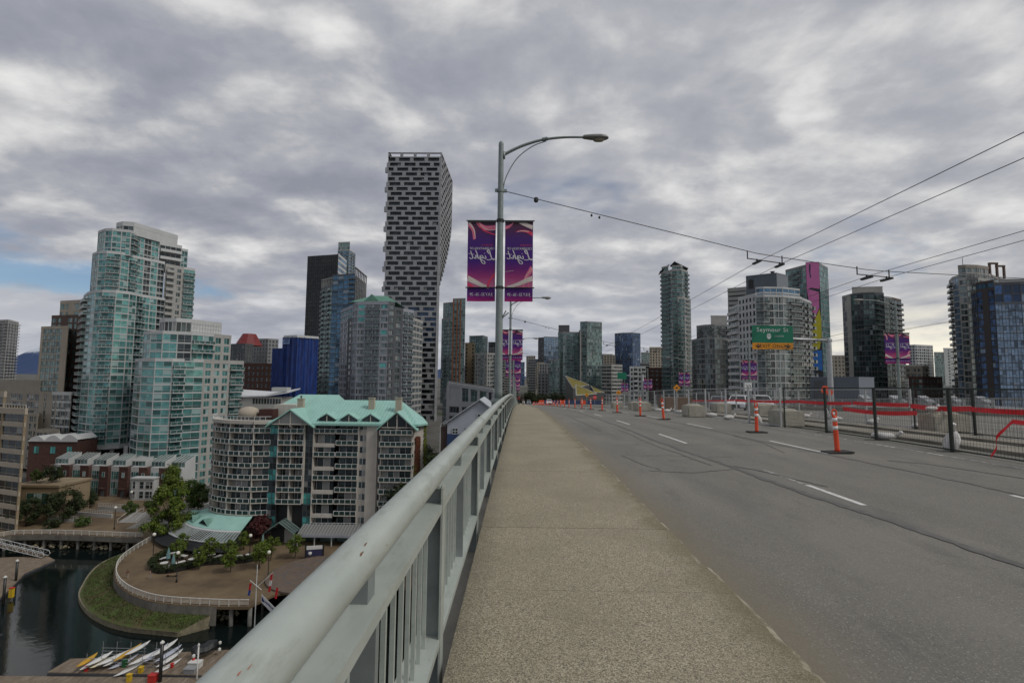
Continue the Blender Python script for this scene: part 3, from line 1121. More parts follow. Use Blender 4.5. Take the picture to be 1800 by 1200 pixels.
RIB_L = [('p', [(0.0, 0.03), (0.10, 0.07), (0.20, 0.13), (0.24, 0.235)], 0.17, 0.10, M_PINK), ('c', [(0.02, 0.02), (0.12, 0.06), (0.22, 0.12), (0.27, 0.215)], 0.07, 0.02, M_PALE),
         ('p', [(0.28, -0.02), (0.45, 0.06), (0.68, 0.095), (1.0, 0.085)], 0.13, 0.20, M_PINK), ('r', [(0.36, 0.03), (0.55, 0.115), (0.8, 0.155), (1.0, 0.175)], 0.05, 0.05, M_RED),
         ('c', [(0.34, 0.0), (0.5, 0.075), (0.75, 0.115), (1.0, 0.115)], 0.018, 0.018, M_PALE),
         ('r', [(0.0, 0.67), (0.2, 0.74), (0.5, 0.80), (0.62, 0.833)], 0.03, 0.03, M_RED), ('c', [(0.0, 0.715), (0.28, 0.76), (0.55, 0.805), (0.78, 0.83)], 0.21, 0.10, M_PALE),
         ('r', [(1.0, 0.66), (0.86, 0.72), (0.76, 0.78), (0.74, 0.83)], 0.07, 0.09, M_RED), ('r', [(0.0, 0.79), (0.12, 0.805), (0.22, 0.83)], 0.12, 0.06, M_RED)]
RIB_R = [('p', [(0.0, 0.085), (0.12, 0.075), (0.22, 0.05), (0.30, 0.02)], 0.14, 0.03, M_PINK), ('c', [(0.48, 0.0), (0.62, 0.03), (0.8, 0.055), (1.0, 0.085)], 0.12, 0.16, M_PALE),
         ('r', [(0.38, 0.14), (0.55, 0.125), (0.8, 0.135), (1.0, 0.17)], 0.02, 0.15, M_RED), ('p', [(0.45, 0.135), (0.65, 0.125), (0.85, 0.135)], 0.02, 0.03, M_PALE),
         ('p', [(1.0, 0.58), (0.84, 0.66), (0.72, 0.74), (0.66, 0.83)], 0.20, 0.06, M_PINK), ('c', [(1.0, 0.585), (0.80, 0.67), (0.68, 0.76)], 0.02, 0.02, M_PALE),
         ('c', [(1.0, 0.715), (0.7, 0.755), (0.4, 0.795), (0.08, 0.825)], 0.20, 0.08, M_PALE), ('p', [(0.88, 0.76), (0.84, 0.80), (0.85, 0.83)], 0.05, 0.05, M_PINK),
         ('p', [(0.02, 0.635), (0.2, 0.625), (0.32, 0.62)], 0.01, 0.01, M_PALE)]
SCRIPT = [([(0.20, 0.72), (0.275, 0.90), (0.235, 1.0), (0.18, 0.86), (0.14, 0.6), (0.09, 0.38), (0.02, 0.29), (-0.02, 0.35), (0.07, 0.36), (0.19, 0.29), (0.30, 0.30)], 0.035),
          ([(0.355, 0.60), (0.325, 0.42), (0.36, 0.36), (0.43, 0.48)], 0.028), ([(0.375, 0.73), (0.385, 0.76)], 0.035),
          ([(0.545, 0.58), (0.47, 0.60), (0.44, 0.46), (0.49, 0.40), (0.555, 0.58), (0.53, 0.30), (0.46, 0.05), (0.37, 0.02), (0.38, 0.17), (0.50, 0.30), (0.62, 0.44)], 0.03),
          ([(0.735, 1.0), (0.66, 0.66), (0.62, 0.36), (0.665, 0.55), (0.72, 0.60), (0.71, 0.44), (0.75, 0.38), (0.80, 0.47)], 0.03),
          ([(0.93, 0.93), (0.86, 0.60), (0.845, 0.42), (0.90, 0.36), (0.97, 0.44)], 0.03), ([(0.78, 0.67), (0.90, 0.70), (1.0, 0.74)], 0.022)]


def flat_part(name, vs, fs, m, parent, off, mirror=False):
    V = [(((W - x) if mirror else x), sway((W - x) if mirror else x, z) - off, z) for x, z in vs]
    return MB().add(V, fs).build(name, m, parent)


def lettering(txt, size, cx, cv, m, parent, spacing=1.0, off=0.006):
    me = text_mesh(txt, size, spacing=spacing)
    for v in me.vertices:          # printed for the far side: reads mirrored from here
        x = W * cx - v.co.x
        z = -H * cv + v.co.y
        v.co = (x, sway(x, z) - off, z)
    me.materials.append(m)
    return link('lettering', me, parent)


def make_banner(side):
    t = thing('banner', 'banner', 'banner')
    nx, nz = 8, 24
    vs, fs = [], []
    for j in range(nz + 1):
        for i in range(nx + 1):
            x, z = W * i / nx, -H * j / nz
            vs.append((x, sway(x, z), z))
    for j in range(nz):
        for i in range(nx):
            a = j * (nx + 1) + i
            fs.append((a, a + nx + 1, a + nx + 2, a + 1))
    n0 = len(vs)
    vs += [(x, y + 0.003, z) for x, y, z in vs]
    fs += [tuple(reversed([q + n0 for q in f])) for f in fs]
    MB().add(vs, fs).build('cloth', M_BANNER, t, True)
    MB().box((-0.01, -0.03, -0.07), (W + 0.01, 0.03, 0.015)).build('top_sleeve', M_BLACK, t)
    for kk, (nm, pts, w0, w1, m) in enumerate(RIB_L if side < 0 else RIB_R):
        rv, rf = ribbon(pts, w0, w1)
        flat_part('printed_ribbon', rv, rf, m, t, 0.002 + 0.0004 * kk)
    lettering('HONDA', 0.10, 0.70 if side < 0 else 0.74, 0.308, M_RED, t, 1.3)
    lettering('CELEBRATION OF', 0.125, 0.52, 0.350, M_PRINT, t, 0.93)
    lm = MB()
    for pts, w in SCRIPT:
        P = catmull([(a, b, 0) for a, b in pts], 7)
        lv, lf = [], []
        for i, p in enumerate(P):
            q, r = P[min(i + 1, len(P) - 1)], P[max(i - 1, 0)]
            tt = Vector((q.x - r.x, (q.y - r.y) * 0.6, 0))
            if tt.length < 1e-6:
                tt = Vector((1, 0, 0))
            tt.normalize()
            for s in (1, -1):
                x = W * (0.96 - 0.92 * p.x) + tt.y * w * s * 0.5 * (0.7 + 0.6 * abs(tt.y))
                z = -H * 0.54 + p.y * 0.54 + tt.x * w * s * 0.5 * (0.7 + 0.6 * abs(tt.y))
                lv.append((x, sway(x, z) - 0.007, z))
        lf = [(2 * i, 2 * i + 1, 2 * i + 3, 2 * i + 2) for i in range(len(P) - 1)]
        lm.add(lv, lf)
    lm.build('lettering', M_PRINT, t)
    lettering('JULY 22 - 26 - 29', 0.155, 0.5, 0.915, M_PRINT, t, 0.82)
    return t


bl, br = make_banner(-1), make_banner(1)
which = ['the nearest lamp post', 'the second lamp post on the left', 'the third lamp post on the left', 'the fourth lamp post on the left', 'the fifth lamp post on the left', 'the farthest lamp post on the left']
whichr = ['the lamp post before the pale sky gap', 'the lamp post before the white apartment block', 'the lamp post before the slim glass tower',
          'the lamp post by the green street sign', 'the farthest lamp post on the right']
first = True
for side_name, lst, wh in (('l', LAMPS_L, which), ('r', LAMPS_R, whichr)):
    for o, wname in zip(lst, wh):
        for s, src in ((-1, bl), (1, br)):
            lb = 'purple festival banner, %s side of %s' % ('left' if s < 0 else 'right', wname)
            x = o.location.x + (-0.17 - W if s < 0 else 0.19)
            loc = (x, o.location.y - 0.0, o.location.z + 7.83)
            if not src.get('group'):
                src.location = loc
                src['label'] = lb
                src['group'] = 'festival banners on the lamp posts'
            else:
                c = copy_tree(src, loc, 0.0, lb)

# ---- overhead wires
def wire(name, pts, label, r=0.012):
    o = MB().tube(pts, r, 5).build(name, M_CABLE)
    return tag(o, label, 'wire', 'trolley wires over the bridge')


def sag_pts(a, b, sag, n=16):
    a, b = Vector(a), Vector(b)
    return [a.lerp(b, i / n) - Vector((0, 0, sag * 4 * (i / n) * (1 - i / n))) for i in range(n + 1)]


SPANX = [(-0.6, 9.0), (9.0, 6.62), (9.85, 6.48), (13.1, 6.02), (13.84, 5.96), (19.0, 5.72), (24.0, 5.85), (27.0, 6.3), (38.3, 9.0)]
for i, y in enumerate(LAMP_Y):
    lb = ['nearest cable slung across the road from the lamp post', 'second cable slung across the road, from the second lamp post', 'third cable slung across the road',
          'fourth cable slung across the road', 'fifth cable slung across the road', 'farthest cable slung across the road'][i]
    sp = thing('span_wire', lb, 'wire', (0, y, deck(y)), 0, 'span wires')
    rr = 0.014 if i == 0 else 0.02
    MB().tube([(x, 0, z) for x, z in SPANX], rr, 6).build('cable', M_CABLE, sp)
    for j, (x, z, s) in enumerate(((0.62, 8.66, 0.11), (2.75, 8.06, 0.05), (3.05, 7.98, 0.05))):
        MB().lathe((x, 0, z), [(0.02, -s), (s * 0.8, -s * 0.6), (s * 0.8, s * 0.6), (0.02, s)], 8).build('insulator', M_CABLE, sp)
    for (xa, za, xb, zb) in ((9.0, 6.6, 9.85, 6.48), (13.1, 6.02, 13.84, 5.97), (24.0, 5.85, 24.8, 5.95), (27.2, 6.3, 28.0, 6.5)):
        h = MB()
        h.tube([(xa - 0.35, 0, za + 0.12), (xa - 0.35, 0, za - 0.2)], 0.022, 5)
        h.tube([(xa - 0.35, 0, za - 0.18), (xb + 0.1, 0, zb - 0.24)], 0.022, 5)
        h.tube([(xb + 0.1, 0, zb + 0.05), (xb + 0.1, 0, zb - 0.26)], 0.022, 5)
        for xx, zz in ((xa, za), (xb, zb)):
            h.box((xx - 0.05, -0.28, zz - 0.36), (xx + 0.05, 0.28, zz - 0.29))
            h.tube([(xx, 0, zz - 0.2), (xx, 0, zz - 0.32)], 0.03, 5)
        h.build('hanger', M_CABLE, sp)
for (x, z, nm) in ((9.0, 6.28, 'leftmost trolley wire running up the bridge'), (9.85, 6.2, 'second trolley wire from the left running up the bridge'),
                   (13.1, 5.76, 'third trolley wire from the left running up the bridge'), (13.84, 5.72, 'fourth trolley wire from the left running up the bridge'),
                   (27.2, 6.08, 'fifth trolley wire from the left, over the far lanes'), (28.0, 6.28, 'rightmost trolley wire, over the far lanes')):
    pts = [(x, -12.0, z)]
    ya = -12.0
    for y in LAMP_Y:
        seg = sag_pts((x, ya, deck(max(ya, 0)) + z), (x, y, deck(y) + z), 0.06, 8)
        pts += [tuple(p) for p in seg[1:]]
        ya = y
    wire('trolley_wire', pts, nm, 0.0095)

# ---- delineator posts
def make_delineator():
    t = thing('delineator_post', 'd', 'traffic post')
    MB().box((-0.33, -0.2, 0.0), (0.33, 0.2, 0.045)).build('rubber_base', M_RUBBER, t)
    MB().lathe((0, 0, 0), [(0.075, 0.04), (0.062, 0.10), (0.060, 0.5), (0.056, 0.97), (0.045, 1.0)], 14).build('tube', M_ORANGE, t, True)
    for z in (0.62, 0.84):
        MB().lathe((0, 0, 0), [(0.0615, z), (0.0605, z + 0.10)], 14).build('reflective_band', M_REFL, t, True)
    mb = MB()
    mb.tube(catmull([(-0.045, 0, 0.98), (-0.055, 0, 1.10), (0, 0, 1.17), (0.055, 0, 1.10), (0.045, 0, 0.98)], 5), 0.02, 6)
    mb.build('grab_loop', M_ORANGE, t, True)
    return t


dl = make_delineator()
DEL = [(8.64, 13.53), (9.3, 19.4), (8.05, 27.4), (7.75, 31.4), (7.45, 37.2), (7.3, 43.0), (7.2, 49.0), (7.1, 55.0), (7.0, 61), (6.9, 67), (6.85, 73), (6.8, 79), (6.8, 85), (6.75, 91),
       (6.7, 98), (6.6, 106), (6.5, 114), (6.4, 123), (6.3, 132), (6.2, 142)]
rk = random.Random(11)
for i, (x, y) in enumerate(DEL):
    lb = ['orange and white traffic post standing nearest, in front of the black fence', 'orange traffic post standing left of the large concrete block',
          'leaning orange traffic post, third along the lane', 'orange traffic post, fourth along the lane', 'orange traffic post, fifth along the lane'][i] if i < 5 else \
        'orange traffic post far along the lane, %s of the row' % ORD[i]
    loc = (x, y, deck(y) - 0.194)
    o = dl if i == 0 else copy_tree(dl, loc, rk.uniform(-0.3, 0.3), lb)
    if i == 0:
        dl.location = loc
        dl['label'] = lb
        dl['group'] = 'orange traffic posts along the lane'
    o.rotation_euler = (rk.uniform(-.03, .03), -0.045 if i == 0 else (-0.09 if i == 2 else rk.uniform(-.03, .03)), rk.uniform(-0.15, 0.15))

# ---- temporary fence panels
def make_panel(frame_mat, wire_mat, L=2.96, Hh=1.78, wr=0.0019, step=0.09, r=0.024):
    t = thing('fence_panel', 'f', 'fence panel')
    for x in (0.0, L):
        MB().box((x - r, -r, 0.0), (x + r, r, Hh)).build('post', frame_mat, t)
    for z in (0.06, Hh - r):
        MB().box((r, -0.018, z - 0.02), (L - r, 0.018, z + 0.02)).build('rail', frame_mat, t)
    mb = MB()
    n = int(L / step)
    for i in range(1, n):
        x = L * i / n
        mb.box((x - wr, -wr, 0.08), (x + wr, wr, Hh - 0.045))
    for i in range(1, 10):
        z = 0.08 + (Hh - 0.13) * i / 10
        mb.box((r, wr, z - wr), (L - r, wr * 3, z + wr))
    mb.build('wire_infill', wire_mat, t, kind='stuff')
    MB().box((-0.04, -0.38, 0.0), (0.04, 0.38, 0.012)).build('foot', frame_mat, t)
    return t


M_WIRE_D = mat('black_wire', (0.02, 0.024, 0.022), 0.5, var=0.1)
M_WIRE_G = mat('galvanised_wire', (0.33, 0.34, 0.345), 0.5, 0.4, var=0.1)
M_GALVL = mat('fence_galvanised', (0.46, 0.475, 0.48), 0.45, 0.3, var=0.12, vscale=3)
pd = make_panel(M_DARKGREEN, M_WIRE_D)
pg = make_panel(M_GALVL, M_WIRE_G, wr=0.0014, step=0.12, r=0.030)


def run_panels(src, pts, labels, group):
    for (a, b), lb in zip(zip(pts, pts[1:]), labels):
        ang = math.atan2(b[1] - a[1], b[0] - a[0])
        loc = (a[0], a[1], deck(a[1]) - 0.196)
        if not src.get('group'):
            o = src
            o['group'] = group
            o.location = loc
            o['label'] = lb
        else:
            o = copy_tree(src, loc, ang, lb)
        L = math.hypot(b[0] - a[0], b[1] - a[1])
        slope = math.atan2(deck(b[1]) - deck(a[1]), L)
        o.rotation_euler = (0, -slope, ang)
        o.scale = ((L - 0.055) / 2.96, 1, 1)


run_panels(pd, [(11.95, 8.0), (12.05, 11.0), (12.14, 14.05), (12.2, 17.05), (12.2, 19.75), (11.95, 22.35)],
           ['black mesh fence panel at the right edge of the picture, nearest of all', 'black mesh fence panel with the loose red tape, front row',
            'black mesh fence panel in front of the far concrete block, front row', 'black mesh fence panel behind the nearest orange post, front row',
            'last black mesh panel of the front row, before the big concrete block'], 'black fence panels')
run_panels(pd, [(17.4, 10.6), (17.5, 13.5), (17.55, 16.4), (17.6, 19.3), (17.6, 22.2)],
           ['black mesh panel at the right edge, back row beyond the median', 'black mesh panel of the back row, second from the right edge',
            'black mesh panel of the back row behind the torn tape', 'black mesh panel of the back row beside the far concrete block'], 'black fence panels')
gx = [(11.9, 22.5), (11.75, 25.3), (11.85, 28.3), (11.8, 31.2), (11.75, 34.1), (11.7, 37.0), (11.75, 39.9), (11.8, 42.8), (11.9, 45.7), (12.0, 48.6), (12.1, 51.5), (12.2, 54.4), (12.3, 57.3), (12.4, 60.2), (12.5, 63.1), (12.6, 66), (12.7, 69), (12.8, 72)]
run_panels(pg, gx, ['silver mesh fence panel in the front row, %s of the silver ones' % ORD[i] for i in range(len(gx) - 1)], 'silver fence panels')
gx = [(17.6, 22.3)] + [(17.6 + 0.05 * (i % 3), 22.3 + 2.95 * i) for i in range(1, 15)]
run_panels(pg, gx, ['silver mesh fence panel in the back row, %s of the silver ones' % ORD[i] for i in range(len(gx) - 1)], 'silver fence panels')

# ---- sandbags on the fence feet
def make_bag(seed):
    r = random.Random(seed)
    mb = MB()
    n, mrings = 10, 6
    vs = []
    for i in range(mrings + 1):
        u = i / mrings
        rad = math.sin(math.pi * (0.06 + 0.88 * u)) ** 0.6
        for j in range(n):
            a = 2 * math.pi * j / n
            h = 0.11 * rad * math.sin(a)
            vs.append(((u - 0.5) * 0.55, 0.17 * rad * math.cos(a) * r.uniform(0.85, 1.1), 0.10 + (h if h > 0 else h * 0.85) * r.uniform(0.85, 1.15)))
    fs = []
    for i in range(mrings):
        for j in range(n):
            fs.append((i * n + j, (i + 1) * n + j, (i + 1) * n + (j + 1) % n, i * n + (j + 1) % n))
    fs += [tuple(range(n)), tuple(reversed(range(mrings * n, (mrings + 1) * n)))]
    mb.add(vs, fs)
    mb.tube([(0.24, 0, 0.1), (0.33, 0.01, 0.17), (0.40, -0.03, 0.24)], [0.05, 0.035, 0.06], 7)
    return mb.mesh('sandbag', M_SAND, True)


bags = [make_bag(s) for s in (1, 2, 3)]
BAG = [(12.45, 14.3, 'upright', 0.3), (12.5, 17.1, 'flat', -0.6), (12.6, 19.9, 'upright', 0.4), (12.0, 25.1, 'upright', 2.6), (12.0, 28.3, 'flat', 0.4), (12.1, 31.1, 'flat', 2.7), (12.0, 33.9, 'flat', 0.1), (12.0, 36.9, 'flat', 2.2),
       (12.0, 39.9, 'flat', 0.6), (12.1, 42.7, 'flat', 0.2), (12.2, 48.6, 'flat', 2.0), (12.3, 54.2, 'flat', 0.4), (12.5, 60.2, 'flat', 0.0), (17.9, 22.3, 'flat', 0.1), (17.9, 25.2, 'flat', 0.5), (17.95, 28.2, 'flat', 2.9), (18, 31.2, 'flat', 0.3), (18.0, 37.1, 'flat', 0.8), (17.8, 16.5, 'flat', 0.5),
       (17.9, 34.2, 'flat', 0.2)]
for i, (x, y, st, rz) in enumerate(BAG):
    row = 'front' if x < 15 else 'back'
    nth = sum(1 for q in BAG[:i] if (q[0] < 15) == (x < 15))
    o = link('sandbag', bags[i % 3], None, (x, y, deck(y) - 0.19))
    o.rotation_euler = (0, -1.15 if st == 'upright' else 0.0, rz)
    if st == 'upright':
        o.location.z += 0.18
    o.scale = (1.25, 1.25, 1.25)
    tag(o, 'white sandbag %s at the %s fence row, %s of its row' % ('propped up' if st == 'upright' else 'lying', row, ORD[nth]), 'sandbag', 'sandbags on the fence feet')
o = link('sandbag', bags[1], None, (17.0, 20.5, deck(20) + 0.66))
o.rotation_euler = (0, 0, 0.3)
tag(o, 'white sandbag lying on top of the far concrete block', 'sandbag', 'sandbags on the fence feet')

# ---- concrete barrier blocks with chamfered edges and a lifting key on top
def block(name, x, y, sx, sy, sz, rz, label, m=None):
    t = thing(name, label, 'block', (x, y, deck(y) - 0.196), rz, 'concrete blocks in the closed lane')
    bm = bmesh.new()
    bmesh.ops.create_cube(bm, size=1.0)
    for v in bm.verts:
        v.co = Vector((v.co.x * sx, v.co.y * sy, (v.co.z + 0.5) * sz))
    bmesh.ops.bevel(bm, geom=bm.edges[:], offset=0.055, segments=2, affect='EDGES')
    me = bpy.data.meshes.new('body')
    bm.to_mesh(me)
    bm.free()
    me.materials.append(m or M_BLOCK)
    link('body', me, t)
    if m is None:
        mb = MB()
        a, b2 = sx * 0.22, sy * 0.22
        mb.add([(-a * 1.5, -b2 * 1.5, sz - 0.002), (a * 1.5, -b2 * 1.5, sz - 0.002), (a * 1.5, b2 * 1.5, sz - 0.002), (-a * 1.5, b2 * 1.5, sz - 0.002),
                (-a, -b2, sz + 0.09), (a, -b2, sz + 0.09), (a, b2, sz + 0.09), (-a, b2, sz + 0.09)],
               [(4, 5, 6, 7), (0, 1, 5, 4), (1, 2, 6, 5), (2, 3, 7, 6), (3, 0, 4, 7)])
        mb.build('lifting_key', M_BLOCK, t)
        MB().tube([(-0.08, 0, sz + 0.07), (-0.06, 0, sz + 0.17), (0.06, 0, sz + 0.17), (0.08, 0, sz + 0.07)], 0.012, 6).build('lifting_eye', M_GALV, t)
    return t


block('concrete_block', 12.5, 23.2, 1.05, 1.2, 0.72, 0.1, 'large pale concrete block right of the second orange post')
block('concrete_block', 17.55, 20.6, 1.6, 0.8, 0.74, 0.06, 'long pale concrete block behind the black fence with a sandbag on it')
block('concrete_block', 11.1, 31.4, 1.1, 1.2, 0.72, 0.05, 'pale concrete block left of the silver fence, third nearest')
block('concrete_block', 16.2, 39.6, 1.2, 1.2, 0.75, 0.0, 'pale concrete block in front of the white cars')
block('concrete_block', 16.9, 34.2, 1.4, 1.2, 0.75, 0.08, 'pale concrete block half hidden behind the large one')
block('concrete_block', 11.9, 50.0, 1.3, 1.3, 0.75, 0.0, 'small distant concrete block left of the brown box')
block('concrete_block', 12.0, 60.0, 1.3, 1.3, 0.75, 0.0, 'distant concrete block beside the far orange posts')
block('concrete_block', 11.0, 44.0, 1.3, 1.2, 0.75, 0.1, 'distant concrete block behind the yellow diamond sign')
M_RUST = mat('rusty_steel', (0.13, 0.085, 0.055), 0.75, 0.2, var=0.35, vscale=3, streak=0.5)
block('steel_bin', 14.6, 46.0, 2.7, 1.6, 1.25, 0.1, 'rusty brown steel bin standing in the closed lane', M_RUST)
# raised strip of the closed median: worn slab between the fence rows
M_MED = mat('median_slab', (0.20, 0.185, 0.15), 0.85, var=0.35, vscale=1.2, bump=0.3, bscale=12)
for xa, xb, nm in ((13.2, 14.6, 'median_strip'), (15.6, 16.5, 'median_strip')):
    mb = MB()
    ys = [y for y in YS if 5 <= y <= 120]
    for a, b in zip(ys, ys[1:]):
        mb.add([(xa, a, deck(a) - 0.10), (xb, a, deck(a) - 0.10), (xb, b, deck(b) - 0.10), (xa, b, deck(b) - 0.10), (xa, a, deck(a) - 0.2), (xa, b, deck(b) - 0.2)], [(0, 1, 2, 3), (4, 0, 3, 5)])
    mb.build(nm, M_MED, kind='structure')

# ---- red caution tape and barrier boards tied along the fence
def tape(pts, w, label, name='caution_tape'):
    P = catmull(pts, 6)
    r = random.Random(len(label))
    vs, fs = [], []
    for i, p in enumerate(P):
        tw = 0.25 * math.sin(i * 0.35)
        d = Vector((math.sin(tw) * 0.5, 0, math.cos(tw)))
        vs += [p + d * w / 2, p - d * w / 2]
    fs = [(2 * i, 2 * i + 1, 2 * i + 3, 2 * i + 2) for i in range(len(P) - 1)]
    vs2 = [v + Vector((0.004, 0.004, 0)) for v in vs]
    o = MB().add(vs, fs).add(vs2, [tuple(reversed(f)) for f in fs]).build(name, M_REDTAPE)
    return tag(o, label, 'tape', 'red tape on the fences')


def zt(y, h):
    return deck(y) - 0.2 + h


def line(x, ya, yb, h, sag):
    return [(x, ya + (yb - ya) * t, zt(ya + (yb - ya) * t, h) - sag * 4 * t * (1 - t)) for t in (0, .25, .5, .75, 1)]


tape(line(17.5, 19.3, 16.45, 1.00, 0.03), 0.18, 'red tape tied to the back fence, third stretch from the right')
tape(line(17.48, 16.4, 13.6, 0.98, 0.05), 0.18, 'red tape tied to the back fence, second stretch from the right')
tape(line(17.5, 22.2, 19.3, 1.02, 0.06), 0.2, 'red tape tied to the back fence behind the far concrete block')
tape(line(17.5, 26.0, 22.3, 1.05, 0.02), 0.18, 'red tape tied across the first silver panel of the back row')
tape(line(17.5, 31.0, 26.1, 1.03, 0.05), 0.18, 'red tape tied to the back row left of the paddle sign')
tape(line(17.5, 40.0, 31.1, 1.02, 0.06), 0.18, 'long red tape crossing in front of the white cars')
tape(line(17.5, 52.0, 40.1, 1.02, 0.06), 0.14, 'long red tape behind the brown steel bin')
tape(line(16.0, 24.5, 20.0, 0.80, 0.10), 0.18, 'slack red tape hanging lower behind the black fence')
tape(line(12.05, 8.4, 12.2, 0.98, 0.05), 0.11, 'red tape stretched along the nearest black panel')
tape([(12.05, 12.2, zt(12, 0.98)), (12.02, 12.35, zt(12, 0.80)), (11.98, 12.55, zt(12, 0.55)), (12.0, 12.6, zt(12, 0.28)), (11.95, 12.7, zt(12, 0.06))], 0.10, 'torn end of red tape dangling on the black fence')

# ---- signs
def text_part(txt, size, loc, m, parent, spacing=1.0, name='lettering'):
    me = text_mesh(txt, size, spacing=spacing)
    me.materials.append(m)
    o = link(name, me, parent, loc)
    o.rotation_euler = (math.pi / 2, 0, 0)
    return o


M_SGREEN = mat('sign_green', (0.0, 0.155, 0.085), 0.45, var=0.06)
M_SAMBER = mat('sign_amber', (0.66, 0.26, 0.008), 0.45, var=0.06)
M_SWHITE = mat('sign_white', (0.66, 0.68, 0.66), 0.45, var=0.04)
M_SBLACK = mat('sign_black', (0.012, 0.012, 0.012), 0.5, var=0.04)
GY = 57.0
g = thing('overhead_sign', 'green overhead street sign reading Seymour St on a grey mast arm', 'road sign', (35.9, GY, deck(GY) + 0.2))
mb = MB()
mb.lathe((0, 0, 0), [(0.34, -0.3), (0.32, 0.2), (0.26, 7.9), (0.22, 8.0)], 14)
mb.build('mast', M_GALV, g, True)
MB().tube([(0.3, 0, 7.7), (-4.0, 0, 7.85), (-8.8, 0, 7.95)], 0.17, 10, r1=0.11).build('arm', M_GALV, g, True)
sw, s0, s1, zm = 4.72, -8.95, -4.25, 7.28
pan = MB().box((s0, -0.30, 7.37), (s1, -0.24, 9.36)).build('sign_panel', M_SGREEN, g)
MB().box((s0 + 0.02, -0.31, 6.62), (s1 - 0.02, -0.25, 7.365)).build('exit_panel', M_SAMBER, g)
text_part('Seymour St', 0.70, ((s0 + s1) / 2, -0.312, 8.86), M_SWHITE, g, 1.12)
text_part('NORTH', 0.26, ((s0 + s1) / 2 + 0.75, -0.312, 8.12), M_SWHITE, g, 1.2)
text_part('EXIT ONLY', 0.56, ((s0 + s1) / 2, -0.322, 6.98), M_SBLACK, g, 1.12)
# crest shield
cr = MB()
cx, cz = (s0 + s1) / 2 - 0.42, 8.12
cr.add([(cx - .24, -.312, cz + .16), (cx - .24, -.312, cz - .10), (cx - .14, -.312, cz - .27), (cx, -.312, cz - .34), (cx + .14, -.312, cz - .27), (cx + .24, -.312, cz - .10), (cx + .24, -.312, cz + .16)], [(0, 1, 2, 3, 4, 5, 6)])
cr.add([(cx - .20, -.312, cz + .20), (cx + .20, -.312, cz + .20), (cx + .12, -.312, cz + .34), (cx, -.312, cz + .27), (cx - .12, -.312, cz + .34)], [(0, 1, 2, 3, 4)])
cr.build('crest', M_SWHITE, g)
MB().add([(cx - .15, -.315, cz + .09), (cx - .15, -.315, cz - .05), (cx - .05, -.315, cz - .05), (cx - .05, -.315, cz + .09),
          (cx + .05, -.315, cz + .09), (cx + .05, -.315, cz - .05), (cx + .15, -.315, cz - .05), (cx + .15, -.315, cz + .09)], [(0, 1, 2, 3), (4, 5, 6, 7)]).build('crest_field', M_SGREEN, g)
for ax in (s0 + 0.66, s1 - 0.62):
    am = MB()
    am.add([(ax - .07, -.322, 7.25), (ax - .07, -.322, 7.0), (ax + .07, -.322, 7.0), (ax + .07, -.322, 7.25)], [(0, 1, 2, 3)])
    am.add([(ax, -.3225, 6.72), (ax + .38, -.3225, 7.10), (ax + .22, -.3225, 7.10), (ax, -.3225, 6.93), (ax - .22, -.3225, 7.10), (ax - .38, -.3225, 7.10)], [(0, 1, 2, 3), (0, 3, 4, 5)])
    am.build('arrow', M_SBLACK, g)
for lx in (s0 + 1.3, s1 - 0.7):
    lm = MB()
    lm.tube([(lx, -0.1, 9.3), (lx, -0.5, 9.62), (lx, -0.9, 9.68)], 0.03, 6)
    lm.box((lx - 0.3, -1.15, 9.62), (lx + 0.3, -0.75, 9.76))
    lm.build('sign_light', M_GALV, g)
# distant green sign beside the white low block
g2 = thing('overhead_sign', 'small green road sign on a mast far down the right side', 'road sign', (37.0, 146.5, deck(146)))
MB().lathe((0, 0, 0), [(0.3, 0), (0.22, 9.2)], 10).build('mast', M_GALV, g2, True)
MB().tube([(0, 0, 8.6), (-7.0, 0, 8.8)], 0.14, 8).build('arm', M_GALV, g2)
MB().box((-7.6, -0.3, 7.6), (-4.9, -0.24, 9.6)).build('sign_panel', M_SGREEN, g2)


def diamond(x, y, h, s, label, m, deckz=True):
    t = thing('warning_sign', label, 'road sign', (x, y, deck(y) - 0.2))
    MB().box((-0.03, -0.02, 0), (0.03, 0.02, h + 0.1)).build('post', M_GALV, t)
    MB().add([(0, -0.03, h - s), (s, -0.03, h), (0, -0.03, h + s), (-s, -0.03, h), (0, -0.025, h - s), (s, -0.025, h), (0, -0.025, h + s), (-s, -0.025, h)],
             [(0, 1, 2, 3), (7, 6, 5, 4), (0, 4, 5, 1), (1, 5, 6, 2), (2, 6, 7, 3), (3, 7, 4, 0)]).build('plate', m, t)
    s2 = s * 0.93
    mb = MB()
    mb.add([(-s * 0.38, -0.034, h - s * 0.12), (s * 0.38, -0.034, h - s * 0.12), (s * 0.38, -0.034, h + s * 0.03), (0, -0.034, h + s * 0.28), (-s * 0.38, -0.034, h + s * 0.03)], [(0, 1, 2, 3, 4)])
    mb.build('symbol', M_SBLACK, t)
    return t


diamond(12.6, 39.3, 1.95, 0.30, 'amber diamond warning sign on a thin post behind the silver fence', M_SAMBER)
diamond(12.9, 63.5, 2.0, 0.36, 'second amber diamond sign, farther down the fence line', M_SAMBER)
diamond(13.2, 95.0, 2.2, 0.42, 'third amber diamond sign, small and far down the bridge', M_SAMBER)
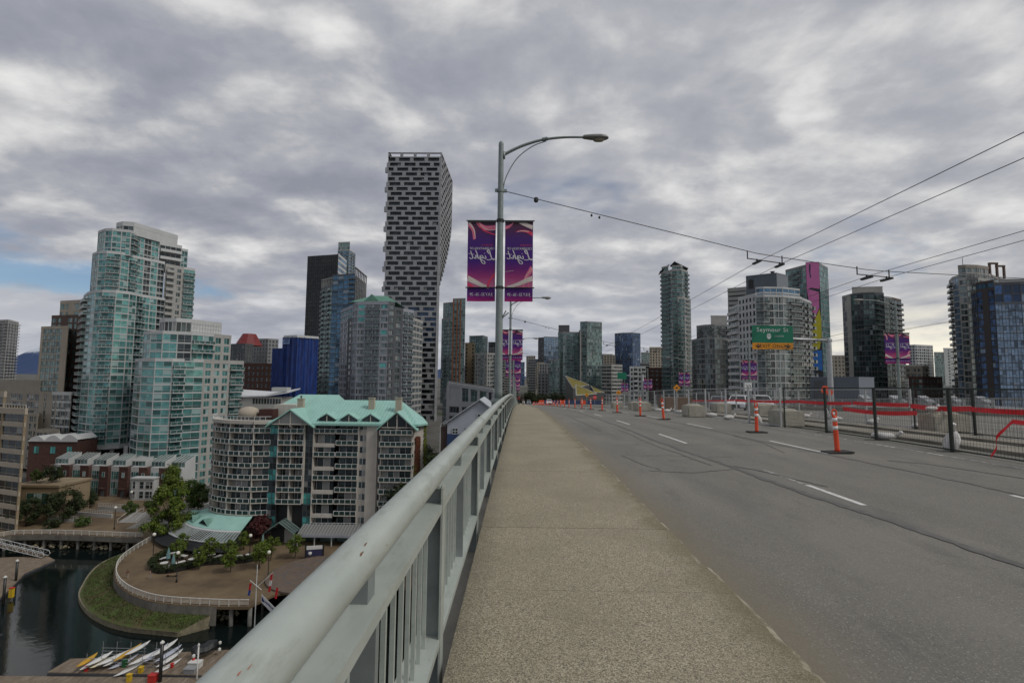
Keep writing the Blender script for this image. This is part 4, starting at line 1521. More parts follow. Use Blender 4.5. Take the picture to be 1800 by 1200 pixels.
# round stop paddle on a tripod, and orange sign on a stand behind the black fence
t = thing('stop_paddle', 'red orange stop paddle on a stand behind the black fence', 'road sign', (18.6, 30.0, deck(30) - 0.2))
mb = MB()
for a in range(3):
    an = a * 2.1 + 0.4
    mb.tube([(0, 0, 0.7), (0.45 * math.cos(an), 0.45 * math.sin(an), 0.02)], 0.015, 5)
mb.tube([(0, 0, 0.6), (0, 0, 1.95)], 0.018, 6)
mb.build('stand', M_GALV, t)
oc = [(0.27 * math.cos(math.pi / 8 + i * math.pi / 4), 0.27 * math.sin(math.pi / 8 + i * math.pi / 4)) for i in range(8)]
MB().add([(a - 0.05, -0.03, 1.75 + b) for a, b in oc] + [(a - 0.05, -0.02, 1.75 + b) for a, b in oc], [tuple(range(8)), tuple(reversed(range(8, 16)))] + [(i, i + 8, (i + 1) % 8 + 8, (i + 1) % 8) for i in range(8)]).build('plate', M_ORANGE, t)
MB().add([(a * 0.8 + 0.22, -0.012, 1.62 + b * 0.8) for a, b in oc], [tuple(range(8))]).build('second_plate', M_ORANGE, t)
t = thing('stop_paddle', 'red octagonal sign far along the lane by the orange posts', 'road sign', (9.6, 62.0, deck(62) - 0.2))
MB().tube([(0, 0, 0), (0, 0, 1.5)], 0.02, 6).build('stand', M_GALV, t)
MB().add([(a * 0.95, -0.03, 1.35 + b * 0.95) for a, b in oc] + [(a * 0.95, -0.02, 1.35 + b * 0.95) for a, b in oc], [tuple(range(8)), tuple(reversed(range(8, 16)))] + [(i, i + 8, (i + 1) % 8 + 8, (i + 1) % 8) for i in range(8)]).build('plate', M_REDTAPE, t)
text_part('STOP', 0.21, (0, -0.034, 1.35), M_SWHITE, t)
t = thing('speed_sign', 'white speed sign reading 30 on the lamp post by the white block', 'road sign', (37.9, 81.6, deck(82)))
MB().box((-0.6, -0.06, 2.7), (0.6, -0.03, 4.1)).build('plate', M_SWHITE, t)
text_part('30', 0.95, (0, -0.064, 3.35), M_SBLACK, t)
MB().box((-0.05, -0.03, 1.9), (0.05, 0.03, 4.4)).build('bracket', M_GALV, t)

# ---- railing and parapet on the far side of the bridge
par = thing('far_parapet', 'grey concrete parapet with steel railing on the far right side', 'railing', (37.6, 0, 0))
PY = [2.0 + 4 * i for i in range(0, 50)]
along(MB(), [(-0.35, -0.26), (-0.35, 0.28), (-0.1, 0.34), (0.3, 0.34), (0.3, -0.26)][::-1], PY).build('concrete_base', M_CONC, par)
along(MB(), [(0.02, 1.12), (0.02, 1.22), (0.14, 1.22), (0.14, 1.12)], PY).build('top_rail', M_GALV, par)
along(MB(), [(0.04, 0.46), (0.04, 0.50), (0.12, 0.50), (0.12, 0.46)], PY).build('lower_rail', M_GALV, par)
ppm = MB().box((0.0, -0.08, 0.34), (0.16, 0.08, 1.12)).mesh('post', M_GALV)
for i in range(30):
    y = 24.0 + 2.6 * i
    link('post', ppm, par, (0, y, deck(y)))
kk = MB()
for i in range(560):
    y = 24.0 + 0.15 * i
    z = deck(y)
    kk.box((0.07, y - 0.012, z + 0.5), (0.09, y + 0.012, z + 1.12))
kk.build('pickets', M_GALV, par, kind='stuff')


# ---- cars
M_CARWHITE = mat('white_car_paint', (0.66, 0.67, 0.68), 0.22, var=0.02)
M_CARGREY = mat('grey_car_paint', (0.25, 0.27, 0.30), 0.22, 0.3, var=0.02)
M_CARGLASS = mat('car_glass', (0.015, 0.018, 0.02), 0.05, var=0.02)
M_TYRE = mat('tyre', (0.015, 0.015, 0.015), 0.85, var=0.1)
M_RIM = mat('rim', (0.42, 0.43, 0.44), 0.3, 0.8, var=0.05)
M_HEADL = mat('headlight', (0.75, 0.76, 0.78), 0.1, var=0.02)
M_TAIL = mat('tail_light', (0.35, 0.01, 0.01), 0.2, var=0.02)


def make_car(label, paint, loc, rz, pickup=False):
    t = thing('car', label, 'car', loc, rz)
    # body outline along the length (x), from the rear bumper round the roof to the nose
    L = 4.7
    side = [(-2.3, 0.42), (-2.34, 0.72), (-2.28, 1.02), (-2.12, 1.12), (-1.92, 1.55), (-1.6, 1.68), (0.35, 1.68), (1.05, 1.16), (1.3, 1.08), (2.05, 0.98), (2.3, 0.82), (2.34, 0.45), (1.9, 0.30), (-1.9, 0.30)]
    if pickup:
        side = [(-2.5, 0.5), (-2.52, 1.05), (-0.75, 1.08), (-0.62, 1.72), (-0.3, 1.78), (0.65, 1.76), (1.25, 1.20), (2.35, 1.12), (2.5, 0.95), (2.52, 0.5), (2.1, 0.38), (-2.1, 0.38)]
    hw = 0.92

    def wdt(z):
        return hw if z < 1.0 else hw - (z - 1.0) * 0.26
    n = len(side)
    bm = bmesh.new()
    lv = [bm.verts.new((x, -wdt(z), z)) for x, z in side]
    rv = [bm.verts.new((x, wdt(z), z)) for x, z in side]
    bm.faces.new(lv)
    bm.faces.new(list(reversed(rv)))
    for i in range(n):
        bm.faces.new((lv[(i + 1) % n], lv[i], rv[i], rv[(i + 1) % n]))
    bmesh.ops.bevel(bm, geom=[e for e in bm.edges], offset=0.06, segments=2, affect='EDGES')
    bmesh.ops.recalc_face_normals(bm, faces=bm.faces)
    me = bpy.data.meshes.new('body')
    bm.to_mesh(me)
    bm.free()
    me.materials.append(paint)
    link('body', me, t)
    wins = [[(-1.8, 1.15), (-1.68, 1.52), (-0.72, 1.58), (-0.72, 1.15)], [(-0.64, 1.15), (-0.64, 1.58), (0.28, 1.58), (0.85, 1.15)]]
    if pickup:
        wins = [[(-0.5, 1.22), (-0.45, 1.66), (0.1, 1.68), (0.1, 1.22)], [(0.16, 1.22), (0.16, 1.68), (0.58, 1.68), (1.05, 1.22)]]
    for s in (-1, 1):
        for w in wins:
            vs = [(x, s * (wdt(z) + 0.004), z) for x, z in w]
            MB().add(vs, [(0, 1, 2, 3) if s > 0 else (3, 2, 1, 0)]).build('side_window', M_CARGLASS, t)
    a, b2 = ((0.42, 1.62), (1.0, 1.2)) if not pickup else ((0.72, 1.70), (1.2, 1.26))
    MB().add([(a[0] + .02, -0.66, a[1]), (a[0] + .02, 0.66, a[1]), (b2[0] + .03, 0.78, b2[1]), (b2[0] + .03, -0.78, b2[1])], [(3, 2, 1, 0)]).build('windscreen', M_CARGLASS, t)
    if not pickup:
        MB().add([(-2.135, -0.76, 1.16), (-2.135, 0.76, 1.16), (-1.95, 0.66, 1.54), (-1.95, -0.66, 1.54)], [(0, 3, 2, 1)]).build('rear_window', M_CARGLASS, t)
    for x in (-1.45, 1.45):
        for s in (-1, 1):
            w = MB()
            c = []
            for (rr, dy) in ((0.36, -0.11), (0.36, 0.11)):
                c += [(x + rr * math.cos(q * math.pi / 9), s * 0.84 + dy, 0.36 + rr * math.sin(q * math.pi / 9)) for q in range(18)]
            w.add(c, [(q, q + 18, (q + 1) % 18 + 18, (q + 1) % 18) for q in range(18)] + [tuple(range(18)), tuple(reversed(range(18, 36)))])
            wo = w.build('wheel', M_TYRE, t)
            rim = [(x + 0.21 * math.cos(q * math.pi / 6), s * 0.955, 0.36 + 0.21 * math.sin(q * math.pi / 6)) for q in range(12)]
            MB().add(rim, [tuple(range(12)) if s < 0 else tuple(reversed(range(12)))]).build('rim', M_RIM, wo)
    xf = 2.345 if not pickup else 2.525
    for s in (-1, 1):
        MB().box((xf - 0.06, s * 0.66 - 0.16, 0.66), (xf + 0.012, s * 0.66 + 0.16, 0.82)).build('headlight', M_HEADL, t)
        MB().box((-xf - 0.01, s * 0.78 - 0.1, 0.75), (-xf + 0.06, s * 0.78 + 0.1, 1.0)).build('tail_light', M_TAIL, t)
    MB().box((xf - 0.05, -0.42, 0.45), (xf + 0.014, 0.42, 0.75)).build('grille', M_BLACK, t)
    return t


def on_road(x, y):
    return (x, y, deck(y) - 0.2)


make_car('white station car passing behind the silver fence', M_CARWHITE, on_road(24.9, 56.0), -math.pi / 2 - 0.55)
make_car('second white car just ahead, half behind a fence post', M_CARWHITE, on_road(26.7, 54.5), -math.pi / 2 - 0.3)
make_car('grey car behind the white ones, beyond the silver fence', M_CARGREY, on_road(25.0, 62.0), -math.pi / 2 - 0.35)
make_car('white pickup truck far down the road among the orange posts', M_CARWHITE, on_road(10.0, 160.0), -math.pi / 2, True)
make_car('dark car far down the road with its headlights facing the camera', M_CARGREY, on_road(4.6, 215.0), -math.pi / 2)
make_car('small white car behind the dark one, far down the road', M_CARWHITE, on_road(3.0, 300.0), -math.pi / 2)

# ================================================================ the city: a kit for facades
G_TEAL = glass('teal_glass', (0.125, 0.33, 0.315), dark=(0.020, 0.045, 0.046), pale=(0.30, 0.42, 0.41), tint_share=0.60, pale_share=0.10, metal=0.4, rough=0.08)
G_AQUA = glass('aqua_glass', (0.085, 0.37, 0.35), tint_share=0.82, pale_share=0.03, metal=0.2)
G_DARK = glass('dark_glass', (0.045, 0.062, 0.068), tint_share=0.5, pale_share=0.07, pale=(0.20, 0.21, 0.20), metal=0.25)
G_GREY = glass('grey_glass', (0.16, 0.205, 0.21), tint_share=0.55, pale_share=0.10, pale=(0.27, 0.28, 0.27), metal=0.3)
G_SEA = glass('seagreen_glass', (0.15, 0.25, 0.245), dark=(0.03, 0.048, 0.05), tint_share=0.55, pale_share=0.10, pale=(0.25, 0.31, 0.31), metal=0.3)
G_BLUE = glass('blue_glass', (0.085, 0.20, 0.32), tint_share=0.72, pale_share=0.05, pale=(0.28, 0.34, 0.40), metal=0.4)
G_DEEP = glass('deep_blue_glass', (0.055, 0.125, 0.28), tint_share=0.6, pale_share=0.06, pale=(0.2, 0.28, 0.38), metal=0.3)
G_STEEL = glass('steel_blue_glass', (0.19, 0.27, 0.37), tint_share=0.75, pale_share=0.08, pale=(0.26, 0.32, 0.40), metal=0.45)
G_HOME = glass('home_glass', (0.085, 0.115, 0.12), tint_share=0.45, pale_share=0.26, pale=(0.30, 0.30, 0.29), metal=0.15)

W_WHITE = mat('wall_white', (0.50, 0.515, 0.51), 0.6, var=0.08, vscale=0.2, streak=0.12)
W_PALE = mat('wall_pale_grey', (0.36, 0.355, 0.335), 0.75, var=0.1, vscale=0.2, streak=0.2)
W_CREAM = mat('wall_cream', (0.40, 0.35, 0.275), 0.8, var=0.1, vscale=0.2, streak=0.25)
W_BEIGE = mat('wall_beige', (0.29, 0.26, 0.215), 0.8, var=0.1, vscale=0.25, streak=0.25)
W_TAN = mat('wall_tan', (0.26, 0.20, 0.125), 0.8, var=0.12, vscale=0.25, streak=0.2)
W_BROWN = mat('wall_brown', (0.115, 0.075, 0.058), 0.8, var=0.12, vscale=0.25, streak=0.2)
W_BRICK = mat('wall_brick', (0.075, 0.036, 0.028), 0.85, var=0.25, vscale=1.2, bump=0.4, bscale=9)
W_GREY = mat('wall_grey', (0.25, 0.255, 0.26), 0.7, var=0.1, vscale=0.2, streak=0.2)
W_LILAC = mat('wall_lilac_grey', (0.30, 0.315, 0.355), 0.7, var=0.08, vscale=0.2, streak=0.15)
W_DKGREY = mat('wall_dark_grey', (0.085, 0.09, 0.10), 0.7, var=0.1, vscale=0.2, streak=0.15)
W_SLATE = mat('wall_slate', (0.105, 0.125, 0.15), 0.6, var=0.08, vscale=0.3, streak=0.1)
W_BLACK = mat('wall_black', (0.016, 0.016, 0.016), 0.5, var=0.15, vscale=0.3)
W_VH = mat('wall_silver_panel', (0.285, 0.29, 0.30), 0.5, 0.15, var=0.1, vscale=0.25)
W_CORE = mat('wall_core', (0.035, 0.037, 0.038), 0.8, var=0.1)
W_ROOF = mat('flat_roof', (0.16, 0.155, 0.145), 0.9, var=0.15, vscale=0.4)
RAILGLASS = mat('balcony_glass', (0.055, 0.085, 0.082), 0.12, 0.2, var=0.15, vscale=0.8)
RAILGLASS_T = mat('teal_balcony_glass', (0.06, 0.13, 0.125), 0.12, 0.2, var=0.2, vscale=0.8)

WCACHE = {}


def win_mesh(w, h, nv, tr, gl, fr, t=0.07):
    """window: panes as separate islands, frame bars proud of them"""
    key = ('w', round(w, 2), round(h, 2), nv, tr, gl.name, fr.name)
    if key in WCACHE:
        return WCACHE[key]
    mb = MB()
    xs = [w * i / nv for i in range(nv + 1)]
    zs = [0.0] + ([h * tr] if tr else []) + [h]
    for i in range(nv):
        for j in range(len(zs) - 1):
            mb.add([(xs[i], -0.05, zs[j]), (xs[i + 1], -0.05, zs[j]), (xs[i + 1], -0.05, zs[j + 1]), (xs[i], -0.05, zs[j + 1])], [(0, 1, 2, 3)], 0)
    for i in range(nv + 1):
        x = min(max(xs[i], t / 2), w - t / 2)
        mb.box((x - t / 2, -0.095, 0), (x + t / 2, -0.02, h), 1)
    for z in zs:
        z = min(max(z, t / 2), h - t / 2)
        mb.box((t, -0.088, z - t / 2), (w - t, -0.02, z + t / 2), 1)
    WCACHE[key] = mb.mesh('window', [gl, fr])
    return WCACHE[key]


def bal_mesh(w, d, slab, rg, fr, h=1.0, solid=False, posts=None):
    key = ('b', round(w, 2), round(d, 2), slab.name, rg.name, fr.name, solid, h)
    if key in WCACHE:
        return WCACHE[key]
    mb = MB()
    mb.box((0, -d, -0.11), (w, 0, 0.11), 0)
    zt_ = 0.11 + h
    if solid:
        mb.box((0, -d, 0.11), (w, -d + 0.09, zt_), 0)
        mb.box((0, -d + 0.09, 0.11), (0.09, 0, zt_), 0)
        mb.box((w - 0.09, -d + 0.09, 0.11), (w, 0, zt_), 0)
    else:
        mb.box((0.04, -d + 0.03, 0.19), (w - 0.04, -d + 0.045, zt_ - 0.05), 1)
        mb.box((0.03, -d + 0.05, 0.19), (0.045, 0, zt_ - 0.05), 1)
        mb.box((w - 0.045, -d + 0.05, 0.19), (w - 0.03, 0, zt_ - 0.05), 1)
        mb.box((0, -d, zt_ - 0.05), (w, -d + 0.08, zt_ + 0.03), 2)
        for x in (0.0, w - 0.08):
            mb.box((x, -d + 0.081, zt_ - 0.05), (x + 0.08, 0, zt_ + 0.03), 2)
        n = posts or max(2, int(w / 1.3))
        for i in range(n + 1):
            x = min(max(w * i / n, 0.04), w - 0.04)
            mb.box((x - 0.05, -d - 0.008, 0.112), (x + 0.05, -d + 0.06, zt_ - 0.051), 2)
    WCACHE[key] = mb.mesh('balcony', [slab, rg, fr])
    return WCACHE[key]


class St:
    def __init__(s, **k):
        s.fh = 2.9; s.band = 0.55; s.bay = 3.2; s.pat = 'g'; s.wall = W_PALE; s.glass = G_GREY; s.frame = W_WHITE
        s.pier = 0.25; s.proud = 0.16; s.nv = 2; s.tr = 0.0; s.jamb = 0.24; s.bd = 1.4; s.rail = RAILGLASS; s.slab = None
        s.core = W_CORE; s.solid = False; s.par = 0.9; s.bandmat = None; s.cap = None; s.ft = 0.07
        s.__dict__.update(k)

    def mod(s, **k):
        n = St()
        n.__dict__.update(s.__dict__)
        n.__dict__.update(k)
        return n


class Bld:
    """one building: an Empty at its base with walls, windows and balconies as parts"""
    def __init__(s, name, label, cat, base, nobj=300, far=False):
        s.base = Vector(base)
        s.root = thing(name, label, cat, base)
        s.nw = 0
        s.nb = 0
        s.lim = nobj
        s.far = far
        s.jw = {}
        s.jb = {}
        s.walls = {}

    def wall(s, m, part='wall'):
        return s.walls.setdefault((part, m.name), (MB(), m))[0]

    def window(s, o, u, n, a, z, w, h, st, gl=None):
        gl = gl or st.glass
        px = w * 860 / max(30.0, math.hypot(o[0], o[1]))
        if not s.far and px >= 7.0 and s.nw < s.lim:
            me = win_mesh(w, h, st.nv, st.tr, gl, st.frame, st.ft)
            ob = link('window', me, s.root, (o[0] + u[0] * a - s.base.x, o[1] + u[1] * a - s.base.y, z - s.base.z))
            ob.rotation_euler = (0, 0, math.atan2(u[1], u[0]))
            s.nw += 1
        else:
            mb = s.jw.setdefault(gl.name + '|' + st.frame.name, (MB(), gl, st.frame))[0]
            nv = st.nv
            for i in range(nv):
                t = min(0.07, w * 0.03)
                x0, x1 = a + w * i / nv + t, a + w * (i + 1) / nv - t
                rows = [(0.05, h - 0.05)] if not st.tr else [(0.05, h * st.tr - 0.04), (h * st.tr + 0.04, h - 0.05)]
                for (za, zb) in rows:
                    P = [(o[0] + u[0] * x + n[0] * 0.06, o[1] + u[1] * x + n[1] * 0.06, z + zz) for x, zz in ((x0, za), (x1, za), (x1, zb), (x0, zb))]
                    mb.add(P, [(0, 1, 2, 3)], 0)
            P = [(o[0] + u[0] * x + n[0] * 0.04, o[1] + u[1] * x + n[1] * 0.04, z + zz) for x, zz in ((a, 0), (a + w, 0), (a + w, h), (a, h))]
            mb.add(P, [(0, 1, 2, 3)], 1)

    def balcony(s, o, u, n, a, z, w, st, d=None):
        d = d or st.bd
        px = w * 860 / max(30.0, math.hypot(o[0], o[1]))
        slab = st.slab or st.wall
        me = bal_mesh(w, d, slab, st.rail, st.frame, 1.0, st.solid)
        if not s.far and px >= 8 and s.nb < s.lim:
            ob = link('balcony', me, s.root, (o[0] + u[0] * a + n[0] * 0.03 - s.base.x, o[1] + u[1] * a + n[1] * 0.03 - s.base.y, z - s.base.z))
            ob.rotation_euler = (0, 0, math.atan2(u[1], u[0]))
            s.nb += 1
        else:
            mb = s.jb.setdefault(slab.name + st.rail.name, (MB(), slab, st.rail))[0]
            mb.obox(o, u, n, a, a + w, 0.03, d, z - 0.11, z + 0.12, 0)
            mb.obox(o, u, n, a, a + w, d - 0.06, d, z + 0.16, z + 1.1, 0 if st.solid else 1)

    def mass(s, pts, z0, z1, st, depth=16.0, zvis=None, roof=None, back=None, top=True):
        """a block of the building: facade line pts (left to right as seen from the bridge), closed behind"""
        sts = st if isinstance(st, list) else [st] * (len(pts) - 1)
        mid = Vector((sum(p[0] for p in pts) / len(pts), sum(p[1] for p in pts) / len(pts)))
        d = mid.normalized() * depth
        bk = back or [(pts[-1][0] + d.x, pts[-1][1] + d.y), (pts[0][0] + d.x, pts[0][1] + d.y)]
        poly = list(pts) + bk
        core = s.wall(sts[0].core, 'core')
        core.prism(poly, z0, z1 - 0.02)
        rf = s.wall(roof or W_ROOF, 'roof')
        if top:
            rf.prism(poly, z1 - 0.015, z1 + 0.1)
        n = len(poly)
        for i in range(n):
            a, b = poly[i], poly[(i + 1) % n]
            L = math.hypot(b[0] - a[0], b[1] - a[1])
            if L < 0.05:
                continue
            u = ((b[0] - a[0]) / L, (b[1] - a[1]) / L)
            nn = (u[1], -u[0])
            stl = sts[i] if i < len(sts) else sts[-1].mod(pat='s') if sts[-1].pat != 's' else sts[-1]
            front = i < len(pts) - 1
            wm = s.wall(stl.wall)
            bm_ = s.wall(stl.bandmat or stl.wall)
            nf = max(1, round((z1 - z0) / stl.fh))
            fh = (z1 - z0) / nf
            pr = stl.proud
            if not front:
                wm.obox(a, u, nn, -0.01, L + 0.01, 0.0, pr * 0.6, z0, z1 + stl.par)
                continue
            cm = s.wall(stl.cap or stl.bandmat or stl.wall)
            cm.obox(a, u, nn, -pr * 0.5, L + pr * 0.5, -0.25, pr + 0.05, z1 - stl.band * 0.6, z1 + stl.par)
            if stl.pat == 's':
                wm.obox(a, u, nn, -0.01, L + 0.01, 0.0, pr, z0, z1 - stl.band * 0.6)
                continue
            nb = max(1, round(L / stl.bay))
            bw = L / nb
            zlo = zvis if zvis is not None else -1e9
            for f in range(nf):
                z = z0 + f * fh
                if z + fh < zlo:
                    continue
                bm_.obox(a, u, nn, -pr * 0.4, L + pr * 0.4, 0.0, pr, z - stl.band * 0.4, z + stl.band * 0.6)
                for k in range(nb):
                    ch = stl.pat[k % len(stl.pat)]
                    if ch == 's':
                        continue
                    x0, x1 = k * bw + stl.pier / 2, (k + 1) * bw - stl.pier / 2
                    if ch == 'w':
                        j = stl.jamb * bw
                        x0, x1 = k * bw + j, (k + 1) * bw - j
                    hz = fh - stl.band
                    g_ = stl.glass
                    if ch == 'd':
                        g_ = G_DARK
                    s.window(a, u, nn, x0, z + stl.band * 0.6, x1 - x0, hz, stl, g_)
                    if ch == 'b' and f > 0:
                        s.balcony(a, u, nn, x0, z, x1 - x0, stl)
            z_a = max(z0, zlo)
            for k in range(nb + 1):
                x = k * bw
                w0 = w1 = stl.pier / 2
                if k < nb and stl.pat[k % len(stl.pat)] == 'w':
                    w1 = stl.jamb * bw
                if k > 0 and stl.pat[(k - 1) % len(stl.pat)] == 'w':
                    w0 = stl.jamb * bw
                if k == 0:
                    w0 = 0.0
                if k == nb:
                    w1 = 0.0
                wm.obox(a, u, nn, x - w0, x + w1, 0.0, pr + 0.03, z_a, z1 - stl.band * 0.6)
                if k < nb and stl.pat[k % len(stl.pat)] == 's':
                    wm.obox(a, u, nn, x, x + bw, 0.0, pr + 0.02, z_a, z1 - stl.band * 0.6)
        return poly

    def done(s):
        b = s.base
        for (part, _), (mb, m) in s.walls.items():
            mb.v = [(x - b.x, y - b.y, z - b.z) for x, y, z in mb.v]
            mb.build(part, m, s.root)
        for mb, g_, f_ in s.jw.values():
            mb.v = [(x - b.x, y - b.y, z - b.z) for x, y, z in mb.v]
            mb.build('far_windows', [g_, f_], s.root, kind='stuff')
        for mb, g_, f_ in s.jb.values():
            mb.v = [(x - b.x, y - b.y, z - b.z) for x, y, z in mb.v]
            mb.build('far_balconies', [g_, f_], s.root, kind='stuff')
        return s.root

    def part(s, name, mb, m, smooth=False):
        b = s.base
        mb.v = [(x - b.x, y - b.y, z - b.z) for x, y, z in mb.v]
        return mb.build(name, m, s.root, smooth)


def base_of(pts, z=None):
    x = sum(p[0] for p in pts) / len(pts)
    y = sum(p[1] for p in pts) / len(pts)
    return (x, y, terrain(y) if z is None else z)


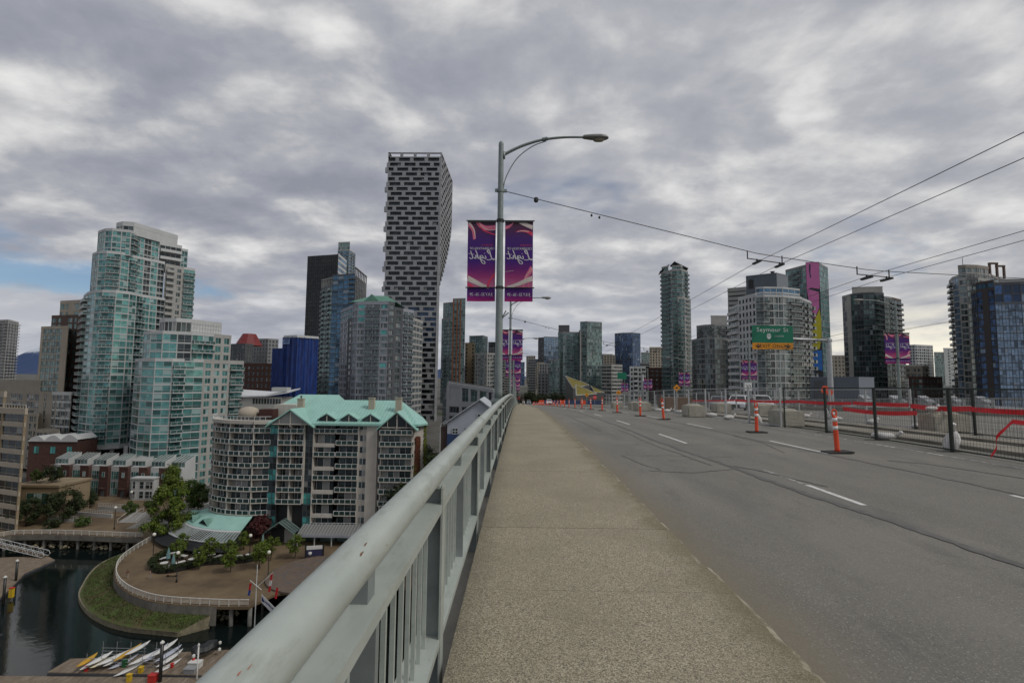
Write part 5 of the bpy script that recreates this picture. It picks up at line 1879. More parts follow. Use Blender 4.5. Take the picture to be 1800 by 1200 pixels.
FP = {
    'far_white': ([(-519.2, 470.0), (-491.6, 462.0), (-505.6, 485.0)], 52.3),
    'cream': ([(-203.5, 205.0), (-188.2, 201.0)], 20.7),
    'brown': ([(-208.1, 214.0), (-190.1, 210.0), (-211.9, 235.0)], 26.6),
    'brown_pent': ([(-214.3, 224.0), (-199.4, 220.0)], 34.7),
    'teal_low': ([(-181.7, 200.0), (-172.8, 192.0), (-165.8, 187.5), (-162.1, 186.5), (-157.8, 187.5), (-154.9, 190.5), (-154.9, 197.5), (-153.2, 203.0), (-152.4, 206.5)], 33.5),
    'teal_mid': ([(-173.0, 193.0), (-166.9, 189.0), (-163.3, 188.5), (-159.3, 190.5), (-158.1, 197.0), (-153.9, 207.0)], 49.5),
    'teal_up': ([(-172.2, 194.0), (-166.3, 190.5), (-163.1, 190.0), (-157.6, 192.5), (-159.4, 198.0), (-156.9, 207.0)], 59.0),
    'teal_pent': ([(-167.4, 197.0), (-163.1, 195.0), (-159.4, 196.0), (-154.3, 214.5)], 63.8),
    'teal_wing': ([(-153.0, 206.5), (-149.5, 213.0), (-146.8, 216.5)], 48.6),
    'teal_wing_up': ([(-156.5, 207.0), (-151.4, 213.5)], 58.4),
    'teal_corner': ([(-151.7, 213.6), (-149.9, 215.5)], 57.2),
    'low_b': ([(-136.0, 172.0), (-129.3, 166.5), (-123.3, 164.5), (-118.5, 166.0), (-116.5, 169.5), (-112.2, 173.0), (-108.4, 182.0), (-105.9, 187.0)], 6.3),
    'low_a': ([(-132.0, 170.0), (-127.3, 167.0), (-122.4, 166.0), (-115.0, 170.0), (-111.6, 177.0), (-108.9, 183.0)], 15.8),
    'low_p': ([(-128.7, 173.0), (-125.2, 170.5), (-120.8, 170.0), (-117.6, 173.0), (-113.5, 184.0)], 21.2),
    'redroof': ([(-215.3, 360.0), (-198.8, 352.0), (-197.0, 360.0)], 23.9),
    'grey_far': ([(-213.2, 390.0), (-199.1, 385.0), (-194.4, 392.0)], 30.2),
    'brick_low': ([(-170.3, 300.0), (-148.4, 295.0)], 8.2),
    'wrap_main': ([(-98.5, 203.0), (-91.5, 200.0), (-85.4, 207.0)], 17.7),
    'wrap_low': ([(-103.8, 205.0), (-97.7, 202.0)], 13.1),
    'black': ([(-191.0, 432.0), (-160.3, 424.0), (-162.2, 450.0)], 109.0),
    'blue_back': ([(-186.3, 482.0), (-179.1, 472.0), (-167.1, 470.0), (-166.1, 485.0)], 132.8),
    'bt_left': ([(-129.6, 316.0), (-118.7, 307.0)], 58.6),
    'bt_main': ([(-119.2, 307.0), (-103.0, 302.0)], 65.2),
    'bt_right': ([(-103.0, 302.0), (-104.8, 330.0)], 67.0),
    'grey_c': ([(-76.1, 222.0), (-73.0, 219.0), (-58.7, 217.5), (-56.8, 220.0)], 34.6),
    'grey_l': ([(-88.2, 240.0), (-80.3, 228.0), (-76.4, 223.0)], 33.8),
    'grey_r': ([(-57.1, 221.0), (-54.2, 226.0), (-50.7, 232.0), (-48.9, 246.0)], 31.1),
    'vh_front': ([(-75.5, 270.0), (-44.8, 270.0)], 129.5),
    'conc_low': ([(-28.8, 188.0), (-25.9, 180.0), (-8.6, 172.0)], -0.5),
    'house': ([(-17.0, 122.0), (-5.8, 118.0)], -8.6),
    'orange_l': ([(-64.8, 408.0), (-54.9, 402.0)], 63.8),
    'orange_r': ([(-54.9, 402.0), (-44.4, 400.0)], 66.1),
    'brown_n': ([(-46.2, 420.0), (-37.8, 418.0)], 30.6),
    'teal_f': ([(-53.3, 525.0), (-38.1, 518.0), (-34.3, 535.0)], 45.5),
    'grey_n': ([(-36.0, 405.0), (-25.7, 398.0), (-18.5, 402.0)], 20.9),
    'dark_f': ([(-44.9, 720.0), (-26.3, 715.0)], 53.2),
    'beige_f': ([(14.0, 900.0), (30.7, 900.0)], 41.6),
    'blue_f': ([(-7.7, 780.0), (9.5, 780.0)], 26.1),
    'dark_m': ([(25.4, 640.0), (32.6, 634.0)], 53.8),
    'blue_m': ([(32.7, 636.0), (51.5, 640.0)], 54.8),
    'grey_m': ([(22.1, 520.0), (32.9, 520.0)], 16.4),
    'gp_low': ([(26.7, 430.0), (35.5, 428.0)], 17.4),
    'gp_main': ([(36.6, 455.0), (41.0, 451.0), (56.8, 452.0)], 43.7),
    'gp_box': ([(37.2, 457.0), (47.2, 456.0)], 50.5),
    'gp_right': ([(56.7, 451.0), (62.4, 447.0), (76.9, 453.0)], 53.2),
    'gp_rlow': ([(55.4, 449.0), (61.8, 446.0)], 45.0),
    'dblue': ([(122.1, 622.0), (128.6, 612.0), (141.1, 608.0), (152.9, 616.0)], 58.3),
    'gpeak': ([(174.6, 700.0), (187.5, 700.0)], 39.1),
    'beige2': ([(149.3, 560.0), (164.8, 560.0)], 37.5),
    'conc2': ([(72.9, 430.0), (79.4, 420.0), (90.3, 428.0)], 13.1),
    'white_low': ([(74.6, 330.0), (85.2, 330.0)], 9.3),
    'brick2': ([(88.7, 345.0), (101.3, 342.0)], 8.9),
    'slim': ([(98.3, 336.0), (102.0, 329.0), (102.6, 326.0), (108.6, 325.0), (114.8, 331.0)], 74.6),
    'slim_low': ([(105.5, 324.5), (110.1, 325.0), (116.7, 332.0)], 55.4),
    'curved': ([(106.6, 302.0), (106.1, 292.0), (108.5, 286.0), (112.9, 283.0), (119.2, 284.0), (127.4, 290.0)], 33.2),
    'curved_p': ([(113.9, 290.0), (123.3, 290.0)], 38.8),
    'wb_slat': ([(103.2, 240.0), (109.7, 236.0)], 45.7),
    'wb_left': ([(96.6, 224.0), (96.2, 214.0)], 33.9),
    'wb_face': ([(96.2, 214.0), (98.5, 203.0)], 36.9),
    'wb_main': ([(98.5, 203.0), (101.0, 201.5), (109.0, 202.0), (118.2, 206.0), (130.7, 219.0)], 40.6),
    'wb_pent': ([(99.8, 214.0), (109.3, 207.0), (116.8, 212.0)], 47.1),
    'mural_l': ([(149.0, 272.0), (152.6, 259.0)], 64.4),
    'mural_m': ([(152.6, 259.0), (158.9, 258.0)], 63.4),
    'mural_r': ([(158.9, 258.0), (169.6, 268.0)], 64.1),
    'bluebox': ([(89.7, 152.0), (100.1, 146.0), (109.6, 153.0)], 2.6),
    'far_r': ([(265.3, 420.0), (277.3, 420.0)], 22.6),
    'dark_gl': ([(189.7, 287.0), (189.2, 279.0), (193.1, 275.0), (198.3, 273.5), (204.7, 275.0)], 50.4),
    'dark_gr': ([(205.1, 275.5), (212.2, 279.0), (223.5, 287.0)], 48.6),
    'dark_gp': ([(193.5, 284.0), (208.7, 281.0)], 56.0),
    'whiteA': ([(411.9, 522.0), (413.4, 515.0), (439.9, 525.0)], 39.5),
    'whiteB': ([(457.9, 545.0), (469.6, 545.0)], 33.6),
    'whiteC': ([(434.0, 505.0), (446.6, 505.0)], 35.4),
    'brick3': ([(206.3, 262.0), (208.5, 256.0), (225.2, 264.0)], 7.5),
    'rg_left': ([(221.5, 252.0), (215.3, 243.0), (214.7, 239.0)], 52.8),
    'rg_main': ([(214.7, 239.0), (216.9, 237.5), (222.8, 238.0), (231.1, 241.0)], 57.4),
    'rg_right': ([(231.1, 241.0), (248.8, 252.0)], 59.1),
    'bl_left': ([(195.5, 212.0), (192.1, 206.0), (193.6, 200.0)], 39.5),
    'bl_main': ([(193.6, 200.0), (201.7, 197.5), (213.5, 196.0)], 41.3),
    'cream_near': ([(-150.1, 133.0), (-134.3, 127.0), (-125.3, 124.0), (-136.8, 136.0)], -8.1),
    'mid_a': ([(-224.2, 208.0), (-197.1, 200.0), (-190.9, 199.0), (-180.1, 196.0)], -6.6),
}

# ================================================================ left bank towers
def P(k):
    return FP[k][0]


def Z(k):
    return FP[k][1]


# -- tall teal glass tower
B = Bld('glass_tower', 'tall pale tower of teal glass with stepped curved top on the left', 'tower', base_of(P('teal_low')))
sT = St(fh=2.66, band=0.34, bay=3.5, pat='gg', wall=W_WHITE, glass=G_TEAL, frame=W_WHITE, pier=0.2, nv=2, tr=0.3, bd=1.3, rail=RAILGLASS_T, proud=0.14, ft=0.07)
sTb = sT.mod(pat='b', nv=2)
sTg = sT.mod(pat='g')
zb = -25.6
B.mass(P('teal_low'), zb, Z('teal_low'), [sTb.mod(bay=9), sTg.mod(bay=9), sT.mod(bay=4), sTb.mod(bay=4.2), sTg.mod(bay=4.4), sTb.mod(bay=3.6, pat='gb'), sT.mod(bay=2.9), sT.mod(bay=3.6, pat='dg')], 20)
B.mass(P('teal_mid'), Z('teal_low'), Z('teal_mid'), [sTg.mod(bay=4), sTg.mod(bay=4), sTb.mod(bay=4.5), sT.mod(bay=3.5, pat='gb'), sT.mod(bay=2.8, pat='gd')], 20)
B.mass(P('teal_up'), Z('teal_mid'), Z('teal_up'), [sTg, sTg.mod(bay=3.2), sTg.mod(bay=3), sTb.mod(bay=6), sT.mod(bay=2.8, pat='gd')], 18, roof=W_WHITE)
sPent = St(fh=4.8, band=2.2, bay=3.0, pat='g', wall=W_WHITE, glass=G_HOME, frame=W_PALE, nv=2, par=0.5)
B.mass(P('teal_pent'), Z('teal_up'), Z('teal_pent'), [sPent, sPent, sPent.mod(pat='s')], 10, roof=W_WHITE)
sW = St(fh=2.66, band=0.9, bay=3.4, pat='bw', wall=W_PALE, glass=G_HOME, frame=W_PALE, pier=0.5, bd=1.2, solid=True, nv=2, jamb=0.28)
B.mass(P('teal_wing'), zb, Z('teal_wing'), [sW, sTb.mod(bay=5.2)], 20)
sWu = St(fh=3.1, band=0.9, bay=8.5, pat='b', wall=W_WHITE, glass=G_DARK, frame=W_WHITE, solid=True, bd=1.6, nv=4)
B.mass(P('teal_wing_up'), Z('teal_wing'), Z('teal_wing_up'), sWu, 16)
B.mass(P('teal_corner'), Z('teal_wing'), Z('teal_corner'), sTg, 10)
# open colonnade at its foot
cb = MB()
P0 = P('teal_low')
for (x, y) in P0[1:7]:
    cb.lathe((x + 1.2, y + 1.8, 0), [(0.75, -38.5), (0.75, zb - 0.7)], 12)
B.part('columns', cb, W_WHITE, True)
ring = MB()
bkd = [(P0[-1][0] - 12, P0[-1][1] + 12), (P0[0][0] - 12, P0[0][1] + 12)]
ring.prism([(x * 0.994, y * 0.994) for x, y in P0] + bkd, zb - 1.3, zb - 0.25)
B.part('base_ring', ring, W_WHITE)
pod = MB()
pod.prism([(x * 1.03, y * 1.03) for x, y in P0] + [(x * 1.02, y * 1.02) for x, y in bkd], -38.4, zb - 1.3)
B.part('podium_wall', pod, W_DKGREY)
B.done()

# -- lower teal tower in front
B = Bld('glass_tower', 'shorter teal glass tower with rounded white penthouse, left of the green roofs', 'tower', base_of(P('low_b')))
sT = sT.mod(fh=2.72, wall=W_WHITE)
sTb, sTg = sT.mod(pat='b', nv=2), sT.mod(pat='g')
sWw = St(fh=2.72, band=0.85, bay=3.5, pat='ww', wall=W_PALE, glass=G_TEAL, frame=W_WHITE, pier=0.4, nv=2, jamb=0.18)
B.mass(P('low_b'), -37.4, Z('low_b'), [sTg.mod(bay=9), sTg.mod(bay=7), sTg.mod(bay=5.2), sTb.mod(bay=4.2), sTg.mod(bay=5.6), sWw.mod(bay=3.3), sW.mod(bay=5.6, pat='b', glass=G_TEAL, solid=False, slab=W_WHITE, rail=RAILGLASS_T)], 22)
B.mass(P('low_a'), Z('low_b'), Z('low_a'), [sTg.mod(bay=6), sTg.mod(bay=5), sTg.mod(bay=4.2, pat='gd'), sTb.mod(bay=4), sWw.mod(bay=3.2)], 18, roof=W_WHITE)
sDrum = St(fh=5.6, band=1.6, bay=1.5, pat='g', wall=W_WHITE, glass=G_HOME, frame=W_PALE, nv=1, par=0.4, pier=0.12)
B.mass(P('low_p'), Z('low_a'), Z('low_p'), [sDrum, sDrum, sDrum, sDrum.mod(pat='s')], 10, roof=W_WHITE)
gm = MB()
a, b = P('low_p')[3], P('low_p')[4]
L = math.hypot(b[0] - a[0], b[1] - a[1])
u = ((b[0] - a[0]) / L, (b[1] - a[1]) / L)
nn = (u[1], -u[0])
for i in range(12):
    gm.obox(a, u, nn, L * i / 11 - 0.04, L * i / 11 + 0.04, 0.16, 0.24, Z('low_a'), Z('low_p'))
for i in range(5):
    z = Z('low_a') + (Z('low_p') - Z('low_a')) * i / 4
    gm.obox(a, u, nn, 0, L, 0.16, 0.22, z - 0.04, z + 0.04)
B.part('screen_grid', gm, W_PALE)
B.done()

# -- cream and brown tower at the far left
B = Bld('apartment_tower', 'cream and brown apartment tower with green glass bays, left of the tall teal tower', 'tower', base_of(P('cream')))
sC = St(fh=2.8, band=0.35, bay=2.6, pat='g', wall=W_CREAM, glass=G_SEA, frame=W_GREY, pier=0.18, nv=2, tr=0.3)
pc = P('cream')
dx, dy = pc[1][0] - pc[0][0], pc[1][1] - pc[0][1]
f = lambda t: (pc[0][0] + dx * t, pc[0][1] + dy * t)
B.mass([f(0.0), f(0.08), f(0.78), f(1.0)], -12.0, Z('cream'), [sC.mod(pat='s', bay=2), sC, sC.mod(pat='s')], 16)
sBr = St(fh=2.8, band=0.7, bay=3.2, pat='gws', wall=W_BROWN, glass=G_SEA, frame=W_GREY, pier=0.4, nv=2)
B.mass(P('brown')[:2], -30.0, Z('brown'), sBr, 20)
B.mass(P('brown_pent'), Z('brown'), Z('brown_pent'), St(fh=4.5, band=1.2, bay=3.4, pat='gws', wall=W_CREAM, glass=G_SEA), 12)
B.done()

# -- far white tower
B = Bld('apartment_tower', 'white balconied tower at the far left edge of the skyline', 'tower', base_of(P('far_white')), far=True)
B.mass(P('far_white'), -25, Z('far_white'), St(fh=3.0, band=1.3, bay=4.0, pat='bg', wall=W_PALE, glass=G_DARK, solid=True, bd=1.6), 20)
B.done()

# -- midrise with terraces below the cream tower
B = Bld('apartment_block', 'beige midrise block with stepped terraces and white framed glazing, far left', 'apartment block', base_of(P('mid_a')), 160)
sM = St(fh=3.1, band=0.7, bay=2.5, pat='ggws', wall=W_BEIGE, glass=G_HOME, frame=W_WHITE, pier=0.2, nv=2, tr=0.3, bandmat=W_BEIGE)
pm_ = P('mid_a')
B.mass(pm_, -36, Z('mid_a'), [sM.mod(pat='gggs'), sM.mod(pat='sws'), sM.mod(pat='wggg', wall=W_BEIGE, bandmat=W_WHITE)], 20)
o = [(x * 0.975 + 0, y * 0.975) for x, y in pm_]
B.mass([o[0], o[1]], -36, Z('mid_a') - 8.5, sM.mod(pat='gws'), 8)
q = [(x * 0.96, y * 0.96) for x, y in pm_]
B.mass([q[1], q[2], ((q[2][0] + q[3][0]) / 2, (q[2][1] + q[3][1]) / 2)], -36, Z('mid_a') - 14.5, sM.mod(pat='gwg'), 8)
B.mass([(x * 1.02, y * 1.02) for x, y in pm_[:2]], Z('mid_a'), Z('mid_a') + 4.5, sM.mod(pat='s'), 6)
B.done()

# -- near cream block with long balconies, cut by the left edge
B = Bld('apartment_block', 'cream block with long rounded balconies at the left edge of the picture', 'apartment block', base_of(P('cream_near')), 120)
sN = St(fh=3.45, band=1.15, bay=8.0, pat='g', wall=W_TAN, glass=G_DARK, frame=W_CREAM, pier=0.6, nv=3, bandmat=W_CREAM, proud=0.3, tr=0.3, par=0.8)
pn = P('cream_near')[:3]
poly = B.mass(pn, -39, Z('cream_near'), sN, 16)
B.mass([(x * 1.03, y * 1.03) for x, y in pn[:2]], Z('cream_near'), Z('cream_near') + 4.0, sN.mod(fh=4), 12)
tm = MB()
for i in range(2):
    a, b = pn[i], pn[i + 1]
    L = math.hypot(b[0] - a[0], b[1] - a[1])
    u = ((b[0] - a[0]) / L, (b[1] - a[1]) / L)
    nn = (u[1], -u[0])
    for k in range(9):
        tm.obox(a, u, nn, L * k / 8 - 0.05, L * k / 8 + 0.05, 0.1, 0.2, Z('cream_near') + 0.8, Z('cream_near') + 1.7)
    tm.obox(a, u, nn, 0, L, 0.08, 0.22, Z('cream_near') + 1.7, Z('cream_near') + 1.82)
B.part('terrace_rail', tm, W_WHITE)
a, b = pn[1], pn[2]
L = math.hypot(b[0] - a[0], b[1] - a[1])
u = ((b[0] - a[0]) / L, (b[1] - a[1]) / L)
nn = (u[1], -u[0])
bw_ = MB()
bw_.box((-139.0, 136.0, -39.0), (-126.5, 146.0, -29.6))
bw_.box((-139.2, 135.7, -29.6), (-126.2, 146.2, -29.0))
B.part('low_wing', bw_, W_TAN)
B.window((-139.0, 136.0), (1.0, 0.0), (0.0, -1.0), 3.5, -34.2, 6.5, 3.0, sN.mod(nv=3, tr=0, glass=G_TEAL))
B.done()

# -- red crowned and grey blocks behind the teal tower
B = Bld('apartment_tower', 'round tower with dark red faceted roof behind the white penthouse', 'tower', base_of(P('redroof')), far=True)
pr_ = P('redroof')
B.mass(pr_, -25, Z('redroof'), St(fh=3.0, band=0.9, bay=3.0, pat='wg', wall=W_DKGREY, glass=G_DARK), 16)
rm = MB()
c = (sum(p[0] for p in pr_) / 3, pr_[0][1] + 6)
n = 10
vs = [(c[0] + 9.5 * math.cos(2 * math.pi * i / n), c[1] + 9.5 * math.sin(2 * math.pi * i / n), Z('redroof')) for i in range(n)]
vs += [(c[0] + 4.5 * math.cos(2 * math.pi * i / n), c[1] + 4.5 * math.sin(2 * math.pi * i / n), Z('redroof') + 9.0) for i in range(n)]
rm.add(vs, [(i, (i + 1) % n, n + (i + 1) % n, n + i) for i in range(n)] + [tuple(range(n, 2 * n))])
B.part('roof', rm, mat('red_roof', (0.17, 0.018, 0.018), 0.6, var=0.3, vscale=0.6))
B.done()
B = Bld('apartment_block', 'grey grid-windowed block right of the dark red roof', 'apartment block', base_of(P('grey_far')), far=True)
B.mass(P('grey_far'), -25, Z('grey_far'), St(fh=3.1, band=1.0, bay=3.0, pat='w', wall=W_GREY, glass=G_DARK), 16)
B.done()
B = Bld('brick_building', 'low dark red brick building behind the lower teal tower', 'building', base_of(P('brick_low')), far=True)
B.mass(P('brick_low'), -32, Z('brick_low'), St(fh=3.6, band=1.6, bay=3.4, pat='w', wall=W_BRICK, glass=G_DARK), 14)
B.done()

# -- building wrapped in blue sheeting
wrapm, k, b_ = principled('blue_sheeting')
geo = k.node('ShaderNodeNewGeometry')
x, y, z = k.sep(geo.outputs['Position'])
nz = k.noise(k.comb(k.math('MULTIPLY', x, 1.2), k.math('MULTIPLY', y, 1.2), k.math('MULTIPLY', z, 0.25)), 0.8, 4, 0.6)
k.put(b_.inputs['Base Color'], k.mix(k.ramp(nz, [(0.35, 0.0), (0.65, 1.0)]), (0.005, 0.018, 0.105), (0.010, 0.042, 0.20)))
b_.inputs['Roughness'].default_value = 0.45
t = thing('wrapped_building', 'building under repair wrapped in bright blue sheeting', 'building', base_of(P('wrap_main')))
bx, by, bz = t.location


def sheet(pts, z0, z1, seed, amp=0.55):
    r = random.Random(seed)
    mb = MB()
    cols = []
    for (a, b2) in zip(pts, pts[1:]):
        L = math.hypot(b2[0] - a[0], b2[1] - a[1])
        u = ((b2[0] - a[0]) / L, (b2[1] - a[1]) / L)
        nn = (u[1], -u[0])
        n = max(6, int(L / 0.45))
        for i in range(n):
            s = L * i / n
            d = amp * (0.5 + 0.5 * math.sin(s * 2 * math.pi / 2.6 + seed)) ** 2 + r.uniform(0, 0.12)
            cols.append((a[0] + u[0] * s + nn[0] * d - bx, a[1] + u[1] * s + nn[1] * d - by))
    cols.append((pts[-1][0] - bx, pts[-1][1] - by))
    m = 8
    vs = [(x + r.uniform(-.06, .06), y + r.uniform(-.06, .06), z0 + (z1 - z0) * j / m - bz) for j in range(m + 1) for x, y in cols]
    n = len(cols)
    fs = [(j * n + i, j * n + i + 1, (j + 1) * n + i + 1, (j + 1) * n + i) for j in range(m) for i in range(n - 1)]
    mb.add(vs, fs)
    return mb


pw, pl = P('wrap_main'), P('wrap_low')
sheet(pw, -32, Z('wrap_main'), 1).build('sheeting', wrapm, t, False)
sheet(pl, -32, Z('wrap_low'), 2, 0.2).build('sheeting', wrapm, t, False)
cm = MB()
for pts, zt_ in ((pw, Z('wrap_main')), (pl, Z('wrap_low'))):
    mid = Vector((sum(p[0] for p in pts) / len(pts), sum(p[1] for p in pts) / len(pts)))
    d = mid.normalized() * 13
    cm.prism([(q[0] - bx, q[1] - by) for q in list(pts) + [(pts[-1][0] + d.x, pts[-1][1] + d.y), (pts[0][0] + d.x, pts[0][1] + d.y)]], -36 - bz, zt_ - 0.3 - bz)
cm.build('body', wrapm, t)
rfm = MB()
d = Vector((pw[1][0], pw[1][1])).normalized() * 13
rfm.prism([(q[0] * 0.997 - bx, q[1] * 0.997 - by) for q in list(pw)] + [(pw[-1][0] + d.x - bx, pw[-1][1] + d.y - by), (pw[0][0] + d.x - bx, pw[0][1] + d.y - by)], Z('wrap_main') - 0.25 - bz, Z('wrap_main') + 0.7 - bz)
rfm.build('roof', W_WHITE, t)
a, b = pw[0], pw[1]
L = math.hypot(b[0] - a[0], b[1] - a[1])
u = ((b[0] - a[0]) / L, (b[1] - a[1]) / L)
nn = (u[1], -u[0])
MB().obox((a[0] - bx, a[1] - by), u, nn, 0.4, 4.4, 0.75, 0.85, Z('wrap_main') - 3.0 - bz, Z('wrap_main') - 0.8 - bz).build('contractor_sign', mat('pale_blue_panel', (0.16, 0.24, 0.42), 0.5), t)
sl = MB()
for zz, w0, w1 in ((Z('wrap_main') - 1.5, 1.7, 4.0), (Z('wrap_main') - 2.2, 1.7, 3.6)):
    sl.obox((a[0] - bx, a[1] - by), u, nn, w0, w1, 0.86, 0.875, zz - bz, zz + 0.35 - bz)
sl.build('lettering', mat('sign_navy', (0.02, 0.03, 0.12), 0.5), t)
# its site shed with white roof
t = thing('site_shed', 'low site building with long white roof before the blue sheeting', 'building', (-100.0, 186.0, -36))
MB().box((-13, 0, 0), (10, 9, 29.5)).build('wall', W_PALE, t)
MB().add([(-14, -0.6, 29.6), (4, -0.6, 30.2), (12.5, -0.6, 31.6), (12.5, 10, 32.8), (4, 10, 31.2), (-14, 10, 32.2), (-14, -0.6, 29.1), (4, -0.6, 29.7), (12.5, -0.6, 31.1), (12.5, 10, 32.3), (4, 10, 30.7), (-14, 10, 31.7)],
         [(0, 1, 4, 5), (1, 2, 3, 4), (6, 7, 1, 0), (7, 8, 2, 1), (8, 9, 3, 2)]).build('roof', mat('white_membrane', (0.62, 0.64, 0.66), 0.6, var=0.08, vscale=0.6), t)
MB().box((6.2, -0.4, 31.6), (12.0, 3, 33.2)).build('rooftop_unit', W_WHITE, t)
for i in range(10):
    MB().box((-1.0 + i * 1.1, -0.08, 27.0), (-0.25 + i * 1.1, -0.01, 28.9)).build('window', G_DARK, t)

# -- black slab tower and blue crown behind
B = Bld('office_tower', 'black slab tower with white edge rising behind the blue glass tower', 'tower', base_of(P('black')), far=True)
B.mass(P('black'), -10, Z('black'), [St(fh=3.3, band=0.5, bay=2.2, pat='g', wall=W_BLACK, glass=glass('black_glass', (0.03, 0.032, 0.034), tint_share=0.6, pale_share=0.0, metal=0.2), frame=W_BLACK, pier=0.2, nv=1, par=0.2),
                                   St(fh=5.2, band=2.0, bay=20, pat='g', wall=W_WHITE, glass=G_BLUE, frame=W_WHITE, nv=3)], 30)
B.done()
B = Bld('glass_tower', 'pale blue tower with flat crown behind the black slab', 'tower', base_of(P('blue_back')), far=True)
B.mass(P('blue_back')[1:], 20, Z('blue_back') - 8, St(fh=3.2, band=0.7, bay=3.2, pat='gb', wall=W_PALE, glass=G_BLUE, frame=W_PALE, solid=False), 20)
B.mass([(x * 1.0, y + 1.0) for x, y in P('blue_back')[1:3]], Z('blue_back') - 8, Z('blue_back'), St(fh=4, band=0.4, bay=4, pat='g', wall=W_PALE, glass=G_SEA), 14)
B.mass(P('blue_back')[:2], 20, Z('blue_back') - 12, St(fh=3.2, band=0.5, bay=3.2, pat='g', wall=W_SLATE, glass=G_BLUE), 16)
B.done()
B = Bld('glass_tower', 'sky blue glass tower with concrete crown grid, right of the blue sheeting', 'tower', base_of(P('bt_main')), 260)
sB = St(fh=3.05, band=0.35, bay=3.0, pat='g', wall=W_SLATE, glass=G_BLUE, frame=W_PALE, pier=0.14, nv=1, tr=0.3)
B.mass(P('bt_main'), -30, Z('bt_main'), sB.mod(pat='gggb', bd=1.2, bay=4.2), 20, zvis=-14)
B.mass(P('bt_left'), -30, Z('bt_left'), sB.mod(glass=G_SEA, pat='bg', bay=3.4, bd=1.2), 16, zvis=-14)
B.mass(P('bt_right'), -10, Z('bt_right') - 3, St(fh=3.05, band=0.8, bay=4, pat='w', wall=W_PALE, glass=G_DARK, pier=0.5), 16, zvis=10)
cg = MB()
for (kk, zz) in (('bt_right', Z('bt_right') - 3), ('bt_left', Z('bt_left'))):
    a, b = P(kk)[0], P(kk)[1]
    L = math.hypot(b[0] - a[0], b[1] - a[1])
    u = ((b[0] - a[0]) / L, (b[1] - a[1]) / L)
    nn = (u[1], -u[0])
    for i in range(8):
        cg.obox(a, u, nn, L * i / 7 - 0.25, L * i / 7 + 0.25, -0.4, 0.2, zz, zz + 5.5)
    cg.obox(a, u, nn, -0.3, L + 0.3, -0.5, 0.3, zz + 5.5, zz + 6.2)
B.part('crown_frame', cg, W_PALE)
B.done()

# -- grey lilac tower with green hipped cap
B = Bld('apartment_tower', 'lilac grey apartment tower with small green hipped roof behind the green roofed block', 'tower', base_of(P('grey_c')), 300)
sG = St(fh=2.95, band=0.95, bay=3.6, pat='gbbg', wall=W_LILAC, glass=G_GREY, frame=W_LILAC, pier=0.5, nv=4, bd=1.0, rail=RAILGLASS, slab=W_LILAC, proud=0.22)
zv = -16
B.mass(P('grey_c'), -36, Z('grey_c'), [sG.mod(pat='g', bay=6), sG.mod(bay=3.58), sG.mod(pat='g', bay=6, wall=W_DKGREY)], 18, zvis=zv)
B.mass(P('grey_l'), -36, Z('grey_l') - 6, [sG.mod(pat='wg', bay=4, nv=2), sG.mod(pat='w', nv=2, wall=W_DKGREY, bay=5)], 16, zvis=zv)
B.mass([(x * 1.01, y * 1.01) for x, y in P('grey_l')], Z('grey_l') - 6, Z('grey_l'), sG.mod(pat='g', glass=G_AQUA), 16)
B.mass(P('grey_r')[:3], -36, Z('grey_r') + 1.5, [sG.mod(pat='w', bay=5.8, wall=W_DKGREY, nv=2), sG.mod(pat='b', bay=3.4)], 14, zvis=zv)
B.mass([P('grey_r')[2], P('grey_r')[3]], -36, Z('grey_r') - 2.0, sG.mod(pat='g', bay=4.6, glass=G_GREY, wall=W_PALE), 12, zvis=zv)
G_ROOF = mat('copper_green_roof', (0.29, 0.51, 0.445), 0.55, var=0.10, vscale=0.35, streak=0.10)
G_ROOFD = mat('dull_green_roof', (0.10, 0.235, 0.175), 0.6, var=0.1, vscale=0.3)
hr = MB()
zc = Z('grey_c') + 0.9
g0, g1 = P('grey_c')[0], P('grey_c')[3]
cx_, cy_ = (g0[0] + g1[0]) / 2, (g0[1] + g1[1]) / 2 + 7
hr.add([(cx_ - 10.5, cy_ - 8, zc), (cx_ + 10.5, cy_ - 8, zc), (cx_ + 10.5, cy_ + 8, zc), (cx_ - 10.5, cy_ + 8, zc), (cx_ - 3.0, cy_, zc + 4.2), (cx_ + 4.0, cy_, zc + 4.2)],
       [(0, 1, 5, 4), (1, 2, 5), (2, 3, 4, 5), (3, 0, 4)])
hr.add([(cx_ - 4.5, cy_ - 8.4, zc), (cx_ + 3.0, cy_ - 8.4, zc), (cx_ - 0.7, cy_ - 8.4, zc + 3.6), (cx_ - 0.7, cy_ + 1, zc + 3.6)], [(0, 1, 2), (1, 3, 2), (0, 2, 3)])
B.part('roof', hr, G_ROOFD)
# top-floor glazing in bright aqua, as built
a, b = P('grey_c')[1], P('grey_c')[2]
L = math.hypot(b[0] - a[0], b[1] - a[1])
u = ((b[0] - a[0]) / L, (b[1] - a[1]) / L)
nn = (u[1], -u[0])
for (w0, fl) in ((0.35, 0), (L - 3.7, 0), (L - 3.7, 4), (L - 3.7, 9), (0.35, 1), (0.35, 2)):
    z = Z('grey_c') - 2.95 * (fl + 1) + 0.6
    ob = link('window', win_mesh(3.2, 2.0, 3, 0.0, G_AQUA, W_LILAC), B.root, (a[0] + u[0] * w0 + nn[0] * 0.08 - B.base.x, a[1] + u[1] * w0 + nn[1] * 0.08 - B.base.y, z - B.base.z))
    ob.rotation_euler = (0, 0, math.atan2(u[1], u[0]))
B.done()

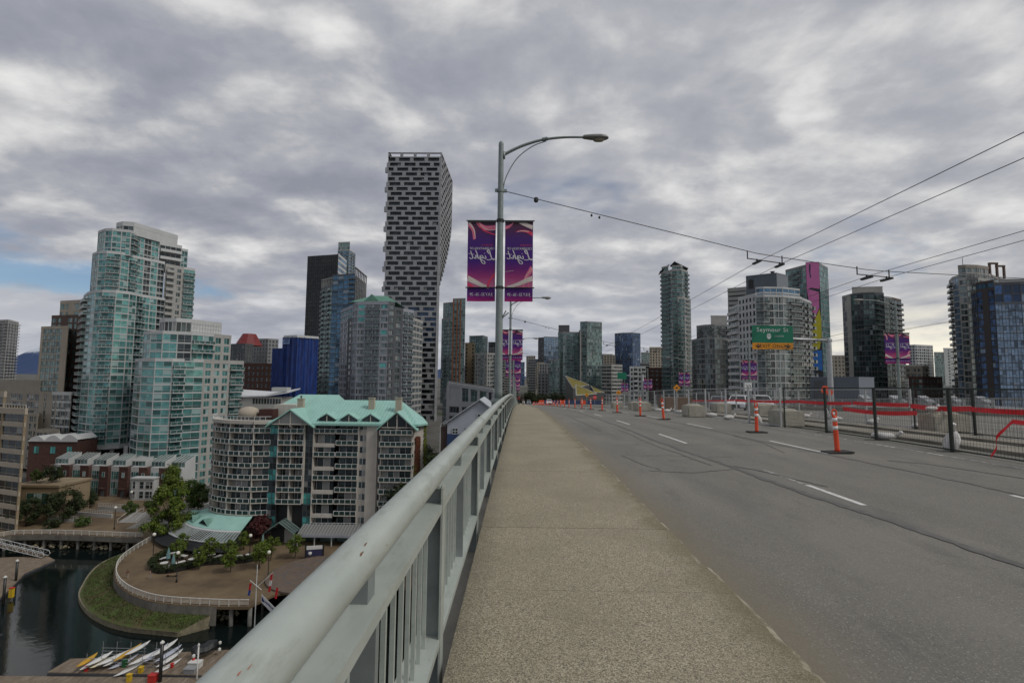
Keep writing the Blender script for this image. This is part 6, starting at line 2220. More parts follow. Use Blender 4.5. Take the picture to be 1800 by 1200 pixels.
# -- twisting tower of staggered boxes
T = thing('twisting_tower', 'very tall grey tower of staggered box openings that widens towards its top', 'tower', (-60.0, 270.0, terrain(270)))
ox, oy, oz = T.location
ROW = 2.86
zt_ = Z('vh_front')
rows = int((zt_ - (-22)) / ROW)
G_VH = glass('tower_dark_glass', (0.05, 0.065, 0.075), dark=(0.008, 0.009, 0.010), tint_share=0.35, pale_share=0.02, metal=0.2)
G_VHB = glass('tower_blue_glass', (0.045, 0.085, 0.16), dark=(0.012, 0.02, 0.03), tint_share=0.6, pale_share=0.02, metal=0.3)
core, fr = MB(), MB()
xl0, xr0 = P('vh_front')[0][0], P('vh_front')[1][0]
nwin = 0
joined = {0: MB(), 1: MB()}


def vh_face(a, b2, z, row, period, nrow_shift, jag):
    """one storey of one face: slab band, staggered pillars, recessed window openings"""
    global nwin
    L = math.hypot(b2[0] - a[0], b2[1] - a[1])
    u = ((b2[0] - a[0]) / L, (b2[1] - a[1]) / L)
    nn = (u[1], -u[0])
    fr.obox(a, u, nn, -jag, L, -1.3, 0.0, z - 0.42, z + 0.48)
    sh = (period / 2 if nrow_shift % 2 else 0.0) - (0.9 if (nrow_shift // 2) % 2 else 0.0)
    s = -period + sh
    while s < L:
        x0, x1 = max(s, -jag), min(s + 2.0, L)
        if x1 > x0 + 0.1:
            fr.obox(a, u, nn, x0, x1, -1.2, 0.02, z + 0.42, z + ROW - 0.42)
        w0, w1 = max(s + 2.0, 0.0), min(s + period, L)
        if w1 - w0 > 0.6:
            yield (a, u, nn, w0, w1)
        s += period
    fr.obox(a, u, nn, L - 0.55, L + 0.012, -1.2, 0.03, z + 0.42, z + ROW - 0.42)
    fr.obox(a, u, nn, -jag - 0.012, 0.35, -1.2, 0.03, z + 0.42, z + ROW - 0.42)


vm = {}
for r_ in range(rows):
    z = -22 + r_ * ROW
    q = min(1.0, max(0.0, (z + 10) / 112.0))
    e = q * q * (3 - 2 * q)
    brx = -66.0 + (-44.2 + 66.0) * e
    FLp, FRp, BRp, BLp = (xl0 - ox, 270.0 - oy), (xr0 - ox, 270.0 - oy), (brx - ox, 311.0 - oy), (xl0 - ox, 311.0 - oy)
    inset = 1.2
    core.prism([(FLp[0] + inset, FLp[1] + inset), (FRp[0] - inset, FRp[1] + inset), (BRp[0] - inset - 0.3, BRp[1] - inset), (BLp[0] + inset, BLp[1] - inset)], z - oz, z + ROW - oz)
    jag = (0.0, 0.0, 0.0, 1.5)[(rows - r_) % 4] if (rows - r_) % 4 == 3 else (0.7 if (rows - r_) % 4 == 2 else 0.0)
    for face, (a, b2, per, jg) in enumerate(((FLp, FRp, 8.35, jag), (FRp, BRp, 7.6, 0.0))):
        for (aa, u, nn, w0, w1) in vh_face(a, b2, z - oz, r_, per, rows - r_, jg):
            low = z < 40
            if face == 0 and z > 20 and nwin < 295:
                key = (round(w1 - w0, 1), low)
                if key not in vm:
                    vm[key] = win_mesh(key[0], ROW - 0.84, max(2, int(key[0] / 1.6)), 0, G_VHB if low else G_VH, W_DKGREY)
                ob = link('window', vm[key], T, (aa[0] + u[0] * w0 - nn[0] * 1.1, aa[1] + u[1] * w0 - nn[1] * 1.1, z - oz + 0.42))
                ob.rotation_euler = (0, 0, math.atan2(u[1], u[0]))
                nwin += 1
            else:
                m = joined[0]
                n_ = max(1, int((w1 - w0) / 1.8))
                for i in range(n_):
                    xa, xb = w0 + (w1 - w0) * i / n_ + 0.05, w0 + (w1 - w0) * (i + 1) / n_ - 0.05
                    m.add([(aa[0] + u[0] * x - nn[0] * 1.1, aa[1] + u[1] * x - nn[1] * 1.1, zz) for x, zz in ((xa, z - oz + 0.42), (xb, z - oz + 0.42), (xb, z - oz + ROW - 0.42), (xa, z - oz + ROW - 0.42))], [(0, 1, 2, 3)])
# open crown frame
z = -22 + rows * ROW - oz
FRp, FLp, BRp, BLp = (xr0 - ox, 270.0 - oy), (xl0 - ox, 270.0 - oy), (-44.2 - ox, 311.0 - oy), (xl0 - ox, 311.0 - oy)
for (a, b2, n_) in ((FLp, FRp, 4), (FRp, BRp, 5), (BRp, BLp, 4), (BLp, FLp, 5)):
    L = math.hypot(b2[0] - a[0], b2[1] - a[1])
    u = ((b2[0] - a[0]) / L, (b2[1] - a[1]) / L)
    nn = (u[1], -u[0])
    fr.obox(a, u, nn, 0, L, -1.0, 0.0, z - 0.3, z + 0.3)
    fr.obox(a, u, nn, 0, L, -0.9, 0.0, z + 2.3, z + 2.8)
    for i in range(n_ + 1):
        x = L * i / n_
        fr.obox(a, u, nn, max(0, x - 0.8), min(L, x + 0.8), -0.8, 0.015, z + 0.3, z + 2.3)
core.build('core', W_CORE, T)
fr.build('box_frame', W_VH, T)
joined[0].build('far_windows', G_VH, T, kind='stuff')

# ================================================================ middle distance and the right bank
def simple(name, label, cat, key, z0, st, depth=18, zvis=None, nobj=300, far=False, extra=None):
    B = Bld(name, label, cat, base_of(P(key)), nobj, far)
    B.mass(P(key), z0, Z(key), st, depth, zvis)
    if extra:
        extra(B)
    B.done()
    return B


# -- concrete block with big square windows beside the bridge, and the blue gabled house before it
B = Bld('concrete_building', 'grey concrete building with deep square windows under a sloping roofline, beside the lamp post', 'building', base_of(P('conc_low')), 120)
pcx = P('conc_low')
a, b = pcx[1], pcx[2]
L = math.hypot(b[0] - a[0], b[1] - a[1])
u = ((b[0] - a[0]) / L, (b[1] - a[1]) / L)
nn = (u[1], -u[0])
d = Vector((a[0], a[1])).normalized() * 14
body = B.wall(W_CORE, 'core')
poly = [a, b, (b[0] + d.x, b[1] + d.y), (a[0] + d.x, a[1] + d.y)]
ztop = lambda p: -0.4 + (-2.6 + 0.4) * (((p[0] - a[0]) * u[0] + (p[1] - a[1]) * u[1]) / L)
body.prism(poly, -38, lambda p: ztop(p) - 0.1)
wl = B.wall(W_VH)
wl.prism([(p[0] + nn[0] * 0.35, p[1] + nn[1] * 0.35) for p in (a, b)] + [(p[0] + nn[0] * -0.6, p[1] + nn[1] * -0.6) for p in (b, a)], lambda p: ztop(p) - 1.0, lambda p: ztop(p) + 0.25)
zr = [-8.6, -12.0, -15.4, -18.8, -22.2, -25.6]
wl.obox(a, u, nn, -0.3, L + 0.3, 0.0, 0.34, -8.9, -7.0)
for z in zr:
    wl.obox(a, u, nn, -0.3, L + 0.3, 0.0, 0.34, z - 3.7, z - 2.55)
for (x0, x1) in ((-0.3, 1.0), (5.2, 6.3), (8.9, 9.9), (12.6, 13.6), (16.2, 17.2), (18.4, 19.3)):
    wl.obox(a, u, nn, x0, x1, 0.0, 0.36, -38, -1.2 - x1 * 0.13)
wl.obox(a, u, nn, 1.0, 5.2, 0.0, 0.12, -7.0, -1.4)
sq = St(nv=3, glass=G_DARK, frame=W_VH, tr=0)
for (x0, x1) in ((6.3, 8.9), (9.9, 12.6), (13.6, 16.2)):
    B.window(a, u, nn, x0, -6.9, x1 - x0, 4.6 - x0 * 0.08, sq.mod(nv=2, tr=0.45))
for j, z in enumerate(zr):
    sft = 0.0 if j % 2 == 0 else -1.3
    for (x0, x1) in ((1.0, 5.2), (6.3, 8.9), (9.9, 12.6), (13.6, 16.2)):
        B.window(a, u, nn, x0 + 0.15, z - 2.5, x1 - x0 - 0.3, 2.15, sq)
B.mass([pcx[0], pcx[1]], -38, -3.5, St(fh=3.4, band=1.0, bay=4.5, pat='g', wall=W_DKGREY, glass=G_DARK, nv=2), 12)
B.done()

HB = thing('gabled_house', 'white and blue gabled house with small square windows just below the railing', 'house', (-12.0, 120.0, -38))
H_W = mat('clapboard_pale', (0.42, 0.45, 0.50), 0.7, var=0.06, vscale=0.5)
H_B = mat('clapboard_blue', (0.025, 0.055, 0.14), 0.6, var=0.1, vscale=0.5)
hx0, hx1, ridge, eave = -5.2, 9.5, 34.2, 29.0
mb = MB()
mb.add([(hx0, 0, 0), (hx1, 0, 0), (hx1, 0, eave), (2.6, 0, ridge), (hx0, 0, eave), (hx0, 16, 0), (hx1, 16, 0), (hx1, 16, eave), (2.6, 16, ridge), (hx0, 16, eave)],
       [(0, 1, 2, 3, 4), (9, 8, 7, 6, 5), (0, 4, 9, 5), (1, 6, 7, 2)])
mb.build('wall', H_W, HB)
MB().box((hx0 - 0.02, -0.10, 4.0), (hx1, -0.052, 26.0)).build('blue_cladding', H_B, HB)
rf = MB()
for (x0, z0, x1, z1) in ((hx0 - 0.9, eave - 0.55, 2.6, ridge + 0.25), (2.6, ridge + 0.25, hx1 + 0.9, eave - 0.35)):
    rf.add([(x0, -0.7, z0), (x1, -0.7, z1), (x1, 16.5, z1), (x0, 16.5, z0), (x0, -0.7, z0 - 0.28), (x1, -0.7, z1 - 0.28), (x1, 16.5, z1 - 0.28), (x0, 16.5, z0 - 0.28)],
           [(0, 1, 2, 3), (7, 6, 5, 4), (4, 5, 1, 0), (0, 3, 7, 4), (2, 6, 7, 3), (1, 5, 6, 2)])
rf.build('roof', mat('pale_metal_roof', (0.40, 0.43, 0.45), 0.45, var=0.08, vscale=0.5), HB)
for (x, z, w) in ((-3.3, 25.9, 1.5), (2.8, 29.4, 1.5), (-3.3, 22.0, 1.5), (0.2, 22.0, 1.4), (-3.3, 18.2, 1.5), (5.0, 26.3, 2.0)):
    ob = link('window', win_mesh(w, 1.5, 2, 0.5, G_DARK, W_WHITE, 0.14), HB, (x - w / 2, -0.06, z))
for i in range(3):
    MB().add([(-1.1 + i * 1.3, -0.06, 27.3), (-0.4 + i * 1.3, -0.06, 27.3), (-0.75 + i * 1.3, -0.06, 26.4), (-1.1 + i * 1.3, -0.02, 27.3), (-0.4 + i * 1.3, -0.02, 27.3), (-0.75 + i * 1.3, -0.02, 26.4)], [(0, 1, 2)][::-1] + [(5, 4, 3)]).build('gable_mark', W_DKGREY, HB)
MB().box((hx0 - 1.6, 0.4, 0), (hx0, 12, 27.6)).build('side_wing', mat('dark_brown_wall', (0.06, 0.04, 0.032), 0.8, var=0.15), HB)
MB().tube([(hx0 - 1.75, 0.2, 0), (hx0 - 1.75, 0.2, 28.0), (hx0 - 0.4, 0.0, 29.2)], 0.09, 6).build('downpipe', W_WHITE, HB)

# -- towers past the twisting tower
sOr = St(fh=3.0, band=0.6, bay=3.2, pat='g', wall=W_GREY, glass=G_SEA, frame=W_PALE, nv=2)
B = Bld('apartment_tower', 'tower with orange brick stripes right of the twisting tower', 'tower', base_of(P('orange_r')), far=True)
B.mass(P('orange_l'), -20, Z('orange_l') - 14, sOr.mod(pat='gb'), 16)
B.mass([(x * 1.01 + 1, y * 1.01) for x, y in P('orange_l')], Z('orange_l') - 14, Z('orange_l'), sOr, 12)
B.mass(P('orange_r'), -20, Z('orange_r'), sOr.mod(pat='ggg'), 16)
W_ORB = mat('orange_brick', (0.28, 0.10, 0.048), 0.8, var=0.12, vscale=0.3)
om = MB()
a, b = P('orange_r')
L = math.hypot(b[0] - a[0], b[1] - a[1])
u = ((b[0] - a[0]) / L, (b[1] - a[1]) / L)
nn = (u[1], -u[0])
for x in (0.2, 3.4, 6.4):
    B.part('brick_pier', MB().obox(a, u, nn, x, x + 0.85, 0.2, 0.5, -20, Z('orange_r')), W_ORB)
B.done()
sFar = St(fh=3.1, band=0.8, bay=3.0, pat='g', wall=W_PALE, glass=G_GREY, frame=W_GREY, nv=2)
simple('apartment_tower', 'narrow tan tower behind the sloping concrete building', 'tower', 'brown_n', -20, sFar.mod(wall=W_TAN, glass=G_DARK, pat='ws', band=1.2), far=True)
simple('glass_tower', 'small green glass tower left of the near lamp post', 'tower', 'teal_f', -15, sFar.mod(glass=G_SEA, wall=W_DKGREY, band=0.5), far=True)
simple('apartment_tower', 'pale grey tower with dark slots hard against the lamp post', 'tower', 'grey_n', -20, sFar.mod(wall=W_PALE, glass=G_GREY, pat='wgb', band=0.9), far=True)
simple('office_tower', 'dark distant tower just visible left of the lamp post', 'tower', 'dark_f', -10, sFar.mod(wall=W_BLACK, glass=G_DARK), far=True)
simple('office_tower', 'distant beige tower in the gap of the street', 'tower', 'beige_f', -10, sFar.mod(wall=W_BEIGE, glass=G_DARK, pat='w', bay=4), far=True)
simple('office_tower', 'distant bright blue building behind the far banners', 'tower', 'blue_f', -10, sFar.mod(wall=W_SLATE, glass=G_DEEP, band=0.3), far=True)
simple('office_tower', 'narrow dark tower beside the blue glass one in the middle distance', 'tower', 'dark_m', -12, sFar.mod(wall=W_DKGREY, glass=G_DARK, band=1.6), far=True)
simple('office_tower', 'blue glass office tower in the middle distance', 'tower', 'blue_m', -12, sFar.mod(wall=W_SLATE, glass=G_STEEL, band=0.3, nv=1), far=True)
simple('office_building', 'grey low office building below the blue glass tower', 'building', 'grey_m', -18, sFar.mod(wall=W_GREY, glass=G_DARK, pat='w'), far=True)
# paired green glass block
B = Bld('apartment_block', 'green glass apartment block with a higher tower on its right, in the centre', 'apartment block', base_of(P('gp_main')), far=True)
sgp = St(fh=3.05, band=0.55, bay=2.9, pat='gb', wall=W_GREY, glass=G_SEA, frame=W_GREY, nv=2, bd=1.2, rail=RAILGLASS_T)
B.mass(P('gp_low'), -20, Z('gp_low'), sgp, 16)
B.mass(P('gp_main'), -20, Z('gp_main'), sgp, 20)
B.mass(P('gp_box'), Z('gp_main'), Z('gp_box'), sgp.mod(pat='s', wall=W_DKGREY), 10)
B.mass(P('gp_rlow'), -20, Z('gp_rlow'), sgp.mod(pat='g', band=0.4), 16)
B.mass(P('gp_right'), -20, Z('gp_right'), sgp.mod(pat='g', band=0.35, pier=0.15), 18)
B.part('fin', MB().box((56.0, 446.0, -20), (57.0, 449.0, Z('gp_main') + 1)), W_PALE)
B.done()
simple('glass_tower', 'dark blue tower with rounded shoulders right of the green glass block', 'tower', 'dblue', -12, sFar.mod(wall=W_DKGREY, glass=G_DEEP, band=0.5), 24, far=True)
simple('apartment_tower', 'small sea green tower behind the beige one', 'tower', 'gpeak', -8, sFar.mod(glass=G_SEA), far=True)
simple('apartment_tower', 'beige tower left of the slim glass tower', 'tower', 'beige2', -10, sFar.mod(wall=W_CREAM, glass=G_DARK, pat='w', bay=3.4, band=1.2), far=True)
simple('concrete_building', 'low concrete slab block with banded windows, centre right', 'building', 'conc2', -18, sFar.mod(wall=W_PALE, glass=G_DARK, band=1.5, bay=6), far=True)
simple('white_building', 'white terraced low block beside the red brick one', 'building', 'white_low', -22, sFar.mod(wall=W_WHITE, glass=G_DARK, pat='wb', band=1.1, solid=True), far=True)
simple('brick_building', 'dark red brick block left of the slim glass tower', 'building', 'brick2', -22, sFar.mod(wall=W_BRICK, glass=G_DARK, pat='w', band=1.6), far=True)

# -- slim glass tower
B = Bld('glass_tower', 'slim green glass tower with tilted flat roof wings, right of centre', 'tower', base_of(P('slim')), 280)
sS = St(fh=2.95, band=0.5, bay=3.0, pat='gb', wall=W_PALE, glass=G_SEA, frame=W_GREY, nv=2, bd=1.3, rail=RAILGLASS_T, pier=0.16)
B.mass(P('slim'), -20, Z('slim'), [sS.mod(pat='b', bay=8), sS.mod(pat='g'), sS.mod(pat='bg'), sS.mod(pat='gb', bay=4)], 14, zvis=-8)
B.mass(P('slim_low'), -20, Z('slim_low'), [sS.mod(pat='bg', bay=2.4), sS.mod(pat='gg', glass=G_GREY, band=0.8)], 12, zvis=-8)
zs_ = Z('slim')
p0, p4 = P('slim')[0], P('slim')[4]
rw = MB()
rw.add([(p0[0] - 1.2, p0[1] - 1, zs_ + 1.0), (p0[0] + 4.2, p0[1] - 5, zs_ + 5.2), (p0[0] + 7, p0[1] + 8, zs_ + 5.2), (p0[0] + 1, p0[1] + 10, zs_ + 1.0)], [(0, 1, 2, 3)])
rw.add([(104.0, 325.0, zs_ + 5.6), (115.0, 330, zs_ + 2.2), (117, 342, zs_ + 2.2), (105, 338, zs_ + 5.6)], [(0, 1, 2, 3)])
rw.v += [(x, y, z + 0.5) for x, y, z in rw.v]
rw.f += [(4 + 4, 5 + 4, 6 + 4, 7 + 4), (12, 13, 14, 15), (0, 1, 9, 8), (4, 5, 13, 12), (3, 0, 8, 11), (7, 4, 12, 15), (1, 2, 10, 9), (5, 6, 14, 13)]
rw.m = [0] * len(rw.f)
B.part('roof_wing', rw, W_DKGREY)
B.mass([(103.2, 327.5), (108.6, 326.5), (113.0, 331)], zs_, zs_ + 3.0, sS.mod(fh=3.0, pat='g', band=0.3), 8)
B.mass([(p0[0] + 0.3, p0[1] - 0.5), (p0[0] + 3.2, p0[1] - 5.5)], zs_, zs_ + 3.6, sS.mod(pat='g', band=0.3), 6)
B.done()

# -- curved grey glass block
B = Bld('apartment_block', 'grey glass apartment block with curved front right of the slim tower', 'apartment block', base_of(P('curved')), 280)
sC2 = St(fh=2.95, band=0.4, bay=2.6, pat='gdb', wall=W_GREY, glass=G_GREY, frame=W_PALE, nv=2, pier=0.2, bd=1.2)
B.mass(P('curved'), -24, Z('curved') - 8, sC2, 16, zvis=-6)
pc2 = [(x * 1.012, y * 1.012) for x, y in P('curved')[1:]]
B.mass(pc2, Z('curved') - 8, Z('curved'), sC2.mod(pat='gb'), 12)
B.mass(P('curved_p'), Z('curved'), Z('curved_p'), sC2.mod(pat='s', wall=W_PALE), 8)
B.done()

# -- large white apartment block with slate penthouse
B = Bld('apartment_block', 'large white concrete apartment block with slate blue penthouse behind the green sign', 'apartment block', base_of(P('wb_main')), 300)
sV = St(fh=2.95, band=1.15, bay=2.3, pat='w', wall=W_WHITE, glass=G_DARK, frame=W_DKGREY, nv=1, jamb=0.24, pier=0.3)
sVg = St(fh=2.95, band=0.36, bay=3.0, pat='gdbs', wall=W_WHITE, glass=G_GREY, frame=W_PALE, nv=2, pier=0.24, bd=1.3, rail=RAILGLASS)
B.mass(P('wb_face'), -26, Z('wb_face'), sV, 20, zvis=-6)
B.mass(P('wb_main'), -26, Z('wb_main') - 4.5, [sVg.mod(pat='b', bay=3), sVg.mod(pat='bdgg', bay=2.0), sVg.mod(pat='gbb', bay=3.2), sVg.mod(pat='bgb', bay=3.0, bd=1.8)], 20, zvis=-6)
pm2 = [(x * 1.02, y * 1.02) for x, y in P('wb_main')[:4]]
B.mass(pm2, Z('wb_main') - 4.5, Z('wb_main'), sVg.mod(glass=G_BLUE, pat='g', band=0.6, par=0.4), 16)
B.mass(P('wb_left'), -26, Z('wb_left'), sVg.mod(pat='b', bay=5, solid=True), 16, zvis=-6)
B.mass(P('wb_slat'), -20, Z('wb_slat'), St(fh=2.3, band=1.5, bay=8, pat='g', wall=W_PALE, glass=G_DARK, frame=W_PALE, nv=1, proud=0.8), 12, zvis=20)
zp = Z('wb_face')
pp = P('wb_pent')
B.mass(pp, zp, Z('wb_pent'), [St(fh=9, band=0.6, pat='s', wall=W_SLATE, par=0.2), St(fh=9, band=0.6, pat='s', wall=mat('wall_light_slate', (0.19, 0.21, 0.235), 0.6, var=0.06), par=0.2)], 12, roof=W_SLATE)
a, b = pp[0], pp[1]
L = math.hypot(b[0] - a[0], b[1] - a[1])
u = ((b[0] - a[0]) / L, (b[1] - a[1]) / L)
nn = (u[1], -u[0])
B.part('louvre', MB().obox(a, u, nn, 0.9, 3.0, 0.15, 0.22, zp + 4.5, zp + 8.5), W_BLACK)
B.part('roof_vent', MB().lathe((pp[1][0], pp[1][1] + 3, Z('wb_pent')), [(0.6, 0), (0.6, 1.0), (0.9, 1.0), (0.9, 1.4)], 10), W_DKGREY)
B.done()

# -- mural tower
B = Bld('glass_tower', 'green glass tower with tall pink, yellow and blue mural stripe', 'tower', base_of(P('mural_m')), 260)
sMu = St(fh=2.95, band=0.4, bay=3.0, pat='gb', wall=W_GREY, glass=G_SEA, frame=W_GREY, nv=2, bd=1.2, rail=RAILGLASS_T)
B.mass(P('mural_l'), -20, Z('mural_l') - 2, sMu.mod(bay=4.4), 14, zvis=18)
B.mass(P('mural_r'), -20, Z('mural_r') - 1, sMu.mod(glass=glass('aqua_side_glass', (0.19, 0.42, 0.41), tint_share=0.75, pale_share=0.1, pale=(0.3, 0.42, 0.42), metal=0.3), pat='gg', bay=2.4), 14, zvis=-4)
B.mass(P('mural_m'), -20, Z('mural_m') + 0.8, St(pat='s', wall=mat('mural_wall', (0.02, 0.022, 0.03), 0.6), par=0.3), 14)
a, b = P('mural_m')
L = math.hypot(b[0] - a[0], b[1] - a[1])
u = ((b[0] - a[0]) / L, (b[1] - a[1]) / L)
nn = (u[1], -u[0])
zm = Z('mural_m') + 0.9


def mural(name, pts, col, off=0.25):
    mb = MB()
    V = [(a[0] + u[0] * x * L + nn[0] * off, a[1] + u[1] * x * L + nn[1] * off, zm - t) for x, t in pts]
    V2 = [(p[0] - nn[0] * 0.06, p[1] - nn[1] * 0.06, p[2]) for p in V]
    n = len(V)
    mb.add(V + V2, [tuple(range(n)), tuple(reversed(range(n, 2 * n)))] + [(i, i + n, (i + 1) % n + n, (i + 1) % n) for i in range(n)])
    B.part(name, mb, mat(name + '_paint', col, 0.55, var=0.06, vscale=0.4))


mural('pink_field', [(0.0, 0), (0.98, 0), (1.0, 12), (0.95, 14.3), (0.3, 13.5), (0.1, 14.2), (0.25, 20), (0.42, 30.5), (0.2, 26), (0.0, 14)], (0.50, 0.13, 0.34))
mural('pink_lobe', [(0.12, 14.3), (0.90, 16.0), (0.88, 24.5), (0.50, 30.0), (0.36, 24.0)], (0.52, 0.14, 0.35), 0.26)
mural('navy_slash', [(0.22, 1.0), (0.36, 1.0), (0.30, 6.0), (0.38, 8.0), (0.26, 8.2), (0.20, 4.0)], (0.025, 0.018, 0.07), 0.27)
mural('yellow_field', [(0.90, 25.0), (1.0, 31.0), (0.98, 40.0), (0.80, 46.0), (0.28, 47.0), (0.22, 39.0), (0.44, 31.5)], (0.44, 0.40, 0.015))
mural('blue_field', [(0.30, 47.3), (0.95, 46.6), (0.96, 57.5), (0.30, 56.0)], (0.015, 0.14, 0.46))
mural('blue_shard', [(0.28, 58.2), (0.70, 60.5), (0.66, 66.0), (0.40, 71.0), (0.44, 80), (0.24, 80)], (0.015, 0.15, 0.48))
B.done()

# -- slate box building under the sign mast, with rooftop ducts
B = Bld('slate_building', 'low slate blue box building with roof vents beyond the railing on the right', 'building', base_of(P('bluebox'), -38))
B.mass(P('bluebox'), -38, Z('bluebox'), [St(pat='s', wall=W_SLATE, par=0.3, band=0.2), St(pat='s', wall=mat('slate_light', (0.17, 0.195, 0.23), 0.6, var=0.06), par=0.3, band=0.2)], 20, roof=W_SLATE)
a, b = P('bluebox')[0], P('bluebox')[1]
L = math.hypot(b[0] - a[0], b[1] - a[1])
u = ((b[0] - a[0]) / L, (b[1] - a[1]) / L)
nn = (u[1], -u[0])
B.part('dark_opening', MB().obox(a, u, nn, 0.8, 3.6, 0.15, 0.22, -5, Z('bluebox') - 0.9), W_DKGREY)
B.done()
VR = thing('roof_vents', 'row of grey hooded duct vents just beyond the right parapet', 'vents', (96.0, 132.0, -38))
MB().box((-8, -5, 0), (40, 10, 33.0)).build('roof_block', W_GREY, VR)
for i, x in enumerate((-4.5, 3.5, 11.0, 18.5, 26)):
    vb = MB()
    vb.box((x - 0.9, -2, 33.0), (x + 0.9, 0, 35.0))
    vb.add([(x - 1.1, -3.2, 34.6), (x + 1.1, -3.2, 34.6), (x + 1.1, 0, 36.0), (x - 1.1, 0, 36.0), (x - 1.1, -3.2, 34.2), (x + 1.1, -3.2, 34.2), (x + 1.1, 0.0, 35.0), (x - 1.1, 0.0, 35.0)],
           [(0, 1, 2, 3), (4, 5, 1, 0), (5, 6, 2, 1), (7, 4, 0, 3), (6, 7, 3, 2)])
    vb.build('vent_hood', M_GALV, VR)
simple('apartment_block', 'distant brown terraced block behind the sign mast', 'apartment block', 'far_r', -12, sFar.mod(wall=W_BEIGE, glass=G_DARK, pat='w', band=1.2), far=True)

# -- dark glass tower
B = Bld('glass_tower', 'dark green glass tower with flat concrete penthouse, right of the mural', 'tower', base_of(P('dark_gl')), 300)
sD = St(fh=2.95, band=0.38, bay=3.0, pat='gdg', wall=W_DKGREY, glass=glass('bottle_glass', (0.085, 0.135, 0.13), dark=(0.010, 0.014, 0.015), tint_share=0.5, pale_share=0.06, pale=(0.2, 0.25, 0.25), metal=0.3), frame=W_DKGREY, nv=2, pier=0.16, bd=1.2)
B.mass(P('dark_gl'), -22, Z('dark_gl'), [sD.mod(wall=W_PALE, pat='ds', bay=4), sD, sD.mod(pat='gg'), sD.mod(pat='bd')], 18, zvis=-6)
B.mass(P('dark_gr'), -22, Z('dark_gr'), [sD.mod(wall=W_GREY, pat='bg'), sD.mod(pat='b', wall=W_BROWN, bay=4.5)], 18, zvis=-6)
B.mass(P('dark_gp'), Z('dark_gl'), Z('dark_gp'), St(pat='s', wall=W_PALE, par=0.1), 10)
B.done()
simple('apartment_tower', 'white tower with dark windows in the far gap on the right', 'tower', 'whiteA', -10, sFar.mod(wall=W_WHITE, glass=G_DARK, pat='gw', band=1.0, bay=3.2), far=True)
simple('apartment_tower', 'grey green tower between the two white ones in the gap', 'tower', 'whiteB', -10, sFar.mod(glass=G_SEA, wall=W_GREY, band=0.5), far=True)
simple('apartment_tower', 'plain white slab tower hard against the big grey tower', 'tower', 'whiteC', -10, sFar.mod(wall=W_WHITE, glass=G_DARK, pat='sw', band=1.3, bay=3.6), far=True)
B = Bld('brick_building', 'stepped red brick and glass lowrise behind the fence on the right', 'building', base_of(P('brick3')), 120)
sBk = St(fh=2.95, band=1.0, bay=3.2, pat='wg', wall=W_BRICK, glass=G_GREY, frame=W_BEIGE, nv=2)
B.mass(P('brick3'), -26, Z('brick3') - 4, [sBk, sBk.mod(pat='gwgw')], 14, zvis=-14)
p1, p2 = P('brick3')[1], P('brick3')[2]
m1 = (p1[0] * 0.7 + p2[0] * 0.3, p1[1] * 0.7 + p2[1] * 0.3)
B.mass([(P('brick3')[0][0], P('brick3')[0][1] + 2), p1, m1], Z('brick3') - 4, Z('brick3') + 1.5, sBk.mod(wall=W_BEIGE), 8)
B.done()

# -- big grey tower and blue glass tower at the right edge
B = Bld('apartment_tower', 'big grey glass tower with curved crown near the right edge', 'tower', base_of(P('rg_main')), 300)
sR = St(fh=2.95, band=0.6, bay=2.9, pat='gb', wall=W_PALE, glass=G_GREY, frame=W_GREY, nv=2, bd=1.2, pier=0.3)
B.mass(P('rg_left'), -22, Z('rg_left'), [sR.mod(pat='b', bay=5), sR.mod(glass=G_STEEL, pat='g', bay=4, band=0.4)], 16, zvis=-8)
B.mass(P('rg_main'), -22, Z('rg_main') - 6, [sR.mod(pat='g'), sR.mod(pat='gbw', wall=W_DKGREY), sR.mod(pat='bgw')], 18, zvis=-8)
B.mass(P('rg_main'), Z('rg_main') - 6, Z('rg_main'), sR.mod(fh=3, pat='g', par=1.2, cap=W_BEIGE), 14)
B.mass(P('rg_right'), -22, Z('rg_right') - 5, sR.mod(pat='bg'), 16, zvis=20)
cg = MB()
a, b = P('rg_right')
for (x, y) in (((a[0] * 0.9 + b[0] * 0.1), (a[1] * 0.9 + b[1] * 0.1)), ((a[0] * 0.4 + b[0] * 0.6), (a[1] * 0.4 + b[1] * 0.6))):
    for dx_ in (0, 3.5):
        cg.box((x + dx_, y, Z('rg_right') - 5), (x + dx_ + 0.8, y + 0.8, Z('rg_right') + 1))
    cg.box((x, y - 0.1, Z('rg_right') + 1), (x + 4.3, y + 0.9, Z('rg_right') + 1.8))
B.part('crown_frame', cg, W_BROWN)
B.part('antenna', MB().tube([(217, 239, Z('rg_main')), (217, 239, Z('rg_main') + 5)], 0.12, 5), W_DKGREY)
B.done()
B = Bld('glass_tower', 'blue glass tower with dark vertical stripes cut by the right edge', 'tower', base_of(P('bl_main')), 300)
sL = St(fh=3.0, band=0.5, bay=2.3, pat='gs', wall=mat('wall_umber', (0.045, 0.036, 0.034), 0.6, var=0.1), glass=G_DEEP, frame=W_SLATE, nv=2, tr=0.3, pier=0.2)
B.mass(P('bl_left'), -26, Z('bl_left'), [sL.mod(pat='g'), sL], 16, zvis=-10)
B.mass([(x * 1.004, y * 1.004) for x, y in P('bl_left')[1:]], Z('bl_left'), Z('bl_left') + 3.2, sL.mod(pat='g', glass=G_BLUE), 14)
B.mass(P('bl_main'), -26, Z('bl_main') - 8, St(fh=3.0, band=0.26, bay=2.2, pat='g', wall=W_SLATE, glass=G_STEEL, frame=W_SLATE, nv=2, tr=0.35, pier=0.1), 18, zvis=-10)
